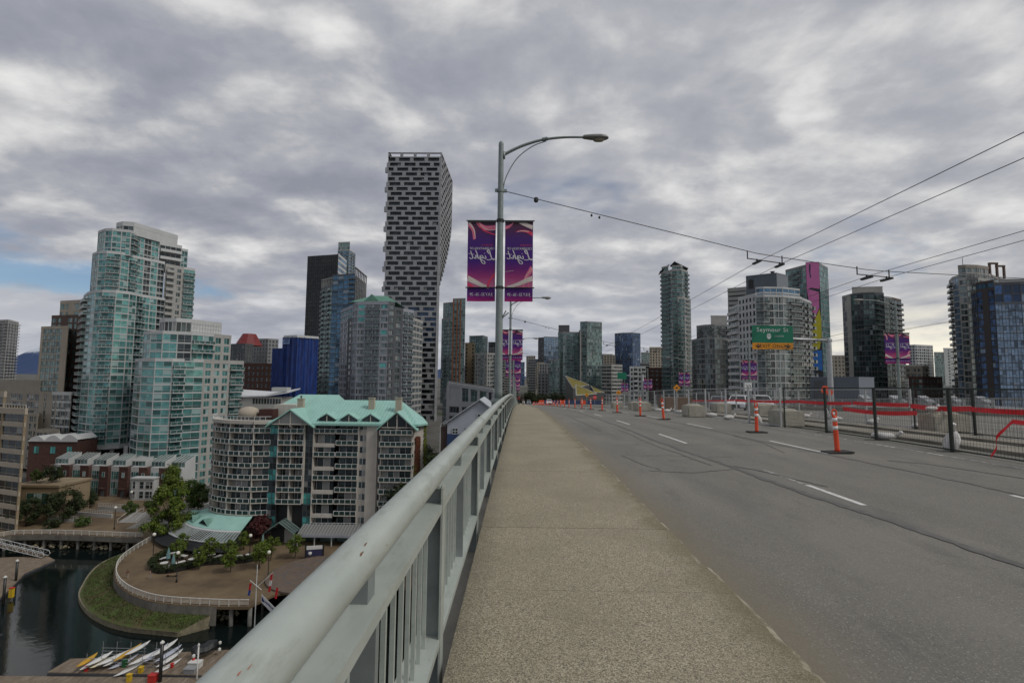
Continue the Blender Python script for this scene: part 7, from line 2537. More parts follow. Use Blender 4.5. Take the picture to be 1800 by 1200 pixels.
B.mass(P('bl_main'), Z('bl_main') - 8, Z('bl_main'), St(fh=4.0, band=0.4, bay=3.2, pat='g', wall=W_DKGREY, glass=G_DEEP, frame=W_SLATE, nv=1, pier=0.3), 18)
B.mass([(200.5, 204.0), (214, 203.0)], Z('bl_main'), Z('bl_main') + 3.2, St(pat='s', wall=W_GREY, par=0.1), 8)
B.done()

# -- wedge pavilions with sloping grass roofs beside the bridge
M_SEDUM = mat('sedum_roof', (0.15, 0.122, 0.012), 0.9, var=0.4, vscale=0.5, bump=0.5, bscale=3)
M_WEDGE = mat('wedge_wall', (0.10, 0.105, 0.105), 0.5, 0.2, var=0.15, vscale=0.5)


def wedge(label, base, pts, zs, rim=0.5):
    """triangular building whose roof is one tilted planted plane"""
    t = thing('wedge_building', label, 'building', base)
    bx, by, bz = base
    Q = [(p[0] - bx, p[1] - by) for p in pts]
    n = len(Q)
    top = [(q[0], q[1], z - bz) for q, z in zip(Q, zs)]
    low = [(q[0], q[1], 0.0) for q in Q]
    MB().add(low + top, [(i, (i + 1) % n, n + (i + 1) % n, n + i) for i in range(n)]).build('wall', M_WEDGE, t)
    c = Vector((sum(q[0] for q in top) / n, sum(q[1] for q in top) / n, sum(q[2] for q in top) / n))
    inn = [tuple(c + (Vector(q) - c) * 0.93 + Vector((0, 0, 0.15))) for q in top]
    MB().add(inn, [tuple(range(n))]).build('grass_roof', M_SEDUM, t)
    mb = MB()
    for i in range(n):
        mb.tube([top[i], top[(i + 1) % n]], rim, 4)
    mb.build('roof_edge', W_PALE, t)
    return t

# ================================================================ waterfront on the left
M_RAILW = mat('white_fence_paint', (0.55, 0.53, 0.48), 0.6, var=0.12, vscale=1.5)
M_STONE = mat('bank_stone', (0.20, 0.175, 0.115), 0.9, var=0.35, vscale=1.5, bump=0.6, bscale=4)
M_PILE = mat('pile', (0.15, 0.145, 0.13), 0.85, var=0.3, vscale=1.0)


def path_len(pts):
    out = [0.0]
    for a, b in zip(pts, pts[1:]):
        out.append(out[-1] + math.hypot(b[0] - a[0], b[1] - a[1]))
    return out


def resample(pts, step):
    L = path_len(pts)
    n = max(1, round(L[-1] / step))
    res = []
    j = 0
    for i in range(n + 1):
        s = L[-1] * i / n
        while j < len(pts) - 2 and L[j + 1] < s:
            j += 1
        t = (s - L[j]) / max(1e-6, L[j + 1] - L[j])
        res.append((pts[j][0] + (pts[j + 1][0] - pts[j][0]) * t, pts[j][1] + (pts[j + 1][1] - pts[j][1]) * t))
    return res


def fence_run(label, pts, step=2.1):
    t = thing('promenade_fence', label, 'fence', (pts[0][0], pts[0][1], GZ))
    ox, oy = pts[0]
    P = resample(pts, step)
    for a, b in zip(P, P[1:]):
        L = math.hypot(b[0] - a[0], b[1] - a[1])
        u = ((b[0] - a[0]) / L, (b[1] - a[1]) / L)
        nn = (u[1], -u[0])
        mb = MB()
        o = (a[0] - ox, a[1] - oy)
        mb.obox(o, u, nn, -0.06, 0.06, -0.06, 0.06, 0, 1.12)
        mb.obox(o, u, nn, 0.06, L - 0.06, -0.07, 0.07, 1.02, 1.12)
        for z in (0.25, 0.45, 0.65, 0.85):
            mb.obox(o, u, nn, 0.06, L - 0.06, -0.02, 0.02, z - 0.025, z + 0.025)
        mb.build('rail_panel', M_RAILW, t)
    return t


def inset(pts, d):
    out = []
    for i, p in enumerate(pts):
        a, b = pts[max(i - 1, 0)], pts[min(i + 1, len(pts) - 1)]
        L = math.hypot(b[0] - a[0], b[1] - a[1]) or 1
        u = ((b[0] - a[0]) / L, (b[1] - a[1]) / L)
        out.append((p[0] - u[1] * d, p[1] + u[0] * d))
    return out


fence_run('white promenade fence along the straight quay at the far left', inset(EDGE_L[1:], 0.35))
fence_run('white promenade fence curving round the brick plaza', inset(CURVE, 0.35), 1.75)
# seawall skirts: quay on piles at the left, solid curved wall round the plaza
sk = MB()
for a, b in zip(CURVE[:-8], CURVE[1:-7]):
    sk.add([(a[0], a[1], GZ - 0.1), (b[0], b[1], GZ - 0.1), (b[0] * 0.995, b[1] * 0.995, -41.0), (a[0] * 0.995, a[1] * 0.995, -41.0)], [(3, 2, 1, 0)])
sw_ = thing('seawall', 'dark concrete seawall curving below the white fence', 'wall', (0, 0, 0))
sk.build('wall_face', M_SEAWALL, sw_)
pl_ = MB()
for p in resample(inset(CURVE[-9:], 0.8), 4.2):
    MB().lathe((p[0], p[1], 0), [(0.35, -44), (0.35, GZ - 0.45)], 10).build('pile', M_PILE, sw_, True)
pr = thing('pile_row', 'row of concrete piles under the straight quay', 'piles', (0, 0, 0))
for p in resample(inset(EDGE_L[1:], 0.7), 4.6):
    MB().lathe((p[0], p[1], 0), [(0.32, -44), (0.32, GZ - 0.45)], 10).build('pile', M_PILE, pr, True)
bm_ = MB()
for a, b in zip(EDGE_L[1:], EDGE_L[2:]):
    L = math.hypot(b[0] - a[0], b[1] - a[1])
    u = ((b[0] - a[0]) / L, (b[1] - a[1]) / L)
    nn = (u[1], -u[0])
    bm_.obox(a, u, nn, 0, L, -0.3, 0.06, GZ - 1.25, GZ - 0.02)
bm_.build('quay_beam', M_SEAWALL, pr)

# grass bank between wall and water
BANK_OUT = [(-93.5, 120.2), (-94.0, 113.5), (-91.8, 107.5), (-88.11, 101.53), (-84.47, 96.49), (-78.08, 90.96), (-71.6, 87.05), (-65.9, 84.93), (-61.25, 84.16), (-55.94, 83.43)]
BO = smooth2d(BANK_OUT, 5)
BI = resample([(x * 0.997, y * 0.997) for x, y in CURVE[2:-8]], 1.0)
nb = 46
BO2, BI2 = resample(BO, path_len(BO)[-1] / nb), resample(BI, path_len(BI)[-1] / nb)
m = min(len(BO2), len(BI2))
rk = random.Random(21)
gb = MB()
vs = []
NC = 7
for i in range(m):
    for j in range(NC + 1):
        t = j / NC
        x = BO2[i][0] * (1 - t) + BI2[i][0] * t
        y = BO2[i][1] * (1 - t) + BI2[i][1] * t
        z = -40.75 + 1.35 * t ** 0.8 + (rk.uniform(-0.06, 0.06) if 0 < j < NC else 0)
        vs.append((x, y, z))
gb.add(vs, [(i * (NC + 1) + j, (i + 1) * (NC + 1) + j, (i + 1) * (NC + 1) + j + 1, i * (NC + 1) + j + 1) for i in range(m - 1) for j in range(NC)])
mg, kg, bg_ = principled('bank_grass')
pg_ = kg.node('ShaderNodeNewGeometry').outputs['Position']
cg_ = kg.ramp(kg.noise(pg_, 0.4, 6, 0.7), [(0.33, (0.095, 0.074, 0.034)), (0.45, (0.062, 0.068, 0.020)), (0.6, (0.058, 0.088, 0.016)), (0.72, (0.088, 0.110, 0.026))])
kg.put(bg_.inputs['Base Color'], cg_)
bg_.inputs['Roughness'].default_value = 0.95
bank = gb.build('grass_bank', mg, kind='structure')
st_ = MB()
for a, b in zip(BO2, BO2[1:]):
    st_.add([(a[0], a[1], -40.72), (b[0], b[1], -40.72), (b[0] * 1.0, b[1], -41.9), (a[0], a[1], -41.9), (a[0] * 0.992, a[1] * 0.996, -40.6), (b[0] * 0.992, b[1] * 0.996, -40.6)], [(3, 2, 1, 0), (0, 1, 5, 4)])
st_.add([(BO2[-1][0], BO2[-1][1], -40.7), (BI2[-1][0], BI2[-1][1], -39.4), (BI2[-1][0], BI2[-1][1], -42), (BO2[-1][0], BO2[-1][1], -42)], [(0, 3, 2, 1)])
st_.build('bank_edge', M_STONE, bank)
tf = MB()
for i in range(5200):
    u_, t_ = rk.random() * (m - 1), rk.random()
    i0 = int(u_)
    f_ = u_ - i0
    ax = BO2[i0][0] * (1 - f_) + BO2[i0 + 1][0] * f_
    ay = BO2[i0][1] * (1 - f_) + BO2[i0 + 1][1] * f_
    bx_ = BI2[i0][0] * (1 - f_) + BI2[i0 + 1][0] * f_
    by_ = BI2[i0][1] * (1 - f_) + BI2[i0 + 1][1] * f_
    t_ = 0.12 + 0.86 * t_
    x, y, z = ax * (1 - t_) + bx_ * t_, ay * (1 - t_) + by_ * t_, -40.75 + 1.35 * t_ ** 0.8
    a = rk.random() * 6.28
    h = rk.uniform(0.12, 0.38)
    w = rk.uniform(0.05, 0.12)
    tf.add([(x - w * math.cos(a), y - w * math.sin(a), z - 0.03), (x + w * math.cos(a), y + w * math.sin(a), z - 0.03), (x + rk.uniform(-.12, .12), y + rk.uniform(-.12, .12), z + h)], [(0, 1, 2)])
tag(tf.build('grass_tufts', mg), 'rough grass tufts covering the bank below the seawall', 'grass', kind='stuff')
# rocks under the quay
rkm = MB()
for i in range(420):
    x = rk.uniform(-126, -50)
    y = (124.5 if x < -88 else 90.5) + rk.uniform(-2.2, 2.5)
    if -88 < x < -57:
        continue
    s = rk.uniform(0.2, 0.6)
    z = -41.4 + rk.uniform(0, 0.7)
    rkm.add([(x - s, y, z), (x, y - s, z), (x + s, y, z), (x, y + s, z), (x, y, z + s * 0.8), (x, y, z - s)], [(0, 1, 4), (1, 2, 4), (2, 3, 4), (3, 0, 4), (1, 0, 5), (2, 1, 5), (3, 2, 5), (0, 3, 5)])
tag(rkm.build('shore_rocks', M_STONE), 'loose grey rocks along the waterline under the quay', 'rocks', kind='stuff')

# ---- apartment block with copper green roofs
B = Bld('apartment_block', 'cream apartment block with turquoise green gabled roofs and rounded left end', 'apartment block', (-50.0, 128.0, GZ), 300)
FH = 2.84
NF = 10
YF = 123.4
RAILW = mat('balcony_white_metal', (0.74, 0.75, 0.73), 0.5, var=0.05)
G_RAIL = mat('smoked_rail_glass', (0.025, 0.055, 0.052), 0.12, 0.15, var=0.35, vscale=0.35)
W_GB = mat('wall_sand', (0.50, 0.465, 0.41), 0.8, var=0.08, vscale=0.3, streak=0.3)
sGB = St(fh=FH, band=0.5, wall=W_GB, glass=G_HOME, frame=RAILW, nv=3, pier=0.2, rail=G_RAIL, slab=W_GB, bd=1.5, proud=0.12)
# rounded end
ell = [(-65.5 + 13.4 * math.cos(t), 131.0 + 8.4 * math.sin(t)) for t in [math.pi * (1.0 + 0.5 * i / 7) for i in range(8)]]
rounded = ell + [(-61.75, YF)]
zt10 = GZ + FH * NF
wl = B.wall(W_GB)
core = B.wall(W_CORE, 'core')
poly = rounded + [(-61.75, 140.0), (-79.0, 140.0)]
core.prism(poly, GZ, zt10 - 0.6)
for i in range(len(rounded) - 1):
    a, b = rounded[i], rounded[i + 1]
    L = math.hypot(b[0] - a[0], b[1] - a[1])
    u = ((b[0] - a[0]) / L, (b[1] - a[1]) / L)
    nn = (u[1], -u[0])
    for f in range(2, NF):
        z = GZ + f * FH
        B.window(a, u, nn, 0.0, z + 0.12, L, FH - 0.45, sGB.mod(nv=2))
        B.balcony(a, u, nn, -0.06, z, L + 0.12, sGB)
    wl.obox(a, u, nn, -0.1, L + 0.1, 0.0, 1.62, zt10 - 0.75, zt10 + 0.12)
    if i % 2 == 1 or i == 0:
        wl.obox(a, u, nn, -0.12, 0.12, 0.0, 1.46, GZ + 2 * FH, zt10 - 0.75)
rl = MB()
for i in range(len(rounded) - 1):
    a, b = rounded[i], rounded[i + 1]
    L = math.hypot(b[0] - a[0], b[1] - a[1])
    u = ((b[0] - a[0]) / L, (b[1] - a[1]) / L)
    nn = (u[1], -u[0])
    rl.obox(a, u, nn, -0.05, L + 0.05, 1.45, 1.53, zt10 + 1.05, zt10 + 1.15)
    for q in range(3):
        rl.obox(a, u, nn, L * q / 3 - 0.04, L * q / 3 + 0.04, 1.46, 1.52, zt10 + 0.12, zt10 + 1.05)
B.part('terrace_rail', rl, RAILW)
B.part('terrace_dome', MB().lathe((-71.5, 130.0, zt10 + 0.1), [(2.6, 0), (2.5, 1.6), (1.9, 2.5), (0.7, 2.9)], 14), W_CREAM, True)
B.part('stair_hut', MB().box((-68.3, 129.0, zt10 + 0.1), (-64.6, 132.0, zt10 + 2.4)), mat('maroon_wall', (0.06, 0.02, 0.015), 0.7))
B.part('roof_wall', MB().box((-66.5, 133.5, zt10 + 0.1), (-60.5, 139.0, zt10 + 3.4)), W_GB)
# straight facade: list of bays (x0, x1, kind)
BAYS = [(-61.7, -59.3, 'teal'), (-59.2, -52.75, 'gable'), (-52.7, -50.6, 'dark'), (-50.6, -45.1, 'mixed'), (-45.1, -39.4, 'log'), (-39.4, -37.4, 'win'), (-37.4, -34.7, 'solid'), (-34.7, -33.8, 'win')]
XR0, XR1 = -33.8, -26.1
core.prism([(-61.75, YF), (-26.0, YF), (-24.4, YF + 1.6), (-29.0, 142.0), (-61.75, 142.0)], GZ, zt10 - 0.6)
u, nn = (1.0, 0.0), (0.0, -1.0)
rq = random.Random(8)
for (x0, x1, kd) in BAYS:
    o = (x0, YF)
    w = x1 - x0
    if kd == 'teal' or kd == 'dark':
        for f in range(1, NF):
            z = GZ + f * FH
            gl_ = G_AQUA if (kd == 'teal' and f % 2 == 1) or (kd == 'dark' and f in (1, 3)) else G_DARK
            B.window((x0, YF - 1.3), u, nn, 0.0, z - 0.3, w, FH - 0.06, sGB.mod(nv=2, tr=0.5, frame=W_DKGREY), gl_)
        B.part('glass_shaft', MB().box((x0 + 0.02, YF - 1.28, GZ), (x1 - 0.02, YF, zt10 - 0.7)), W_CORE)
    elif kd in ('gable', 'log', 'mixed'):
        halves = [(0.0, w / 2), (w / 2, w)] if kd == 'gable' else [(0.0, w)]
        for f in range(1, NF):
            z = GZ + f * FH
            for (a0, a1) in halves:
                if not (kd == 'gable' and f < 3):
                    B.window(o, u, nn, a0 + 0.5, z + 0.12, a1 - a0 - 0.6, FH - 0.55, sGB.mod(nv=3))
            if kd == 'gable' and f < 3:
                continue
            if kd == 'mixed' and f % 2 == 0:
                wl.obox(o, u, nn, 0.12, w - 0.1, 1.0, 1.45, z - 0.55, z + 0.35)
                continue
            B.balcony(o, u, nn, 0.1, z, w - 0.2, sGB, 1.6 if kd != 'gable' else 2.3)
        for xq in ((0.0, w / 2, w) if kd == 'gable' else (0.0, w)):
            zb_ = GZ + (3 * FH if kd == 'gable' and xq != w / 2 else 0)
            wl.obox(o, u, nn, xq - 0.14, xq + 0.14, 0.0, 1.52 if kd != 'gable' else 2.0, zb_, zt10 - 0.55)
    elif kd == 'win':
        wl.obox(o, u, nn, -0.1, w + 0.1, 0.9, 1.0, GZ, zt10 - 0.5)
        for f in range(0, NF):
            z = GZ + f * FH
            B.window((x0, YF - 1.0), u, nn, 0.12, z + 0.85, w - 0.24, FH - 1.2, sGB.mod(nv=2 if w > 1.2 else 1))
            wl.obox(o, u, nn, -0.1, w + 0.1, 1.0, 1.12, z - 0.3, z + 0.75)
    else:
        wl.obox(o, u, nn, 0.0, w, 0.0, 1.75, GZ, zt10 - 0.45)
# right wing with big balconies
o = (XR0, YF - 1.4)
core.prism([(XR0, YF - 1.4), (XR1, YF - 1.4), (XR1, YF), (XR0, YF)], GZ, zt10 - 0.6)
for f in range(1, NF):
    z = GZ + f * FH
    B.window(o, u, nn, 0.4, z + 0.12, XR1 - XR0 - 0.6, FH - 0.55, sGB.mod(nv=5))
    B.balcony(o, u, nn, 0.05, z, XR1 - XR0 + 0.3, sGB, 1.8)
wl.obox(o, u, nn, -0.12, 0.25, 0.0, 0.4, GZ, zt10 - 0.5)
wl.obox(o, u, nn, XR1 - XR0 - 0.1, XR1 - XR0 + 0.15, 0.0, 0.5, GZ, zt10 - 0.5)
# sand coloured gable end wall with creeper
ew = MB()
ew.prism([(XR1 + 0.05, YF - 1.4), (-23.6, YF + 2.0), (-28.2, 141.0), (-31.0, 141.0), (-29.5, YF)], GZ, zt10 - 0.4)
B.part('end_wall', ew, W_GB)
ua, ub = (XR1 + 0.05, YF - 1.4), (-23.6, YF + 2.0)
L = math.hypot(ub[0] - ua[0], ub[1] - ua[1])
ue = ((ub[0] - ua[0]) / L, (ub[1] - ua[1]) / L)
ne = (ue[1], -ue[0])
M_IVYR = mat('russet_creeper', (0.10, 0.030, 0.014), 0.9, var=0.5, vscale=1.5)
M_IVYG = mat('green_creeper', (0.10, 0.115, 0.012), 0.9, var=0.4, vscale=1.5)


def creeper(name, x0, x1, z0, z1, m, n, seed, off=0.05):
    r = random.Random(seed)
    mb = MB()
    for i in range(n):
        x, z = r.uniform(x0, x1), z0 + (z1 - z0) * r.random() ** 1.2
        s = r.uniform(0.12, 0.3)
        c = (ua[0] + ue[0] * x + ne[0] * (off + r.uniform(0, 0.25)), ua[1] + ue[1] * x + ne[1] * (off + r.uniform(0, 0.25)))
        a = r.uniform(0, 6.28)
        mb.add([(c[0] + ue[0] * s * math.cos(a + q), c[1] + ue[1] * s * math.cos(a + q) - 0.05 * (q > 3), z + s * math.sin(a + q)) for q in (0, 1.57, 3.14, 4.71)], [(0, 1, 2, 3)])
    o_ = B.part(name, mb, m)
    o_['kind'] = 'stuff'


creeper('russet_creeper', 0.8, 2.4, -24.0, zt10 - 3.6, M_IVYR, 900, 1)
creeper('green_creeper', 0.6, 2.6, GZ, -20.0, M_IVYG, 900, 2)
creeper('corner_creeper', L - 0.5, L + 0.25, GZ, zt10 - 1.0, M_IVYG, 700, 3)
# roofs
EZ, RZ = zt10 - 0.35, zt10 + 4.9
YE, YR = YF - 2.3, YF + 8.5
XL, XR = -61.9, -22.3
rf = MB()
rl_, rr_ = -56.0, -31.5
V = [(XL, YE, EZ), (-24.6, YE, EZ), (XR - 0.6, YF + 1.6, EZ), (-27.5, YF + 19, EZ), (XL, YF + 19, EZ), (rl_, YR, RZ), (rr_, YR, RZ)]
rf.add(V, [(0, 1, 6, 5), (1, 2, 6), (2, 3, 6), (3, 4, 5, 6), (4, 0, 5)])
rf.add([(x, y, z - 0.5) for x, y, z in V[:5]] + V[:5], [(q, (q + 1) % 5, (q + 1) % 5 + 5, q + 5) for q in range(5)] + [(4, 3, 2, 1, 0)])
roof_o = B.part('roof', rf, G_ROOF)
# standing seams
sm = MB()
for i in range(42):
    x = XL + 0.6 + i * 0.87
    t0, t1 = (x - XL) / (rl_ - XL), (-24.6 - x) / (-24.6 - rr_)
    t = max(0.0, min(1.0, t0, t1))
    sm.tube([(x, YE, EZ + 0.03), (x, YE + (YR - YE) * t, EZ + 0.03 + (RZ - EZ) * t)], 0.055, 4, cap=False)
sm_o = B.part('roof_seams', sm, mat('roof_seam_green', (0.21, 0.40, 0.345), 0.6))
sm_o['kind'] = 'stuff'


def gable(xc, hw, zpk, y0, zlow, seed):
    """projecting gable: two roof slopes running back into the main roof, dark glazed triangle"""
    yb = YE + (zpk - EZ) / (RZ - EZ) * (YR - YE) + 0.4
    mb = MB()
    for s in (-1, 1):
        A, Bp, C, D = (xc, y0, zpk), (xc + s * (hw + 0.5), y0, zlow - 0.35), (xc + s * (hw + 0.5), YE + 0.6, zlow - 0.3), (xc, yb, zpk)
        th = 0.35
        P_ = [A, Bp, C, D]
        Q_ = [(p[0], p[1], p[2] - th) for p in P_]
        f1 = (0, 1, 2, 3) if s < 0 else (3, 2, 1, 0)
        mb.add(P_ + Q_, [f1, tuple(4 + q for q in reversed(f1)), (0, 4, 5, 1), (1, 5, 6, 2), (2, 6, 7, 3)])
    B.part('gable_roof', mb, G_ROOF)
    gl = MB()
    gl.add([(xc - hw, y0 + 0.5, zlow), (xc + hw, y0 + 0.5, zlow), (xc, y0 + 0.5, zpk - 0.5)], [(0, 1, 2)])
    B.part('gable_glazing', gl, G_DARK)
    fr_ = MB()
    fr_.box((xc - 0.13, y0 + 0.38, zlow - 0.5), (xc + 0.13, y0 + 0.49, zpk - 0.6))
    for s in (-1, 1):
        fr_.tube([(xc + s * hw * 0.5, y0 + 0.42, zlow), (xc + s * hw * 0.5, y0 + 0.42, zlow + (zpk - zlow) * 0.45)], 0.08, 4)
    fr_.tube([(xc - hw, y0 + 0.42, zlow + 0.1), (xc + hw, y0 + 0.42, zlow + 0.1)], 0.1, 4)
    B.part('gable_frame', fr_, W_GB)


gable(-56.0, 5.5, EZ + 3.5, YE - 0.9, EZ - 0.4, 1)
gable(-29.6, 4.6, EZ + 3.2, YE - 1.2, EZ - 0.9, 2)
for xc in (-47.5, -42.0, -36.6):
    dm = MB()
    hw, y0, zb2, zpk = 1.9, YE + 0.9, EZ + 0.75, EZ + 2.5
    yb = YE + (zpk - EZ) / (RZ - EZ) * (YR - YE) + 0.3
    for s in (-1, 1):
        A, Bp, C, D = (xc, y0 - 0.3, zpk), (xc + s * (hw + 0.45), y0 - 0.3, zb2 + 0.3), (xc + s * (hw + 0.45), y0 + 2.2, zb2 + 0.5), (xc, yb, zpk)
        P_ = [A, Bp, C, D]
        Q_ = [(p[0], p[1], p[2] - 0.25) for p in P_]
        f1 = (0, 1, 2, 3) if s < 0 else (3, 2, 1, 0)
        dm.add(P_ + Q_, [f1, tuple(4 + q for q in reversed(f1)), (0, 4, 5, 1), (1, 5, 6, 2), (2, 6, 7, 3)])
        dm.add([(xc + s * hw, y0, zb2 - 0.6), (xc + s * hw, y0, zb2 + 0.3), (xc + s * hw, y0 + 2.0, zb2 + 0.5)], [(0, 1, 2), (2, 1, 0)])
    B.part('dormer_roof', dm, G_ROOF)
    B.part('dormer_glazing', MB().add([(xc - hw, y0, zb2 - 0.45), (xc + hw, y0, zb2 - 0.45), (xc + hw, y0, zb2 + 0.15), (xc, y0, zpk - 0.4), (xc - hw, y0, zb2 + 0.15)], [(0, 1, 2, 3, 4)]), G_DARK)
    df = MB()
    df.box((xc - 0.12, y0 - 0.1, zb2 - 0.45), (xc + 0.12, y0 - 0.02, zpk - 0.5))
    df.box((xc - hw, y0 - 0.1, zb2 - 0.65), (xc + hw, y0 - 0.02, zb2 - 0.4))
    B.part('dormer_frame', df, W_GB)
for (xc, yc, h) in ((-56.6, YF + 4.2, 2.4), (-38.2, YF + 4.6, 2.6), (-30.8, YF + 3.2, 3.4)):
    z = EZ + (yc - YE) / (YR - YE) * (RZ - EZ)
    ch = MB()
    ch.box((xc - 0.75, yc - 0.55, z - 1.0), (xc + 0.75, yc + 0.55, z + h))
    ch.box((xc - 0.85, yc - 0.65, z + h), (xc + 0.85, yc + 0.65, z + h + 0.18))
    B.part('chimney', ch, W_CREAM)
    B.part('chimney_pot', MB().lathe((xc, yc, z + h + 0.18), [(0.2, 0), (0.2, 0.5), (0.32, 0.5), (0.32, 0.7)], 8), W_DKGREY)
# second roof behind
r2 = MB()
V = [(-70.5, 134, EZ + 0.8), (-50, 134, EZ + 0.8), (-50, 152, EZ + 0.8), (-70.5, 152, EZ + 0.8), (-63.5, 142, RZ + 1.0), (-52, 142, RZ + 1.0)]
r2.add(V, [(0, 1, 5, 4), (1, 2, 5), (2, 3, 4, 5), (3, 0, 4)])
B.part('rear_roof', r2, G_ROOF)
B.part('rear_wall', MB().box((-69.5, 135, GZ), (-31.5, 151, EZ + 0.7)), W_GB)
B.done()

# ---- restaurant pavilion round the foot of the block
RS = thing('restaurant', 'restaurant pavilion with turquoise roof and slatted glass canopy at the block foot', 'restaurant', (-65.5, 131.0, GZ))
ang = [math.pi * (1.02 + 0.50 * i / 9) for i in range(10)]


def ring_pts(rx, ry):
    return [(rx * math.cos(t), ry * math.sin(t)) for t in ang]


def ring(name, r0, z0, r1, z1, m, th=0.25):
    a, b = ring_pts(*r0), ring_pts(*r1)
    mb = MB()
    n = len(a)
    vs = [(x, y, z0) for x, y in a] + [(x, y, z1) for x, y in b] + [(x, y, z0 - th) for x, y in a] + [(x, y, z1 - th) for x, y in b]
    for i in range(n - 1):
        mb.add([vs[i], vs[i + 1], vs[n + i + 1], vs[n + i]], [(3, 2, 1, 0)])
        mb.add([vs[n + i], vs[n + i + 1], vs[3 * n + i + 1], vs[3 * n + i]], [(3, 2, 1, 0)])
        mb.add([vs[2 * n + i], vs[2 * n + i + 1], vs[3 * n + i + 1], vs[3 * n + i]], [(0, 1, 2, 3)])
    return mb.build(name, m, RS)


ring('roof', (13.8, 9.4), 5.6, (19.6, 15.0), 3.7, G_ROOF)
ring('gutter', (19.6, 15.0), 3.6, (20.1, 15.5), 3.45, W_WHITE)
G_CAN = glass('canopy_glass', (0.17, 0.22, 0.21), tint_share=0.8, pale_share=0.1, metal=0.2, rough=0.2)
ring('canopy_glass', (20.0, 15.4), 3.3, (23.4, 18.6), 2.15, G_CAN, 0.04)
bars = MB()
for i in range(46):
    t = ang[0] + (ang[-1] - ang[0]) * i / 45
    bars.tube([(20.0 * math.cos(t), 15.4 * math.sin(t), 3.38), (23.5 * math.cos(t), 18.7 * math.sin(t), 2.22)], 0.05, 4)
bo = bars.build('canopy_bars', W_WHITE, RS, kind='stuff')
ring('canopy_edge', (23.4, 18.6), 2.2, (23.6, 18.8), 2.15, W_WHITE, 0.2)
ring('awning', (23.2, 18.4), 1.95, (26.2, 21.4), 0.9, mat('black_canvas', (0.010, 0.011, 0.013), 0.7, var=0.3, vscale=1), 0.05)
ring('wall', (19.4, 14.8), 3.5, (19.42, 14.82), 3.4, W_DKGREY, 3.4)
for i in (1, 3, 5):
    t = (ang[i] + ang[i + 1]) / 2
    c, s = math.cos(t), math.sin(t)
    px, py = 18.6 * c, 14.2 * s
    tx, ty = -s, c
    md = MB()
    w = 2.3
    pk_ = (16.4 * c, 12.0 * s, 5.2)
    e0, e1 = (px + tx * w, py + ty * w, 3.95), (px - tx * w, py - ty * w, 3.95)
    ap = (px, py, 5.3)
    md.add([e0, ap, pk_], [(0, 1, 2), (2, 1, 0)])
    md.add([ap, e1, pk_], [(0, 1, 2), (2, 1, 0)])
    md.build('dormer_roof', G_ROOF, RS)
    MB().add([(e0[0] * .99, e0[1] * .99, 4.0), (e1[0] * .99, e1[1] * .99, 4.0), (px * .99, py * .99, 5.1)], [(0, 1, 2), (2, 1, 0)]).build('dormer_glazing', W_CORE, RS)
# entrance gable and lean-to canopy
EN = thing('entrance_canopy', 'pale turquoise gabled glass entrance between restaurant and lean-to canopy', 'canopy', (-55.8, 116.6, GZ))
T_FR = mat('turquoise_frame', (0.26, 0.40, 0.37), 0.5, var=0.06)
for s in (-1, 1):
    em = MB()
    for j in range(4):
        y = j * 1.1
        em.tube([(s * 3.6, y, 2.9), (0, y, 5.4)], 0.13, 4)
    em.build('rafters', T_FR, EN)
    g_ = MB().add([(s * 3.7, -0.2, 2.95), (0, -0.2, 5.5), (0, 3.6, 5.5), (s * 3.7, 3.6, 2.95)], [(0, 1, 2, 3), (3, 2, 1, 0)])
    g_.build('roof_slope', G_CAN, EN)
    MB().box((s * 3.6 - 0.15, -0.1, 0), (s * 3.6 + 0.15, 0.2, 2.95)).build('post', T_FR, EN)
MB().box((-3.4, 3.4, 0), (3.4, 3.6, 3.2)).build('back_wall', W_CORE, EN)
MB().box((0.2, 2.6, 0), (2.6, 3.3, 3.2)).build('door_panel', W_PALE, EN)
LT = thing('lean_to_canopy', 'long glazed lean-to canopy at the foot of the green roofed block', 'canopy', (-51.5, 117.0, GZ))
MB().add([(0, 0, 2.6), (24, 0, 2.6), (24, 3.6, 4.0), (0, 3.6, 4.0)], [(0, 1, 2, 3), (3, 2, 1, 0)]).build('glazing', G_CAN, LT)
MB().box((-0.1, -0.25, 2.1), (24.1, -0.05, 2.65)).build('fascia', W_LILAC, LT)
lb_ = MB()
for i in range(33):
    lb_.tube([(i * 0.75, -0.05, 2.68), (i * 0.75, 3.6, 4.08)], 0.05, 4)
lb_.build('glazing_bars', W_WHITE, LT, kind='stuff')
for i in range(7):
    MB().box((i * 4 - 0.1, 0.1, 0), (i * 4 + 0.1, 0.3, 2.1)).build('post', W_WHITE, LT)
    MB().box((i * 4 + 0.3, 3.0, 0.2), (i * 4 + 3.7, 3.15, 2.3)).build('shopfront_pane', G_SEA, LT)
MB().box((0, 3.6, 0), (24, 6.5, 3.4)).build('back_wall', W_CORE, LT)

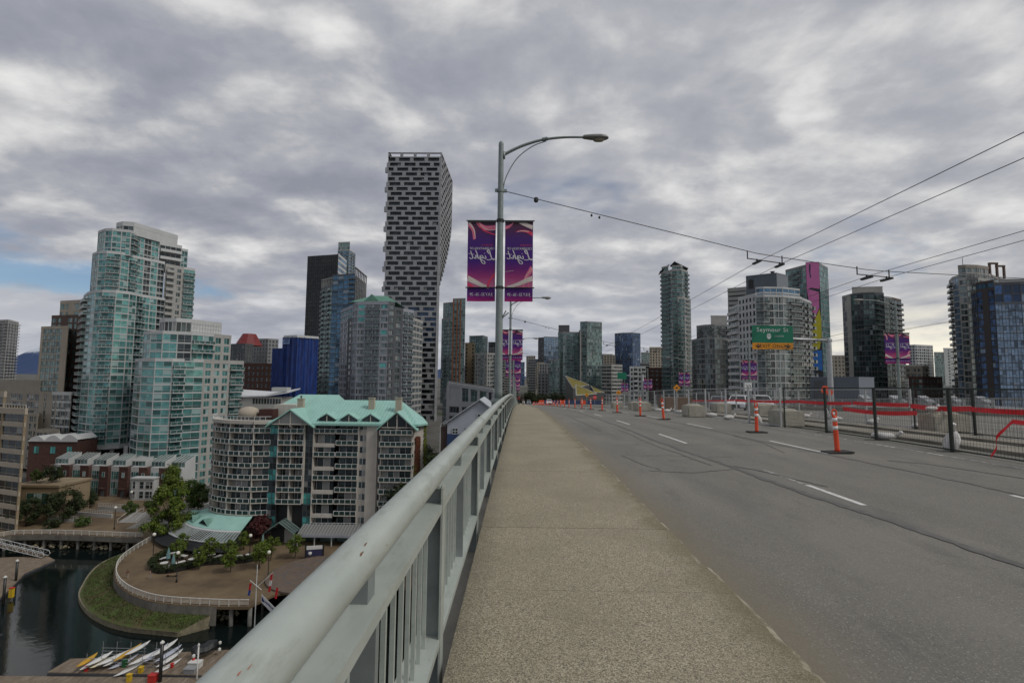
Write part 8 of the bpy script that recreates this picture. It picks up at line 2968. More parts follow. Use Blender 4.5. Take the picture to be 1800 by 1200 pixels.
# ---- brick townhouses with glass roof rooms
def townhouse(i, x, y, w, rz, label, mirror=False):
    t = thing('townhouse', label, 'house', (x, y, GZ), rz, 'brick townhouses below the teal towers')
    h = 9.2
    bw = w * 0.46
    MB().box((0, 0.0, 0), (bw, 7, h)).build('brick_wall', W_BRICK, t)
    MB().box((bw, 1.0, 0), (w, 7, h + 0.4)).build('white_wall', W_WHITE, t)
    for (z, hh) in ((0.5, 4.2), (5.4, 2.6)):
        link('window', win_mesh(w - bw - 0.5, hh, 4, 0.5, G_TEAL, W_WHITE), t, (bw + 0.25, 0.98, z))
    link('window', win_mesh(1.0, 1.6, 1, 0, G_TEAL, W_WHITE), t, (bw / 2 - 0.5, -0.02, 6.2))
    MB().box((bw / 2 - 0.6, -0.06, 0), (bw / 2 + 0.6, -0.01, 2.4)).build('door', W_DKGREY, t)
    MB().box((bw / 2 - 0.9, -0.9, 2.5), (bw / 2 + 0.9, 0.0, 2.8)).build('porch', W_BRICK, t)
    for q in range(4):
        MB().box((q * bw / 4, -0.06, h), (q * bw / 4 + bw / 8, 0.3, h + 0.5)).build('parapet', W_BRICK, t)
    # roof room: white frame with glazed slope
    MB().add([(bw * 0.7, 2.4, h + 0.4), (w, 2.4, h + 0.4), (w, 6.8, h + 0.4), (bw * 0.7, 6.8, h + 0.4), (bw * 0.7, 2.4, h + 2.0), (w, 2.4, h + 2.0), (w, 6.8, h + 3.6), (bw * 0.7, 6.8, h + 3.6)],
             [(1, 2, 6, 5), (2, 3, 7, 6), (3, 0, 4, 7)]).build('roof_room', W_WHITE, t)
    MB().add([(bw * 0.7, 2.4, h + 2.0), (w, 2.4, h + 2.0), (w, 6.8, h + 3.6), (bw * 0.7, 6.8, h + 3.6)], [(0, 1, 2, 3)]).build('skylight', G_CAN, t)
    link('window', win_mesh(w - bw * 0.7, 1.5, 4, 0, G_SEA, W_WHITE), t, (bw * 0.7, 2.38, h + 0.45))
    fm = MB()
    for q in range(5):
        xx = bw * 0.7 + (w - bw * 0.7) * q / 4
        fm.tube([(xx, 2.35, h + 2.05), (xx, 6.8, h + 3.65)], 0.07, 4)
    fm.build('skylight_bars', W_WHITE, t)
    return t


x0, y0, x1, y1 = -158.0, 163.0, -108.5, 158.0
NT_ = 7
for i in range(NT_):
    a = math.atan2(y1 - y0, x1 - x0)
    w = math.hypot(x1 - x0, y1 - y0) / NT_
    lbs = ['brick townhouse with glass roof room, leftmost of the row', 'brick townhouse with glass roof room, second from left', 'brick townhouse with glass roof room, third from left', 'brick townhouse in the middle of the row',
           'brick townhouse with glass roof room, third from right', 'brick townhouse, second from the right end of the row', 'brick townhouse at the right end by the big tree']
    townhouse(i, x0 + (x1 - x0) * i / NT_, y0 + (y1 - y0) * i / NT_, w, a, lbs[i])
t = thing('portico', 'small white two storey portico in front of the townhouses', 'portico', (-122.5, 156.5, GZ))
MB().box((0, 0, 0), (7.2, 2.5, 6.6)).build('wall', W_WHITE, t)
for x in (0.5, 2.7, 4.6, 6.0):
    for z in (0.6, 3.6):
        link('window', win_mesh(0.9 if x in (0.5, 6.0) else 1.4, 2.2, 1, 0.5, G_DARK, W_WHITE), t, (x, -0.02, z))
MB().box((-0.2, -0.4, 6.6), (7.4, 2.6, 7.0)).build('cornice', W_WHITE, t)
# rear brick row with wavy white roofs
t = thing('brick_terrace', 'rear brick terrace with wavy white roofs behind the townhouses', 'terrace', (-176.0, 176.0, GZ))
MB().box((0, 0, 0), (18, 8, 15.5)).build('brick_wall', W_BRICK, t)
for i in range(3):
    wv = MB()
    pts = [(i * 6 + 6 * q / 10, 15.6 + 1.7 * math.sin(math.pi * q / 10) + 0.25 * i) for q in range(11)]
    for (a, b) in zip(pts, pts[1:]):
        wv.add([(a[0], -0.4, a[1]), (b[0], -0.4, b[1]), (b[0], 8, b[1]), (a[0], 8, a[1]), (a[0], -0.4, 15.3), (b[0], -0.4, 15.3)], [(0, 1, 2, 3), (4, 5, 1, 0)])
    wv.build('roof', W_WHITE, t)
for i in range(3):
    link('window', win_mesh(2.0, 2.6, 2, 0, G_AQUA, W_BRICK), t, (i * 6 + 2, -0.02, 11.0))

# ================================================================ trees and planting
def m_leaf(name, c0, c1):
    m, k, b = principled(name)
    geo = k.node('ShaderNodeNewGeometry')
    r = geo.outputs['Random Per Island']
    n = k.noise(geo.outputs['Position'], 0.5, 3, 0.6)
    col = k.mix(k.math('ADD', k.math('MULTIPLY', r, 0.6), k.math('MULTIPLY', n, 0.4)), c0, c1)
    k.put(b.inputs['Base Color'], col)
    b.inputs['Roughness'].default_value = 0.65
    b.inputs['Specular IOR Level'].default_value = 0.25
    return m


L_BRIGHT = m_leaf('leaf_bright', (0.030, 0.055, 0.008), (0.13, 0.175, 0.022))
L_MID = m_leaf('leaf_mid', (0.022, 0.045, 0.008), (0.075, 0.115, 0.022))
L_DARK = m_leaf('leaf_dark', (0.012, 0.020, 0.007), (0.038, 0.055, 0.016))
L_RED = m_leaf('leaf_red', (0.03, 0.008, 0.008), (0.085, 0.022, 0.02))
M_BARK = mat('bark', (0.045, 0.034, 0.024), 0.9, var=0.3, vscale=3, bump=0.5, bscale=8)


def crown_mesh(seed, h0, h1, r, n, leaf, shape='round', size=0.32):
    """leaf-sized faces gathered in clumps through the crown's volume"""
    rr = random.Random(seed)
    clumps = []
    for i in range(48 if shape == 'cone' else 30):
        t = rr.random()
        z = h0 + (h1 - h0) * t
        if shape == 'cone':
            rad = r * (1.05 - 0.85 * t)
        else:
            rad = r * math.sqrt(max(0.05, 1 - (2 * t - 0.9) ** 2 * 0.95))
        a = rr.uniform(0, 6.283)
        q = rad * math.sqrt(rr.uniform(0.1, 1.0))
        clumps.append((q * math.cos(a), q * math.sin(a), z, rr.uniform(0.22, 0.42) * r * (0.75 if shape == 'cone' else 1.0)))
    mb = MB()
    for i in range(n):
        c = clumps[rr.randrange(len(clumps))]
        d = Vector((rr.gauss(0, 1), rr.gauss(0, 1), rr.gauss(0, 0.8)))
        d = d.normalized() * c[3] * (rr.random() ** 0.45) * rr.uniform(0.7, 1.25)
        p = Vector(c[:3]) + d
        nrm = (d.normalized() + Vector((rr.uniform(-.6, .6), rr.uniform(-.6, .6), rr.uniform(0.0, .8)))).normalized()
        a1 = nrm.orthogonal().normalized()
        a1 = (a1 * math.cos(i) + nrm.cross(a1) * math.sin(i)).normalized()
        a2 = nrm.cross(a1)
        s = size * rr.uniform(0.6, 1.3)
        mb.add([p + a1 * s, p + a2 * s * 0.55, p - a1 * s, p - a2 * s * 0.55], [(0, 1, 2, 3)])
    return mb.mesh('crown', leaf), clumps


def trunk_mesh(clumps, h0, h1, tr, seed):
    rr = random.Random(seed)
    mb = MB()
    mb.tube([(0, 0, -0.3), (rr.uniform(-.1, .1), rr.uniform(-.1, .1), h0), (rr.uniform(-.3, .3), rr.uniform(-.3, .3), h0 + (h1 - h0) * 0.7)], [tr, tr * 0.75, tr * 0.25], 8)
    for c in clumps[::3]:
        z = h0 * 0.8 + (c[2] - h0) * 0.35
        mb.tube([(0, 0, z), (c[0] * 0.5, c[1] * 0.5, (z + c[2]) / 2 + 0.2), (c[0], c[1], c[2])], [tr * 0.4, tr * 0.25, tr * 0.08], 5)
    return mb.mesh('trunk', M_BARK)


TREES = {}


def tree(kind, label, x, y, s=1.0, z=None, group='trees along the waterfront', name='tree'):
    spec = {'big': (31, 1.8, 16.5, 5.4, 14500, L_BRIGHT, 'cone', 0.27, 0.28), 'small': (32, 1.4, 4.0, 1.5, 1700, L_BRIGHT, 'round', 0.15, 0.09),
            'mid': (33, 2.0, 8.0, 3.4, 5200, L_MID, 'round', 0.24, 0.2), 'dark': (34, 1.6, 8.0, 4.2, 6000, L_DARK, 'round', 0.25, 0.22),
            'red': (35, 1.2, 5.0, 2.6, 2400, L_RED, 'round', 0.24, 0.15), 'bush': (36, 0.2, 2.2, 1.6, 1100, L_MID, 'round', 0.2, 0.08),
            'dbush': (37, 0.2, 2.4, 1.8, 1200, L_DARK, 'round', 0.2, 0.08)}[kind]
    if kind not in TREES:
        me, cl = crown_mesh(spec[0], spec[1], spec[2], spec[3], spec[4], spec[5], spec[6], spec[7])
        TREES[kind] = (me, trunk_mesh(cl, spec[1], spec[2], spec[8], spec[0]))
    t = thing(name, label, 'tree' if 'bush' not in kind else 'bush', (x, y, GZ if z is None else z), (x * 7.3 + y * 3.1) % 6.28, group)
    t.scale = (s, s, s)
    link('crown', TREES[kind][0], t)
    link('trunk', TREES[kind][1], t)
    return t


tree('big', 'tall bright green tree left of the restaurant roof', -85.0, 121.5, 1.0)
tree('mid', 'green tree behind the tall bright one by the townhouse end', -92.0, 143.0, 1.0)
tree('mid', 'green tree at the foot of the lower teal tower', -99.0, 150.0, 0.95)
tree('dark', 'dark spreading tree in front of the cream block, leftmost', -128.0, 129.0, 0.85)
tree('dark', 'dark spreading tree beside the cream block low wing', -122.0, 133.0, 1.0)
tree('dark', 'dark tree on the garden terrace above the low wing', -131.5, 139.0, 0.55, -29.0)
tree('mid', 'leafy green tree on the garden terrace, left of the dark one', -135.5, 138.5, 0.45, -29.0)
tree('mid', 'small tree by the white stair rails left of the tall tree', -107.5, 137.5, 0.55)
tree('mid', 'small tree behind the stairs below the portico', -103.5, 141.0, 0.62)
tree('dark', 'dark tree in front of the leftmost townhouses', -136.0, 150.0, 0.75)
tree('dark', 'dark tree beside the parked terrace, second townhouse', -128.0, 147.5, 0.6)
tree('mid', 'round tree at the curve of the street by the block', -86.5, 148.0, 0.8)
tree('red', 'dark red leaved tree beside the entrance canopy', -61.0, 118.5, 1.15)
tree('bush', 'clipped shrub bed on the plaza near the quay', -113.6, 129.6, 1.1, name='bush')
tree('dbush', 'dark rounded shrub left of the shrub bed', -119.5, 127.5, 1.0, name='bush')
for i, (x, y, s) in enumerate(((-65.1, 102.5, 1.05), (-57.9, 101.3, 1.1), (-72.9, 107.0, 1.0), (-53.0, 103.0, 1.3), (-53.0, 107.7, 1.2), (-62.3, 114.0, 1.0), (-75.2, 112.0, 1.0), (-66.0, 107.2, 1.15), (-61.5, 106.5, 1.1), (-48.5, 109.5, 1.2))):
    lb = ['plaza sapling nearest the lamp post on the brick plaza', 'plaza sapling with thin pale trunk, centre of the plaza', 'plaza sapling among the patio tables, left', 'larger sapling left of the flagpole',
          'sapling behind the larger one by the flagpole', 'sapling under the end of the slatted canopy', 'yellow green sapling at the canopy left end', 'sapling at the patio edge behind the bench',
          'sapling between patio and flagpole', 'sapling by the dark sign board'][i]
    tree('small', lb, x, y, s, group='saplings on the plaza')
# tree belts between the blocks, each tree its own
rk = random.Random(77)
belt = [(-20.5, 128), (-17.0, 134), (-21.0, 141), (-14.0, 143), (-19.5, 150), (-27.0, 158), (-16.0, 158), (-31.0, 168), (-21.0, 166), (-25, 176), (-34, 182), (-40, 190), (-12, 150), (-24, 121), (-20, 114)]
for i, (x, y) in enumerate(belt):
    tree('dark', 'dark tree in the gap right of the green roofed block, %s' % ORD[i], x, y, rk.uniform(1.2, 1.8), GZ, 'trees beside the bridge')
far_trees = [(-232, 230), (-222, 240), (-245, 252), (-258, 262), (-238, 268), (-250, 290), (-268, 300), (-280, 280), (-290, 310), (-262, 330), (-150, 260), (-140, 255), (-132, 262), (-120, 250), (-112, 246),
             (-300, 340), (-315, 330), (-285, 350), (-330, 360), (-345, 352)]
for i, (x, y) in enumerate(far_trees):
    tree('dark', 'distant dark tree among the far left blocks, %s' % ORD[i], x, y, rk.uniform(1.3, 2.0), terrain(y), 'distant trees on the left')
street_trees = [(8, 345), (14, 356), (6, 372), (20, 368), (26, 352), (10, 392), (24, 392), (33, 372), (40, 352), (46, 366), (9, 420), (21, 430), (4, 455), (30, 440), (-8, 440), (-10, 400)]
for i, (x, y) in enumerate(street_trees):
    tree('dark', 'dark street tree at the far end of the bridge, %s' % ORD[i], x, y, rk.uniform(0.9, 1.25), deck(y) - 2.0, 'street trees at the bridge end')
sh = thing('planter', 'green planter bushes on the roof of the white apartment block', 'plants', (104.0, 208.5, 36.9))
for q in ((0, 0, 0.8), (2.2, 0, 1.0), (4.0, 0.5, 0.8), (5.6, 0.4, 0.7)):
    o = link('bush', TREES['bush'][0], sh, (q[0], q[1], 0))
    o.scale = (q[2] * 1.1,) * 3
MB().box((-2, -1.2, -0.2), (8, 1.5, 0.5)).build('planter_box', W_PALE, sh)

# ================================================================ plaza furniture
M_GLOBE = mat('lamp_globe', (0.72, 0.70, 0.62), 0.3, var=0.03)
def globe_lamp(label, x, y, h=5.2):
    t = thing('globe_lamp', label, 'lamp', (x, y, GZ), 0, 'globe lamps on the plaza')
    MB().lathe((0, 0, 0), [(0.16, 0), (0.16, 0.5), (0.085, 0.6), (0.07, h - 0.2), (0.12, h - 0.1)], 10).build('post', M_BLACK, t, True)
    MB().lathe((0, 0, h), [(0.08, -0.12), (0.26, 0.0), (0.36, 0.25), (0.26, 0.52), (0.05, 0.62)], 12).build('globe', M_GLOBE, t, True)


globe_lamp('globe lamp standing alone on the brick plaza', -65.3, 96.2)
globe_lamp('globe lamp at the left end of the patio', -77.9, 106.8)
globe_lamp('globe lamp by the canopy right of the patio', -57.5, 107.6, 5.0)
globe_lamp('globe lamp on the left quay near the stairs', -103.4, 127.4)
globe_lamp('globe lamp in front of the dark trees on the left', -124.5, 139.3)
globe_lamp('globe lamp by the portico below the townhouses', -109.0, 150.0)
globe_lamp('globe lamp below the round street corner', -112.5, 144.0)
globe_lamp('globe lamp beside the round stage', -49.3, 99.5, 4.4)

M_HEDGE = L_DARK
M_TABLE = mat('table_white', (0.60, 0.60, 0.57), 0.5, var=0.05)
M_UMB = mat('umbrella_teal', (0.12, 0.22, 0.22), 0.7, var=0.2, vscale=2)
# patio hedge ring in segments
hp = resample(smooth2d([(-77.0, 112.5), (-76.9, 106.5), (-74.6, 102.3), (-71.0, 100.2), (-67.8, 102.2), (-66.2, 104.5), (-62.5, 105.6), (-57.5, 106.6), (-55.5, 110.5)], 6), 1.6)
ph = thing('patio_hedge', 'dark planter hedge curving round the patio tables', 'hedge', (0, 0, 0))
for i, (a, b) in enumerate(zip(hp, hp[1:])):
    L = math.hypot(b[0] - a[0], b[1] - a[1])
    u = ((b[0] - a[0]) / L, (b[1] - a[1]) / L)
    nn = (u[1], -u[0])
    MB().obox(a, u, nn, 0.02, L - 0.02, -0.4, 0.4, GZ, GZ + 0.75).build('planter', M_BLACK, ph)
    o = link('foliage', TREES['dbush'][0], ph, ((a[0] + b[0]) / 2, (a[1] + b[1]) / 2, GZ + 0.45))
    o.scale = (0.5, 0.5, 0.42)
    o.rotation_euler = (0, 0, i * 1.7)


def table(label, x, y, r=0.72, rect=False):
    t = thing('patio_table', label, 'table', (x, y, GZ), (x + y) % 3, 'white patio tables')
    if rect:
        MB().box((-1.0, -0.45, 0.72), (1.0, 0.45, 0.77)).build('table_top', M_TABLE, t)
    else:
        MB().lathe((0, 0, 0), [(r, 0.72), (r, 0.77)], 14).build('table_top', M_TABLE, t)
    MB().lathe((0, 0, 0), [(0.28, 0), (0.05, 0.06), (0.05, 0.72)], 8).build('pedestal', M_BLACK, t)
    for a in (0.6, 2.2, 3.8, 5.3):
        c, s = math.cos(a) * 1.05, math.sin(a) * 1.05
        cm = MB()
        cm.box((c - 0.22, s - 0.22, 0.42), (c + 0.22, s + 0.22, 0.46))
        cm.box((c - 0.22 + 0.4 * (math.cos(a) > 0), s - 0.22, 0.46), (c - 0.18 + 0.4 * (math.cos(a) > 0), s + 0.22, 0.88))
        for dx, dy in ((-.2, -.2), (.2, -.2), (.2, .2), (-.2, .2)):
            cm.box((c + dx - 0.02, s + dy - 0.02, 0), (c + dx + 0.02, s + dy + 0.02, 0.42))
        cm.build('chair', M_BLACK, t)


TB = [(-75.6, 109.3, 1), (-75.2, 106.6, 1), (-73.3, 103.8, 0), (-71.2, 102.0, 0), (-70.3, 104.3, 1), (-72.2, 108.0, 1), (-69.0, 106.2, 0), (-70.5, 110.0, 0), (-73.0, 111.6, 1), (-66.5, 108.8, 0), (-64.5, 107.8, 1), (-62.2, 108.6, 0), (-60.2, 108.2, 0), (-66.9, 111.6, 0),
      (-58.2, 109.2, 1), (-63.5, 111.0, 0)]
for i, (x, y, rc) in enumerate(TB):
    table('white patio table inside the hedge, %s of them from the quay corner' % ORD[i], x, y, 0.75, bool(rc))
for i, (x, y, lb) in enumerate(((-73.6, 105.4, 'folded teal parasol standing tall among the patio tables'), (-70.0, 101.8, 'second folded teal parasol at the patio corner'), (-74.9, 111.0, 'folded teal parasol at the back of the patio'))):
    t = thing('parasol', lb, 'parasol', (x, y, GZ), 0, 'folded parasols')
    MB().lathe((0, 0, 0), [(0.3, 0), (0.3, 0.08), (0.03, 0.09), (0.03, 1.0)], 8).build('pole', M_GALV, t)
    MB().lathe((0, 0, 0), [(0.12, 0.9), (0.42, 1.05), (0.34, 1.9), (0.2, 2.7), (0.04, 3.3)], 9).build('canopy', M_UMB, t)
t = thing('bench', 'wooden bench on the plaza behind the lone lamp', 'bench', (-68.0, 102.4 - 3.6, GZ), 0.1)
for q in range(3):
    MB().box((-1.0, -0.25 + q * 0.17, 0.42), (1.0, -0.11 + q * 0.17, 0.46)).build('seat_slat', mat('bench_wood', (0.20, 0.13, 0.07), 0.7), t)
for s in (-0.8, 0.8):
    MB().box((s - 0.05, -0.25, 0), (s + 0.05, 0.22, 0.42)).build('leg', M_BLACK, t)

# terrace walls, white rails and stairs left of the plaza
tw = thing('terrace_wall', 'low concrete terrace walls with white rails below the portico', 'wall', (-110.0, 136.0, GZ))
for (xa, ya, xb, yb, h) in ((-17, -2.0, -3.5, -4.0, 0.7), (-14, 3.0, -2.0, 1.0, 1.1), (-12, 8.0, 0.5, 6.5, 1.4)):
    L = math.hypot(xb - xa, yb - ya)
    u = ((xb - xa) / L, (yb - ya) / L)
    nn = (u[1], -u[0])
    MB().obox((xa, ya), u, nn, 0, L, -0.25, 0.25, 0, h).build('wall_run', W_PALE, tw)
    rm = MB()
    for q in range(int(L / 0.8) + 1):
        rm.obox((xa, ya), u, nn, q * 0.8 - 0.03, q * 0.8 + 0.03, -0.03, 0.03, h, h + 0.8)
    for zz in (0.4, 0.8):
        rm.obox((xa, ya), u, nn, 0, L, -0.04, 0.04, h + zz, h + zz + 0.08)
    rm.build('white_rail', M_RAILW, tw)
for q in range(9):
    MB().box((3.0 + q * 0.05, -3.0 + q * 0.5, 0), (8.0, -2.5 + q * 0.5, 0.17 * (q + 1))).build('step', W_PALE, tw)
for xx in (3.0, 5.5, 8.0):
    MB().tube([(xx, -3.2, 0.0), (xx, -3.2, 1.0), (xx, 1.4, 2.5), (xx, 2.4, 2.5), (xx, 2.4, 1.5)], 0.06, 6).build('stair_rail', M_RAILW, tw)
street = MB()
street.add([(-101, 128, GZ + 0.006), (-86, 131, GZ + 0.006), (-80, 150, GZ + 0.006), (-84, 171, GZ + 0.006), (-108, 171, GZ + 0.006), (-104, 150, GZ + 0.006)], [(0, 1, 2, 3, 4, 5)])
street.build('side_street', mat('street_grey', (0.17, 0.165, 0.155), 0.85, var=0.15, vscale=0.4), kind='structure')
MB().add([(-97.6, 140, GZ + 0.012), (-97.3, 140, GZ + 0.012), (-95.0, 168, GZ + 0.012), (-95.3, 168, GZ + 0.012)], [(0, 1, 2, 3)]).build('street_line', M_WHITE_LINE, bpy.data.objects['side_street'])
make_car('dark car parked at the kerb below the lower teal tower', M_CARGREY, (-100.5, 158.0, GZ + 0.006), 1.5)

# round stage deck, sign boards, flagpole and banner beside the bridge foot
stg = thing('round_deck', 'round paved stage with ring lines beside the flagpole', 'deck', (-40.0, 101.0, GZ))
MB().lathe((0, 0, 0), [(9.5, 0.01), (9.5, 0.35), (9.3, 0.42)], 40).build('platform', mat('stage_paving', (0.13, 0.098, 0.075), 0.85, var=0.2, vscale=0.8), stg)
for r in (3.0, 6.2):
    rm = MB()
    for q in range(40):
        a0, a1 = q * math.pi / 20, (q + 1) * math.pi / 20
        rm.add([(r * math.cos(a0), r * math.sin(a0), 0.426), ((r + .18) * math.cos(a0), (r + .18) * math.sin(a0), 0.426), ((r + .18) * math.cos(a1), (r + .18) * math.sin(a1), 0.426), (r * math.cos(a1), r * math.sin(a1), 0.426)], [(0, 1, 2, 3)])
    rm.build('ring_line', W_DKGREY, stg)
for q in range(8):
    a0 = q * math.pi / 4 + 0.2
    c, s = math.cos(a0), math.sin(a0)
    MB().add([(3.2 * c - .09 * s, 3.2 * s + .09 * c, .429), (3.2 * c + .09 * s, 3.2 * s - .09 * c, .429), (9.0 * c + .09 * s, 9.0 * s - .09 * c, .429), (9.0 * c - .09 * s, 9.0 * s + .09 * c, .429)], [(0, 3, 2, 1)]).build('spoke_line', W_DKGREY, stg)
sb = thing('sign_board', 'dark framed notice board with white header by the stage', 'sign', (-46.0, 109.0, GZ), 0.25)
for x in (0, 3.6):
    MB().box((x - 0.15, -0.15, 0), (x + 0.15, 0.15, 3.0)).build('post', M_BLACK, sb)
MB().box((0.15, -0.08, 0.5), (3.45, 0.08, 1.9)).build('panel', mat('panel_navy', (0.025, 0.025, 0.07), 0.5), sb)
MB().box((0.15, -0.09, 1.95), (3.45, 0.08, 2.7)).build('header', M_TABLE, sb)
MB().lathe((0.9, -0.1, 1.2), [(0.3, -0.3), (0.42, 0), (0.3, 0.3)], 10).build('emblem', M_TABLE, sb)

fp = thing('flagpole', 'white flagpole with crossed yard arms at the plaza corner', 'flagpole', (-43.6, 84.2, -41.2))
MB().tube([(0, 0, 0), (0, 0, 11.2)], 0.10, 8, r1=0.06).build('pole', M_TABLE, fp)
MB().tube([(-1.2, 0.1, 8.6), (1.0, -0.2, 7.2)], 0.05, 6).build('yard', M_TABLE, fp)
MB().tube([(0.05, 0, 7.5), (2.6, 0.2, 9.9)], 0.05, 6).build('gaff', M_TABLE, fp)
M_FRED = mat('flag_red', (0.42, 0.02, 0.02), 0.7)
M_FBLUE = mat('flag_blue', (0.02, 0.05, 0.25), 0.7)
M_FWHITE = mat('flag_white', (0.6, 0.6, 0.6), 0.7)


def flag(label, x, y, z, bands):
    t = thing('flag', label, 'flag', (x, y, z), 0, 'flags at the plaza corner')
    n = len(bands)
    zz = 0.0
    for (h, m) in bands:
        mb = MB()
        vs = []
        for q in range(4):
            xx = q * 0.13
            yy = 0.06 * math.sin(q * 2.1)
            vs += [(xx - zz * 0.08, yy, -zz), (xx - (zz + h) * 0.12, yy, -zz - h)]
        mb.add(vs, [(2 * q, 2 * q + 1, 2 * q + 3, 2 * q + 2) for q in range(3)])
        mb.add([(a, b + 0.01, c) for a, b, c in vs], [(2 * q + 2, 2 * q + 3, 2 * q + 1, 2 * q) for q in range(3)])
        mb.build('stripe', m, t)
        zz += h
    return t


flag('limp red and blue flag hanging from the left yard arm', -44.75, 84.1, -33.0, [(1.1, M_FRED), (0.9, M_FBLUE)])
flag('limp red and white flag hanging from the gaff', -41.4, 84.4, -31.6, [(1.0, M_FRED), (0.9, M_FWHITE), (1.0, M_FRED)])
flag('small dark red flag low beside the blue and white banner', -40.4, 84.5, -33.8, [(1.8, M_FRED)])
bn_ = thing('dock_banner', 'white banner with blue lettering stretched on posts at the dock gangway', 'banner', (-42.2, 83.2, -35.6), 0.0)
MB().add([(0, 0, 0), (5.2, -2.0, -2.9), (5.2, -2.0, -1.7), (0, 0, 1.25), (0, .05, 0), (5.2, -1.95, -2.9), (5.2, -1.95, -1.7), (0, .05, 1.25)], [(0, 1, 2, 3), (7, 6, 5, 4), (3, 2, 6, 7), (0, 4, 5, 1)]).build('cloth', M_FWHITE, bn_)
ux = Vector((5.2, -2.0, -2.95)).normalized()
uz = Vector((0, 0, 1))
nb_ = ux.cross(uz).normalized()
rs_ = random.Random(4)
wm_ = MB()
for (s0_, s1_) in ((1.15, 1.95), (2.15, 3.2), (3.4, 4.5), (4.75, 5.5)):     # worn, unreadable blue words
    s_ = s0_
    while s_ < s1_:
        h_ = rs_.uniform(0.22, 0.42)
        p0 = Vector((0, 0, 0.5)) + ux * s_ + uz * (0.05 + 0.05 * s_) - Vector((0.02, 0.06, 0))
        wm_.add([p0, p0 + ux * 0.10, p0 + ux * 0.10 + uz * h_, p0 + uz * h_], [(0, 1, 2, 3), (3, 2, 1, 0)])
        if rs_.random() < 0.6:
            p1 = p0 + uz * (h_ * rs_.choice((0.0, 0.45, 0.75)))
            wm_.add([p1, p1 + ux * 0.2, p1 + ux * 0.2 + uz * 0.09, p1 + uz * 0.09], [(0, 1, 2, 3), (3, 2, 1, 0)])
        s_ += 0.2
wm_.build('lettering', M_FBLUE, bn_)
MB().add([(0.15, -0.11, 0.95), (0.15, -0.11, 0.2), (0.85, -0.38, 0.12)], [(0, 1, 2), (2, 1, 0)]).build('pennant', M_FBLUE, bn_)
for (x, y) in ((0.0, 0.2), (1.6, -0.3), (3.2, -1.0), (5.3, -1.8)):
    MB().box((x - 0.14, y + 0.2, -6.5), (x + 0.14, y + 0.48, 0.4 - x * 0.5)).build('post', M_BLACK, bn_)

# ================================================================ docks and boats
def m_plank():
    m, k, b = principled('dock_planks')
    pos = k.node('ShaderNodeNewGeometry').outputs['Position']
    x, y, z = k.sep(pos)
    w = k.math('FRACT', k.math('MULTIPLY', x, 4.2))
    gap = k.math('LESS_THAN', w, 0.09)
    idx = k.math('FLOOR', k.math('MULTIPLY', x, 4.2))
    r = k.noise(k.comb(idx, k.math('MULTIPLY', y, 0.35), 0.0), 1.7, 4, 0.6)
    c = k.ramp(r, [(0.3, (0.115, 0.082, 0.055)), (0.5, (0.19, 0.145, 0.10)), (0.7, (0.27, 0.22, 0.165))])
    c = k.mix(gap, c, (0.02, 0.016, 0.012))
    k.put(b.inputs['Base Color'], c)
    b.inputs['Roughness'].default_value = 0.85
    return m


M_PLANK = m_plank()


def dock(label, poly, z=-41.0):
    t = thing('dock', label, 'dock', (poly[0][0], poly[0][1], z))
    ox, oy = poly[0]
    Q = [(x - ox, y - oy) for x, y in poly]
    MB().prism(Q, -0.12, 0.0).build('deck_planks', M_PLANK, t)
    MB().prism([(x * 1.0, y * 1.0) for x, y in Q], -0.75, -0.125).build('float', W_DKGREY, t)
    return t


dock('weathered dock holding the kayaks at the bottom of the picture', [(-67.2, 72.6), (-42.0, 72.6), (-44.0, 79.2), (-54.5, 77.9), (-62.5, 76.4), (-67.0, 76.0)])
dock('long plank dock along the bottom left edge', [(-78.0, 66.5), (-38.0, 66.5), (-38.0, 72.2), (-50.0, 72.0), (-78.0, 71.6)], -41.05)
dock('brown plank dock at the far left below the gangway', [(-135, 84), (-95.5, 90), (-100.5, 99), (-105.5, 107), (-106.2, 114.5), (-110.5, 117.0), (-135, 113)])
# gangway
gw = thing('gangway', 'white trussed gangway sloping down to the left dock', 'gangway', (-128.0, 116.8, GZ))
for yo in (0.0, 1.5):
    gmn = MB()
    A, Bq = Vector((0, yo, 0.1)), Vector((18.0, yo - 1.5, -2.85))
    N_ = 14
    for q in range(N_):
        p, r = A.lerp(Bq, q / N_), A.lerp(Bq, (q + 1) / N_)
        gmn.tube([p, r], 0.06, 4)
        gmn.tube([p + Vector((0, 0, 1.15)), r + Vector((0, 0, 1.15))], 0.07, 4)
        gmn.tube([p, p + Vector((0, 0, 1.15))], 0.045, 4)
        gmn.tube([p, r + Vector((0, 0, 1.15))] if q % 2 else [p + Vector((0, 0, 1.15)), r], 0.04, 4)
    gmn.tube([Bq, Bq + Vector((0.4, 0, 0.5)), Bq + Vector((0, 0, 1.15))], 0.06, 5)
    gmn.build('side_truss', W_WHITE, gw)
MB().add([(0, 0, 0.1), (18, -1.5, -2.85), (18, 0.0, -2.85), (0, 1.5, 0.1)], [(0, 1, 2, 3), (3, 2, 1, 0)]).build('walkway', M_PLANK, gw)
M_YEL = mat('safety_yellow', (0.55, 0.36, 0.02), 0.5, var=0.1)
M_REDP = mat('red_plastic', (0.45, 0.025, 0.02), 0.5, var=0.1)
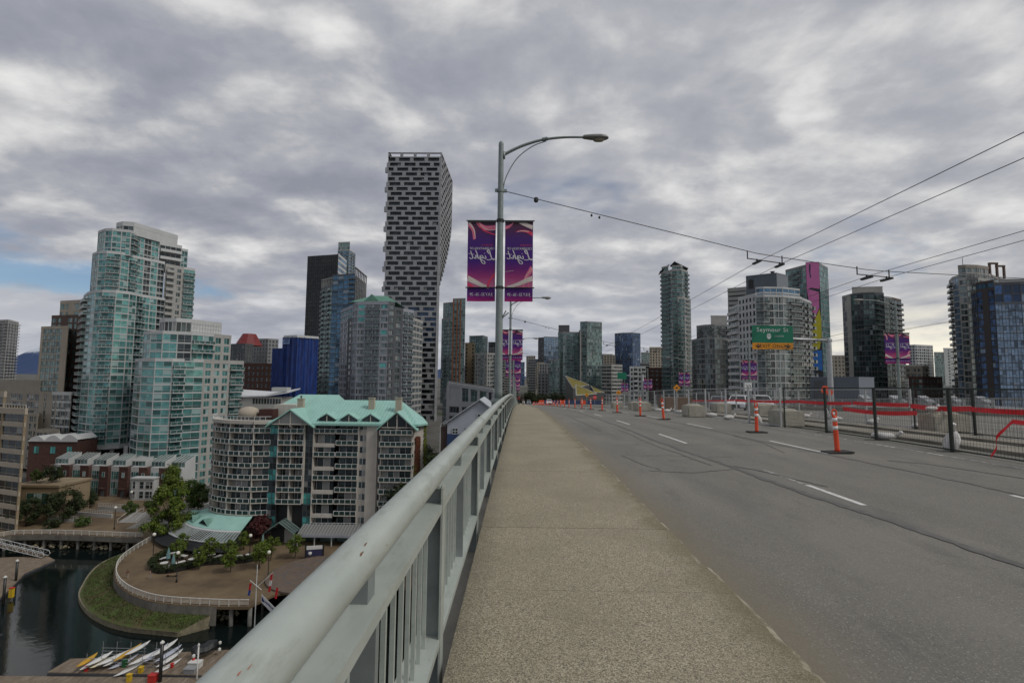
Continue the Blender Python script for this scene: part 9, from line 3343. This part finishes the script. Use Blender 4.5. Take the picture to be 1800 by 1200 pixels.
for i, (x, y, h, lb) in enumerate(((-103.4, 103.0, 4.4, 'tall mooring pile with white cap beside the gangway dock'), (-95.8, 93.4, 5.0, 'tall mooring pile with white cap beside the yellow box'), (-49.7, 71.0, 5.6, 'tall dark mooring pile in front of the kayak racks'),
                                   (-44.9, 71.6, 5.0, 'thin white post at the right end of the kayak dock'))):
    t = thing('mooring_pile', lb, 'pile', (x, y, -43.0), 0, 'mooring piles')
    r = 0.22 if i < 3 else 0.1
    MB().lathe((0, 0, 0), [(r, 0), (r, h + 1.5)], 10).build('pile', M_BLACK if i < 3 else M_TABLE, t, True)
    MB().lathe((0, 0, h + 1.5), [(r + .06, 0), (r + .06, 0.15), (0.03, 0.4)], 10).build('cap', M_TABLE, t)


def crate(name, label, x, y, sx, sy, sz, m, z=-41.0, cat='box', lid=None):
    t = thing(name, label, cat, (x, y, z))
    MB().box((-sx / 2, -sy / 2, 0), (sx / 2, sy / 2, sz)).build('body', m, t)
    MB().box((-sx / 2 - .05, -sy / 2 - .05, sz), (sx / 2 + .05, sy / 2 + .05, sz + 0.1)).build('lid', lid or m, t)
    return t


crate('dock_box', 'white dock box at the right end of the kayak dock', -47.0, 74.4, 1.7, 0.9, 0.75, M_TABLE)
crate('dock_box', 'grey dock box in front of the white one', -46.9, 73.2, 1.6, 0.9, 0.55, W_GREY)
crate('yellow_bin', 'yellow bin at the front edge of the kayak dock', -53.9, 72.9, 0.5, 0.5, 0.7, M_YEL, cat='bin')
crate('yellow_stand', 'yellow stand on the long dock at the bottom', -54.0, 70.9, 0.55, 0.4, 0.9, M_YEL, -41.05, 'stand')
crate('red_kiosk', 'red box beside the tall dark mooring pile', -50.7, 71.0, 1.0, 0.8, 0.9, M_REDP, -41.05)
crate('life_ring_box', 'yellow and red rescue box on the left dock edge', -96.6, 95.6, 0.7, 0.5, 1.7, M_YEL, -41.0, 'box', M_REDP)
crate('red_box', 'small red bin by the leftmost kayaks', -61.9, 73.0, 0.35, 0.35, 0.7, M_REDP, cat='bin')
crate('red_box', 'small red cone shaped bin beside the dark pile', -50.3, 74.2, 0.3, 0.3, 0.5, M_REDP, cat='bin')
crate('green_bin', 'small green bin under the kayak rack', -57.3, 74.2, 0.5, 0.5, 0.9, mat('green_plastic', (0.01, 0.09, 0.03), 0.5), cat='bin')

KM = [mat('kayak_white', (0.62, 0.62, 0.60), 0.3, var=0.04), mat('kayak_yellow', (0.52, 0.29, 0.02), 0.3, var=0.06), mat('kayak_cream', (0.60, 0.53, 0.34), 0.3, var=0.05), mat('kayak_grey', (0.42, 0.45, 0.52), 0.3, var=0.05)]


def kayak_mesh(m, L=5.0, w=0.5, h=0.46):
    mb = MB()
    n, k_ = 14, 10
    vs = []
    for i in range(n + 1):
        t = i / n
        s = math.sin(math.pi * min(max(t, 0.005), 0.995)) ** 0.75
        rk_ = 0.16 * (2 * t - 1) ** 4
        for j in range(k_):
            a = 2 * math.pi * j / k_
            y, z = math.cos(a), math.sin(a)
            vs.append(((t - 0.5) * L, w * s * y, 0.2 + rk_ + h * 0.5 * s * (z if z < 0 else z * 0.7)))
    fs = [(i * k_ + j, (i + 1) * k_ + j, (i + 1) * k_ + (j + 1) % k_, i * k_ + (j + 1) % k_) for i in range(n) for j in range(k_)]
    mb.add(vs, fs)
    return mb.mesh('hull', m, True)


KMESH = [kayak_mesh(m) for m in KM]
SUP = kayak_mesh(KM[0], 4.6, 0.5, 0.16)
cock = MB().lathe((0, 0, 0), [(0.36, 0.30), (0.33, 0.345), (0.24, 0.33)], 12).mesh('cockpit', M_BLACK)
for v in cock.vertices:
    v.co.x *= 1.3
    v.co.y *= 0.62
KAY = [((-62.5, 71.9), (-62.6, 75.6), 1, -40.15), ((-62.0, 71.9), (-61.7, 76.0), 0, -40.55), ((-61.4, 72.1), (-60.6, 76.0), 0, -40.1), ((-60.9, 72.3), (-59.6, 76.2), 2, -40.5), ((-60.1, 72.3), (-58.5, 76.5), 0, -40.15), ((-59.4, 72.8), (-58.7, 77.8), 0, -40.55),
       ((-58.4, 73.3), (-58.0, 78.2), 1, -40.1), ((-57.5, 74.2), (-56.7, 78.3), 0, -39.7), ((-58.7, 72.9), (-57.4, 76.9), 3, -40.95), ((-55.8, 72.9), (-54.4, 76.8), 0, -40.3), ((-53.9, 73.4), (-54.0, 78.4), 3, -40.15), ((-53.5, 74.0), (-52.9, 79.0), 0, -39.75), ((-52.7, 73.8), (-51.9, 78.5), 3, -40.35),
       ((-52.0, 73.2), (-51.4, 78.1), 0, -40.75)]
KL = ['yellow kayak on the rack, leftmost', 'white kayak low on the rack, far left', 'white kayak on the upper rack beside the yellow one', 'cream kayak on the lower rack', 'white kayak in the left middle of the rack', 'long white kayak on the lower left rack', 'long yellow kayak in the middle rack',
      'short white kayak lifted highest on the middle rack', 'grey kayak lying on the dock under the rack', 'white kayak leaning alone between the racks', 'grey white kayak on the right rack, left side', 'white kayak highest on the right rack', 'pale grey kayak on the right rack', 'white kayak lowest on the right rack']
for (a, b, ci, z), lb in zip(KAY, KL):
    A, Bq = Vector((a[0], a[1], z)), Vector((b[0], b[1], z))
    t = thing('kayak', lb, 'kayak', (A + Bq) / 2, math.atan2(b[1] - a[1], b[0] - a[0]), 'kayaks on the dock racks')
    s = (Bq - A).length / 5.0
    t.scale = (s, 1, 1)
    link('hull', KMESH[ci], t)
    link('cockpit', cock, t)
for (x, y, rz, lb) in ((-56.0, 73.6, 1.25, 'white paddle board lying flat on the dock, middle'), (-51.1, 74.0, 1.2, 'white paddle board lying beside the right rack')):
    t = thing('paddle_board', lb, 'paddle board', (x, y, -41.08), rz)
    link('board', SUP, t)
    MB().box((-0.3, -0.02, 0.28), (0.3, 0.02, 0.30)).build('strap', M_YEL, t)
for (x0, x1, lb) in ((-62.8, -56.4, 'grey pipe rack holding the left kayaks'), (-54.6, -51.2, 'grey pipe rack holding the right kayaks')):
    t = thing('kayak_rack', lb, 'rack', (x0, 74.0, -41.0))
    for yy in (0.0, 2.8):
        n = 4 if x1 - x0 > 5 else 3
        for q in range(n):
            x = (x1 - x0) * q / (n - 1)
            MB().tube([(x, yy, 0), (x, yy, 1.9 + 0.25 * yy / 2.8)], 0.035, 5).build('upright', M_GALV, t)
        for zz in (0.3, 0.75, 1.2):
            MB().tube([(-0.2, yy, zz), (x1 - x0 + 0.2, yy, zz)], 0.03, 5).build('crossbar', M_GALV, t)
# covered boat
t = thing('covered_boat', 'small boat under a black cover with red and white floats beside it', 'boat', (-47.4, 77.2, -40.6), 0.9)
mb = MB()
vs = []
for i in range(9):
    q = i / 8
    s = 1.0 if q < 0.6 else 1.0 - ((q - 0.6) / 0.4) ** 2 * 0.85
    for (y, z) in ((-0.9, 0.55), (-1.1, 0.95), (-0.7, 1.5), (0, 1.7), (0.7, 1.5), (1.1, 0.95), (0.9, 0.55), (0, 0.1)):
        vs.append((-1.6 + 3.3 * q, y * s, z * (0.9 + 0.1 * math.sin(i * 1.3))))
mb.add(vs, [(i * 8 + j, i * 8 + (j + 1) % 8, (i + 1) * 8 + (j + 1) % 8, (i + 1) * 8 + j) for i in range(8) for j in range(8)] + [tuple(range(8)), tuple(reversed(range(64, 72)))])
mb.build('cover', mat('black_cover', (0.016, 0.018, 0.020), 0.6, var=0.3, vscale=2), t)
for q, (x, y, m_) in enumerate(((-2.0, -1.4, M_REDP), (-2.0, -1.4, M_TABLE), (1.5, -1.4, M_TABLE), (2.3, 0.6, M_TABLE))):
    MB().lathe((x, y, 0.2 + 0.5 * (q == 1)), [(0.05, 0), (0.22, 0.15), (0.22, 0.4), (0.05, 0.55)], 8).build('float', m_, t)

# ================================================================ people, seen small
def person(label, loc, rz, top, legs, stride=0.3, skin=(0.33, 0.19, 0.13), hair=(0.02, 0.014, 0.01)):
    t = thing('person', label, 'person', loc, rz)
    J = {'pel': (0, 0, 0.95), 'wst': (0, 0, 1.1), 'cst': (0.02, 0, 1.32), 'nck': (0.02, 0, 1.48), 'hed': (0.03, 0, 1.6), 'top': (0.03, 0, 1.72),
         'hL': (0, 0.10, 0.90), 'kL': (stride * 0.55 + 0.04, 0.10, 0.50), 'aL': (stride * 0.7, 0.10, 0.08), 'tL': (stride * 0.7 + 0.17, 0.11, 0.04),
         'hR': (0, -0.10, 0.90), 'kR': (-stride * 0.25 + 0.04, -0.10, 0.50), 'aR': (-stride * 0.9, -0.10, 0.12), 'tR': (-stride * 0.9 + 0.16, -0.11, 0.04),
         'sL': (0.0, 0.19, 1.42), 'eL': (-0.12, 0.24, 1.16), 'wL': (0.02, 0.24, 0.95), 'fL': (0.07, 0.24, 0.86), 'sR': (0.0, -0.19, 1.42), 'eR': (0.0, -0.25, 1.15), 'wR': (0.2, -0.23, 1.0), 'fR': (0.28, -0.22, 0.95)}
    rad = {'pel': .15, 'wst': .13, 'cst': .15, 'nck': .06, 'hed': .095, 'top': .07, 'hL': .10, 'hR': .10, 'kL': .065, 'kR': .065, 'aL': .045, 'aR': .045, 'tL': .035, 'tR': .035, 'sL': .065, 'sR': .065, 'eL': .045, 'eR': .045, 'wL': .032, 'wR': .032, 'fL': .035, 'fR': .035}
    names = list(J)
    ed = [('pel', 'wst'), ('wst', 'cst'), ('cst', 'nck'), ('nck', 'hed'), ('hed', 'top'), ('pel', 'hL'), ('hL', 'kL'), ('kL', 'aL'), ('aL', 'tL'), ('pel', 'hR'), ('hR', 'kR'), ('kR', 'aR'), ('aR', 'tR'),
          ('cst', 'sL'), ('sL', 'eL'), ('eL', 'wL'), ('wL', 'fL'), ('cst', 'sR'), ('sR', 'eR'), ('eR', 'wR'), ('wR', 'fR')]
    me = bpy.data.meshes.new('body')
    me.from_pydata([J[n] for n in names], [(names.index(a), names.index(b)) for a, b in ed], [])
    ob = bpy.data.objects.new('body', me)
    COL.objects.link(ob)
    ob.parent = t
    md = ob.modifiers.new('skin', 'SKIN')
    for i, n in enumerate(names):
        me.skin_vertices[0].data[i].radius = (rad[n], rad[n])
    me.skin_vertices[0].data[0].use_root = True
    ob.modifiers.new('sub', 'SUBSURF').levels = 1
    ob.modifiers['sub'].render_levels = 1
    m, k, b = principled('person_' + label[:12])
    z = k.sep(k.node('ShaderNodeTexCoord').outputs['Object'])[2]
    c = k.mix(k.math('GREATER_THAN', z, 0.98), legs, top)
    c = k.mix(k.math('GREATER_THAN', z, 1.47), c, skin)
    c = k.mix(k.math('LESS_THAN', z, 0.08), c, (0.03, 0.03, 0.03))
    k.put(b.inputs['Base Color'], c)
    b.inputs['Roughness'].default_value = 0.8
    me.materials.append(m)
    MB().lathe((0.015, 0, 1.6), [(0.098, 0.0), (0.112, 0.06), (0.095, 0.12), (0.04, 0.155)], 10).build('hair', mat('hair_%.2f' % hair[0], hair, 0.8), t, True)
    return t


person('pedestrian in dark top and shorts walking far down the sidewalk', (0.75, 84.0, deck(84)), -math.pi / 2, (0.02, 0.02, 0.025), (0.16, 0.12, 0.10))
person('second pedestrian in a red top far down the sidewalk', (0.1, 92.0, deck(92)), -math.pi / 2, (0.20, 0.03, 0.03), (0.02, 0.02, 0.03))
person('person in brown jacket walking on the curved promenade', (-75.9, 97.5, GZ), 2.2, (0.11, 0.05, 0.03), (0.30, 0.25, 0.20))
person('person in pale clothes standing by the patio hedge corner', (-71.4, 97.4, GZ), 0.5, (0.30, 0.20, 0.18), (0.28, 0.24, 0.22), 0.1)
person('person in light blue shirt walking on the left quay', (-94.0, 124.2, GZ), 0.0, (0.18, 0.30, 0.36), (0.03, 0.04, 0.08))

# ================================================================ far low blocks that fill the gaps
FILL = [(111, 600, 14, 30, W_BEIGE, 'beige tower above the concrete slab block'), (126, 700, 16, 36, W_GREY, 'grey distant tower left of the dark blue one'), (17, 640, 10, 26, W_GREY, 'grey tower in the street gap, nearest the lamp post'), (27, 600, 9, 20, W_CREAM, 'cream tower in the street gap below the beige one'), (355, 450, 24, 16, W_GREY, 'grey block just left of the far white tower'), (-6, 560, 12, 18, W_BEIGE, 'beige block behind the far banners'), (62, 520, 16, 8, W_GREY, 'grey low block behind the wedge roofs'), (-30, 470, 14, 16, W_TAN, 'tan block behind the lamp post base'), (-420, 520, 40, -8, W_CREAM, 'pale low block under the mountain at the far left'), (-372, 500, 44, -2, W_BEIGE, 'beige low block beside the mountain view'), (-330, 430, 38, -10, W_CREAM, 'cream low block left of the cream tower'), (-300, 400, 30, -14, W_TAN, 'tan low block with flat roof, far left'),
        (-270, 250, 30, -20, W_TAN, 'brown low roof behind the midrise block'), (-236, 300, 34, -10, W_PALE, 'pale low roof among trees behind the midrise'), (-140, 330, 36, 4, W_BRICK, 'brick block behind the blue sheeting'), (-110, 420, 40, 10, W_GREY, 'grey block behind the lilac tower'),
        (-22, 520, 14, 22, W_GREY, 'grey tower behind the lamp post on the street'), (-14, 620, 12, 30, W_PALE, 'pale tower far along the street, left side'), (-30, 640, 20, 40, W_DKGREY, 'dark tower far along the street, left side'), (20, 700, 10, 18, W_BEIGE, 'beige block far along the street, right side'), (36, 900, 12, 36, W_SLATE, 'slate tower far along the street'),
        (24, 480, 10, 6, W_GREY, 'grey corner block at the end of the street'), (30, 560, 10, 12, W_BEIGE, 'beige corner block behind the grey one'), (98, 520, 22, 16, W_GREY, 'grey block left of the dark blue tower'), (112, 760, 20, 30, W_PALE, 'distant pale tower left of the dark blue one'), (88, 620, 16, 24, W_CREAM, 'cream block above the concrete slab block'), (170, 640, 26, 22, W_GREY, 'grey block behind the red brick one'),
        (196, 520, 26, 14, W_BRICK, 'brick block behind the curved glass block'), (330, 520, 50, 10, W_BEIGE, 'beige low block behind the slate box'), (300, 340, 30, -2, W_GREY, 'grey low block below the dark glass tower'), (400, 420, 40, 4, W_BRICK, 'brick low block below the white towers'), (370, 480, 26, 14, W_PALE, 'pale block left of the white towers'),
        (480, 640, 40, 26, W_GREY, 'grey tower between the white towers and the big grey tower'), (-60, 760, 26, 30, W_PALE, 'pale tower behind the orange striped one'), (-12, 980, 16, 40, W_PALE, 'farthest pale tower in the street gap')]
for i, (x, y, w, zt_, wm, lb) in enumerate(FILL):
    B = Bld('background_block', lb, 'building', (x, y, terrain(y)), far=True)
    B.mass([(x - w / 2, y), (x + w / 2, y - 1)], terrain(y) - 2, zt_, St(fh=3.2, band=1.2, bay=3.4, pat=('w', 'wg', 'g')[i % 3], wall=wm, glass=G_DARK, frame=wm, nv=2), 18)
    B.done()

# ---- planted wedge roofs beside the bridge, worksite at the far end
wedge('first wedge building with yellow green planted roof beside the bridge', (36.0, 285.0, -24.0), [(30.0, 255.0), (46.1, 290.0), (34.9, 300.0)], [-7.1, -7.2, -2.0], 0.3)
wedge('second, taller wedge building with planted roof behind the first', (38.0, 325.0, -24.0), [(33.5, 301.0), (50.4, 350.0), (32.0, 335.0)], [-4.2, -2.7, 3.2], 0.3)
wedge('small third wedge with planted roof on the right', (53.0, 335.0, -24.0), [(50.0, 322.0), (58.0, 332.0), (50.8, 346.0)], [-7.4, -7.6, -3.4], 0.25)
t = thing('site_hoarding', 'blue site hoarding panels at the far end of the lane', 'hoarding', (14.0, 190.0, deck(190)))
for q in range(12):
    MB().box((q * 2.0 - 6, 0, 0), (q * 2.0 - 4.05, 0.1, 1.5)).build('panel', mat('hoarding_blue', (0.03, 0.05, 0.12), 0.6) if q % 4 else M_ORANGE, t)
for i in range(14):
    c = thing('traffic_cone', 'small orange cone in the far cluster by the hoarding, %s' % ORD[i], 'cone', (5.0 + (i % 7) * 1.3, 150.0 + i * 2.2, deck(150 + i * 2.2) - 0.2), 0, 'far orange cones')
    MB().lathe((0, 0, 0), [(0.3, 0), (0.3, 0.05), (0.2, 0.06), (0.07, 1.0)], 10).build('cone', M_ORANGE, c)
    MB().lathe((0, 0, 0), [(0.155, 0.45), (0.12, 0.65)], 10).build('band', M_REFL, c)
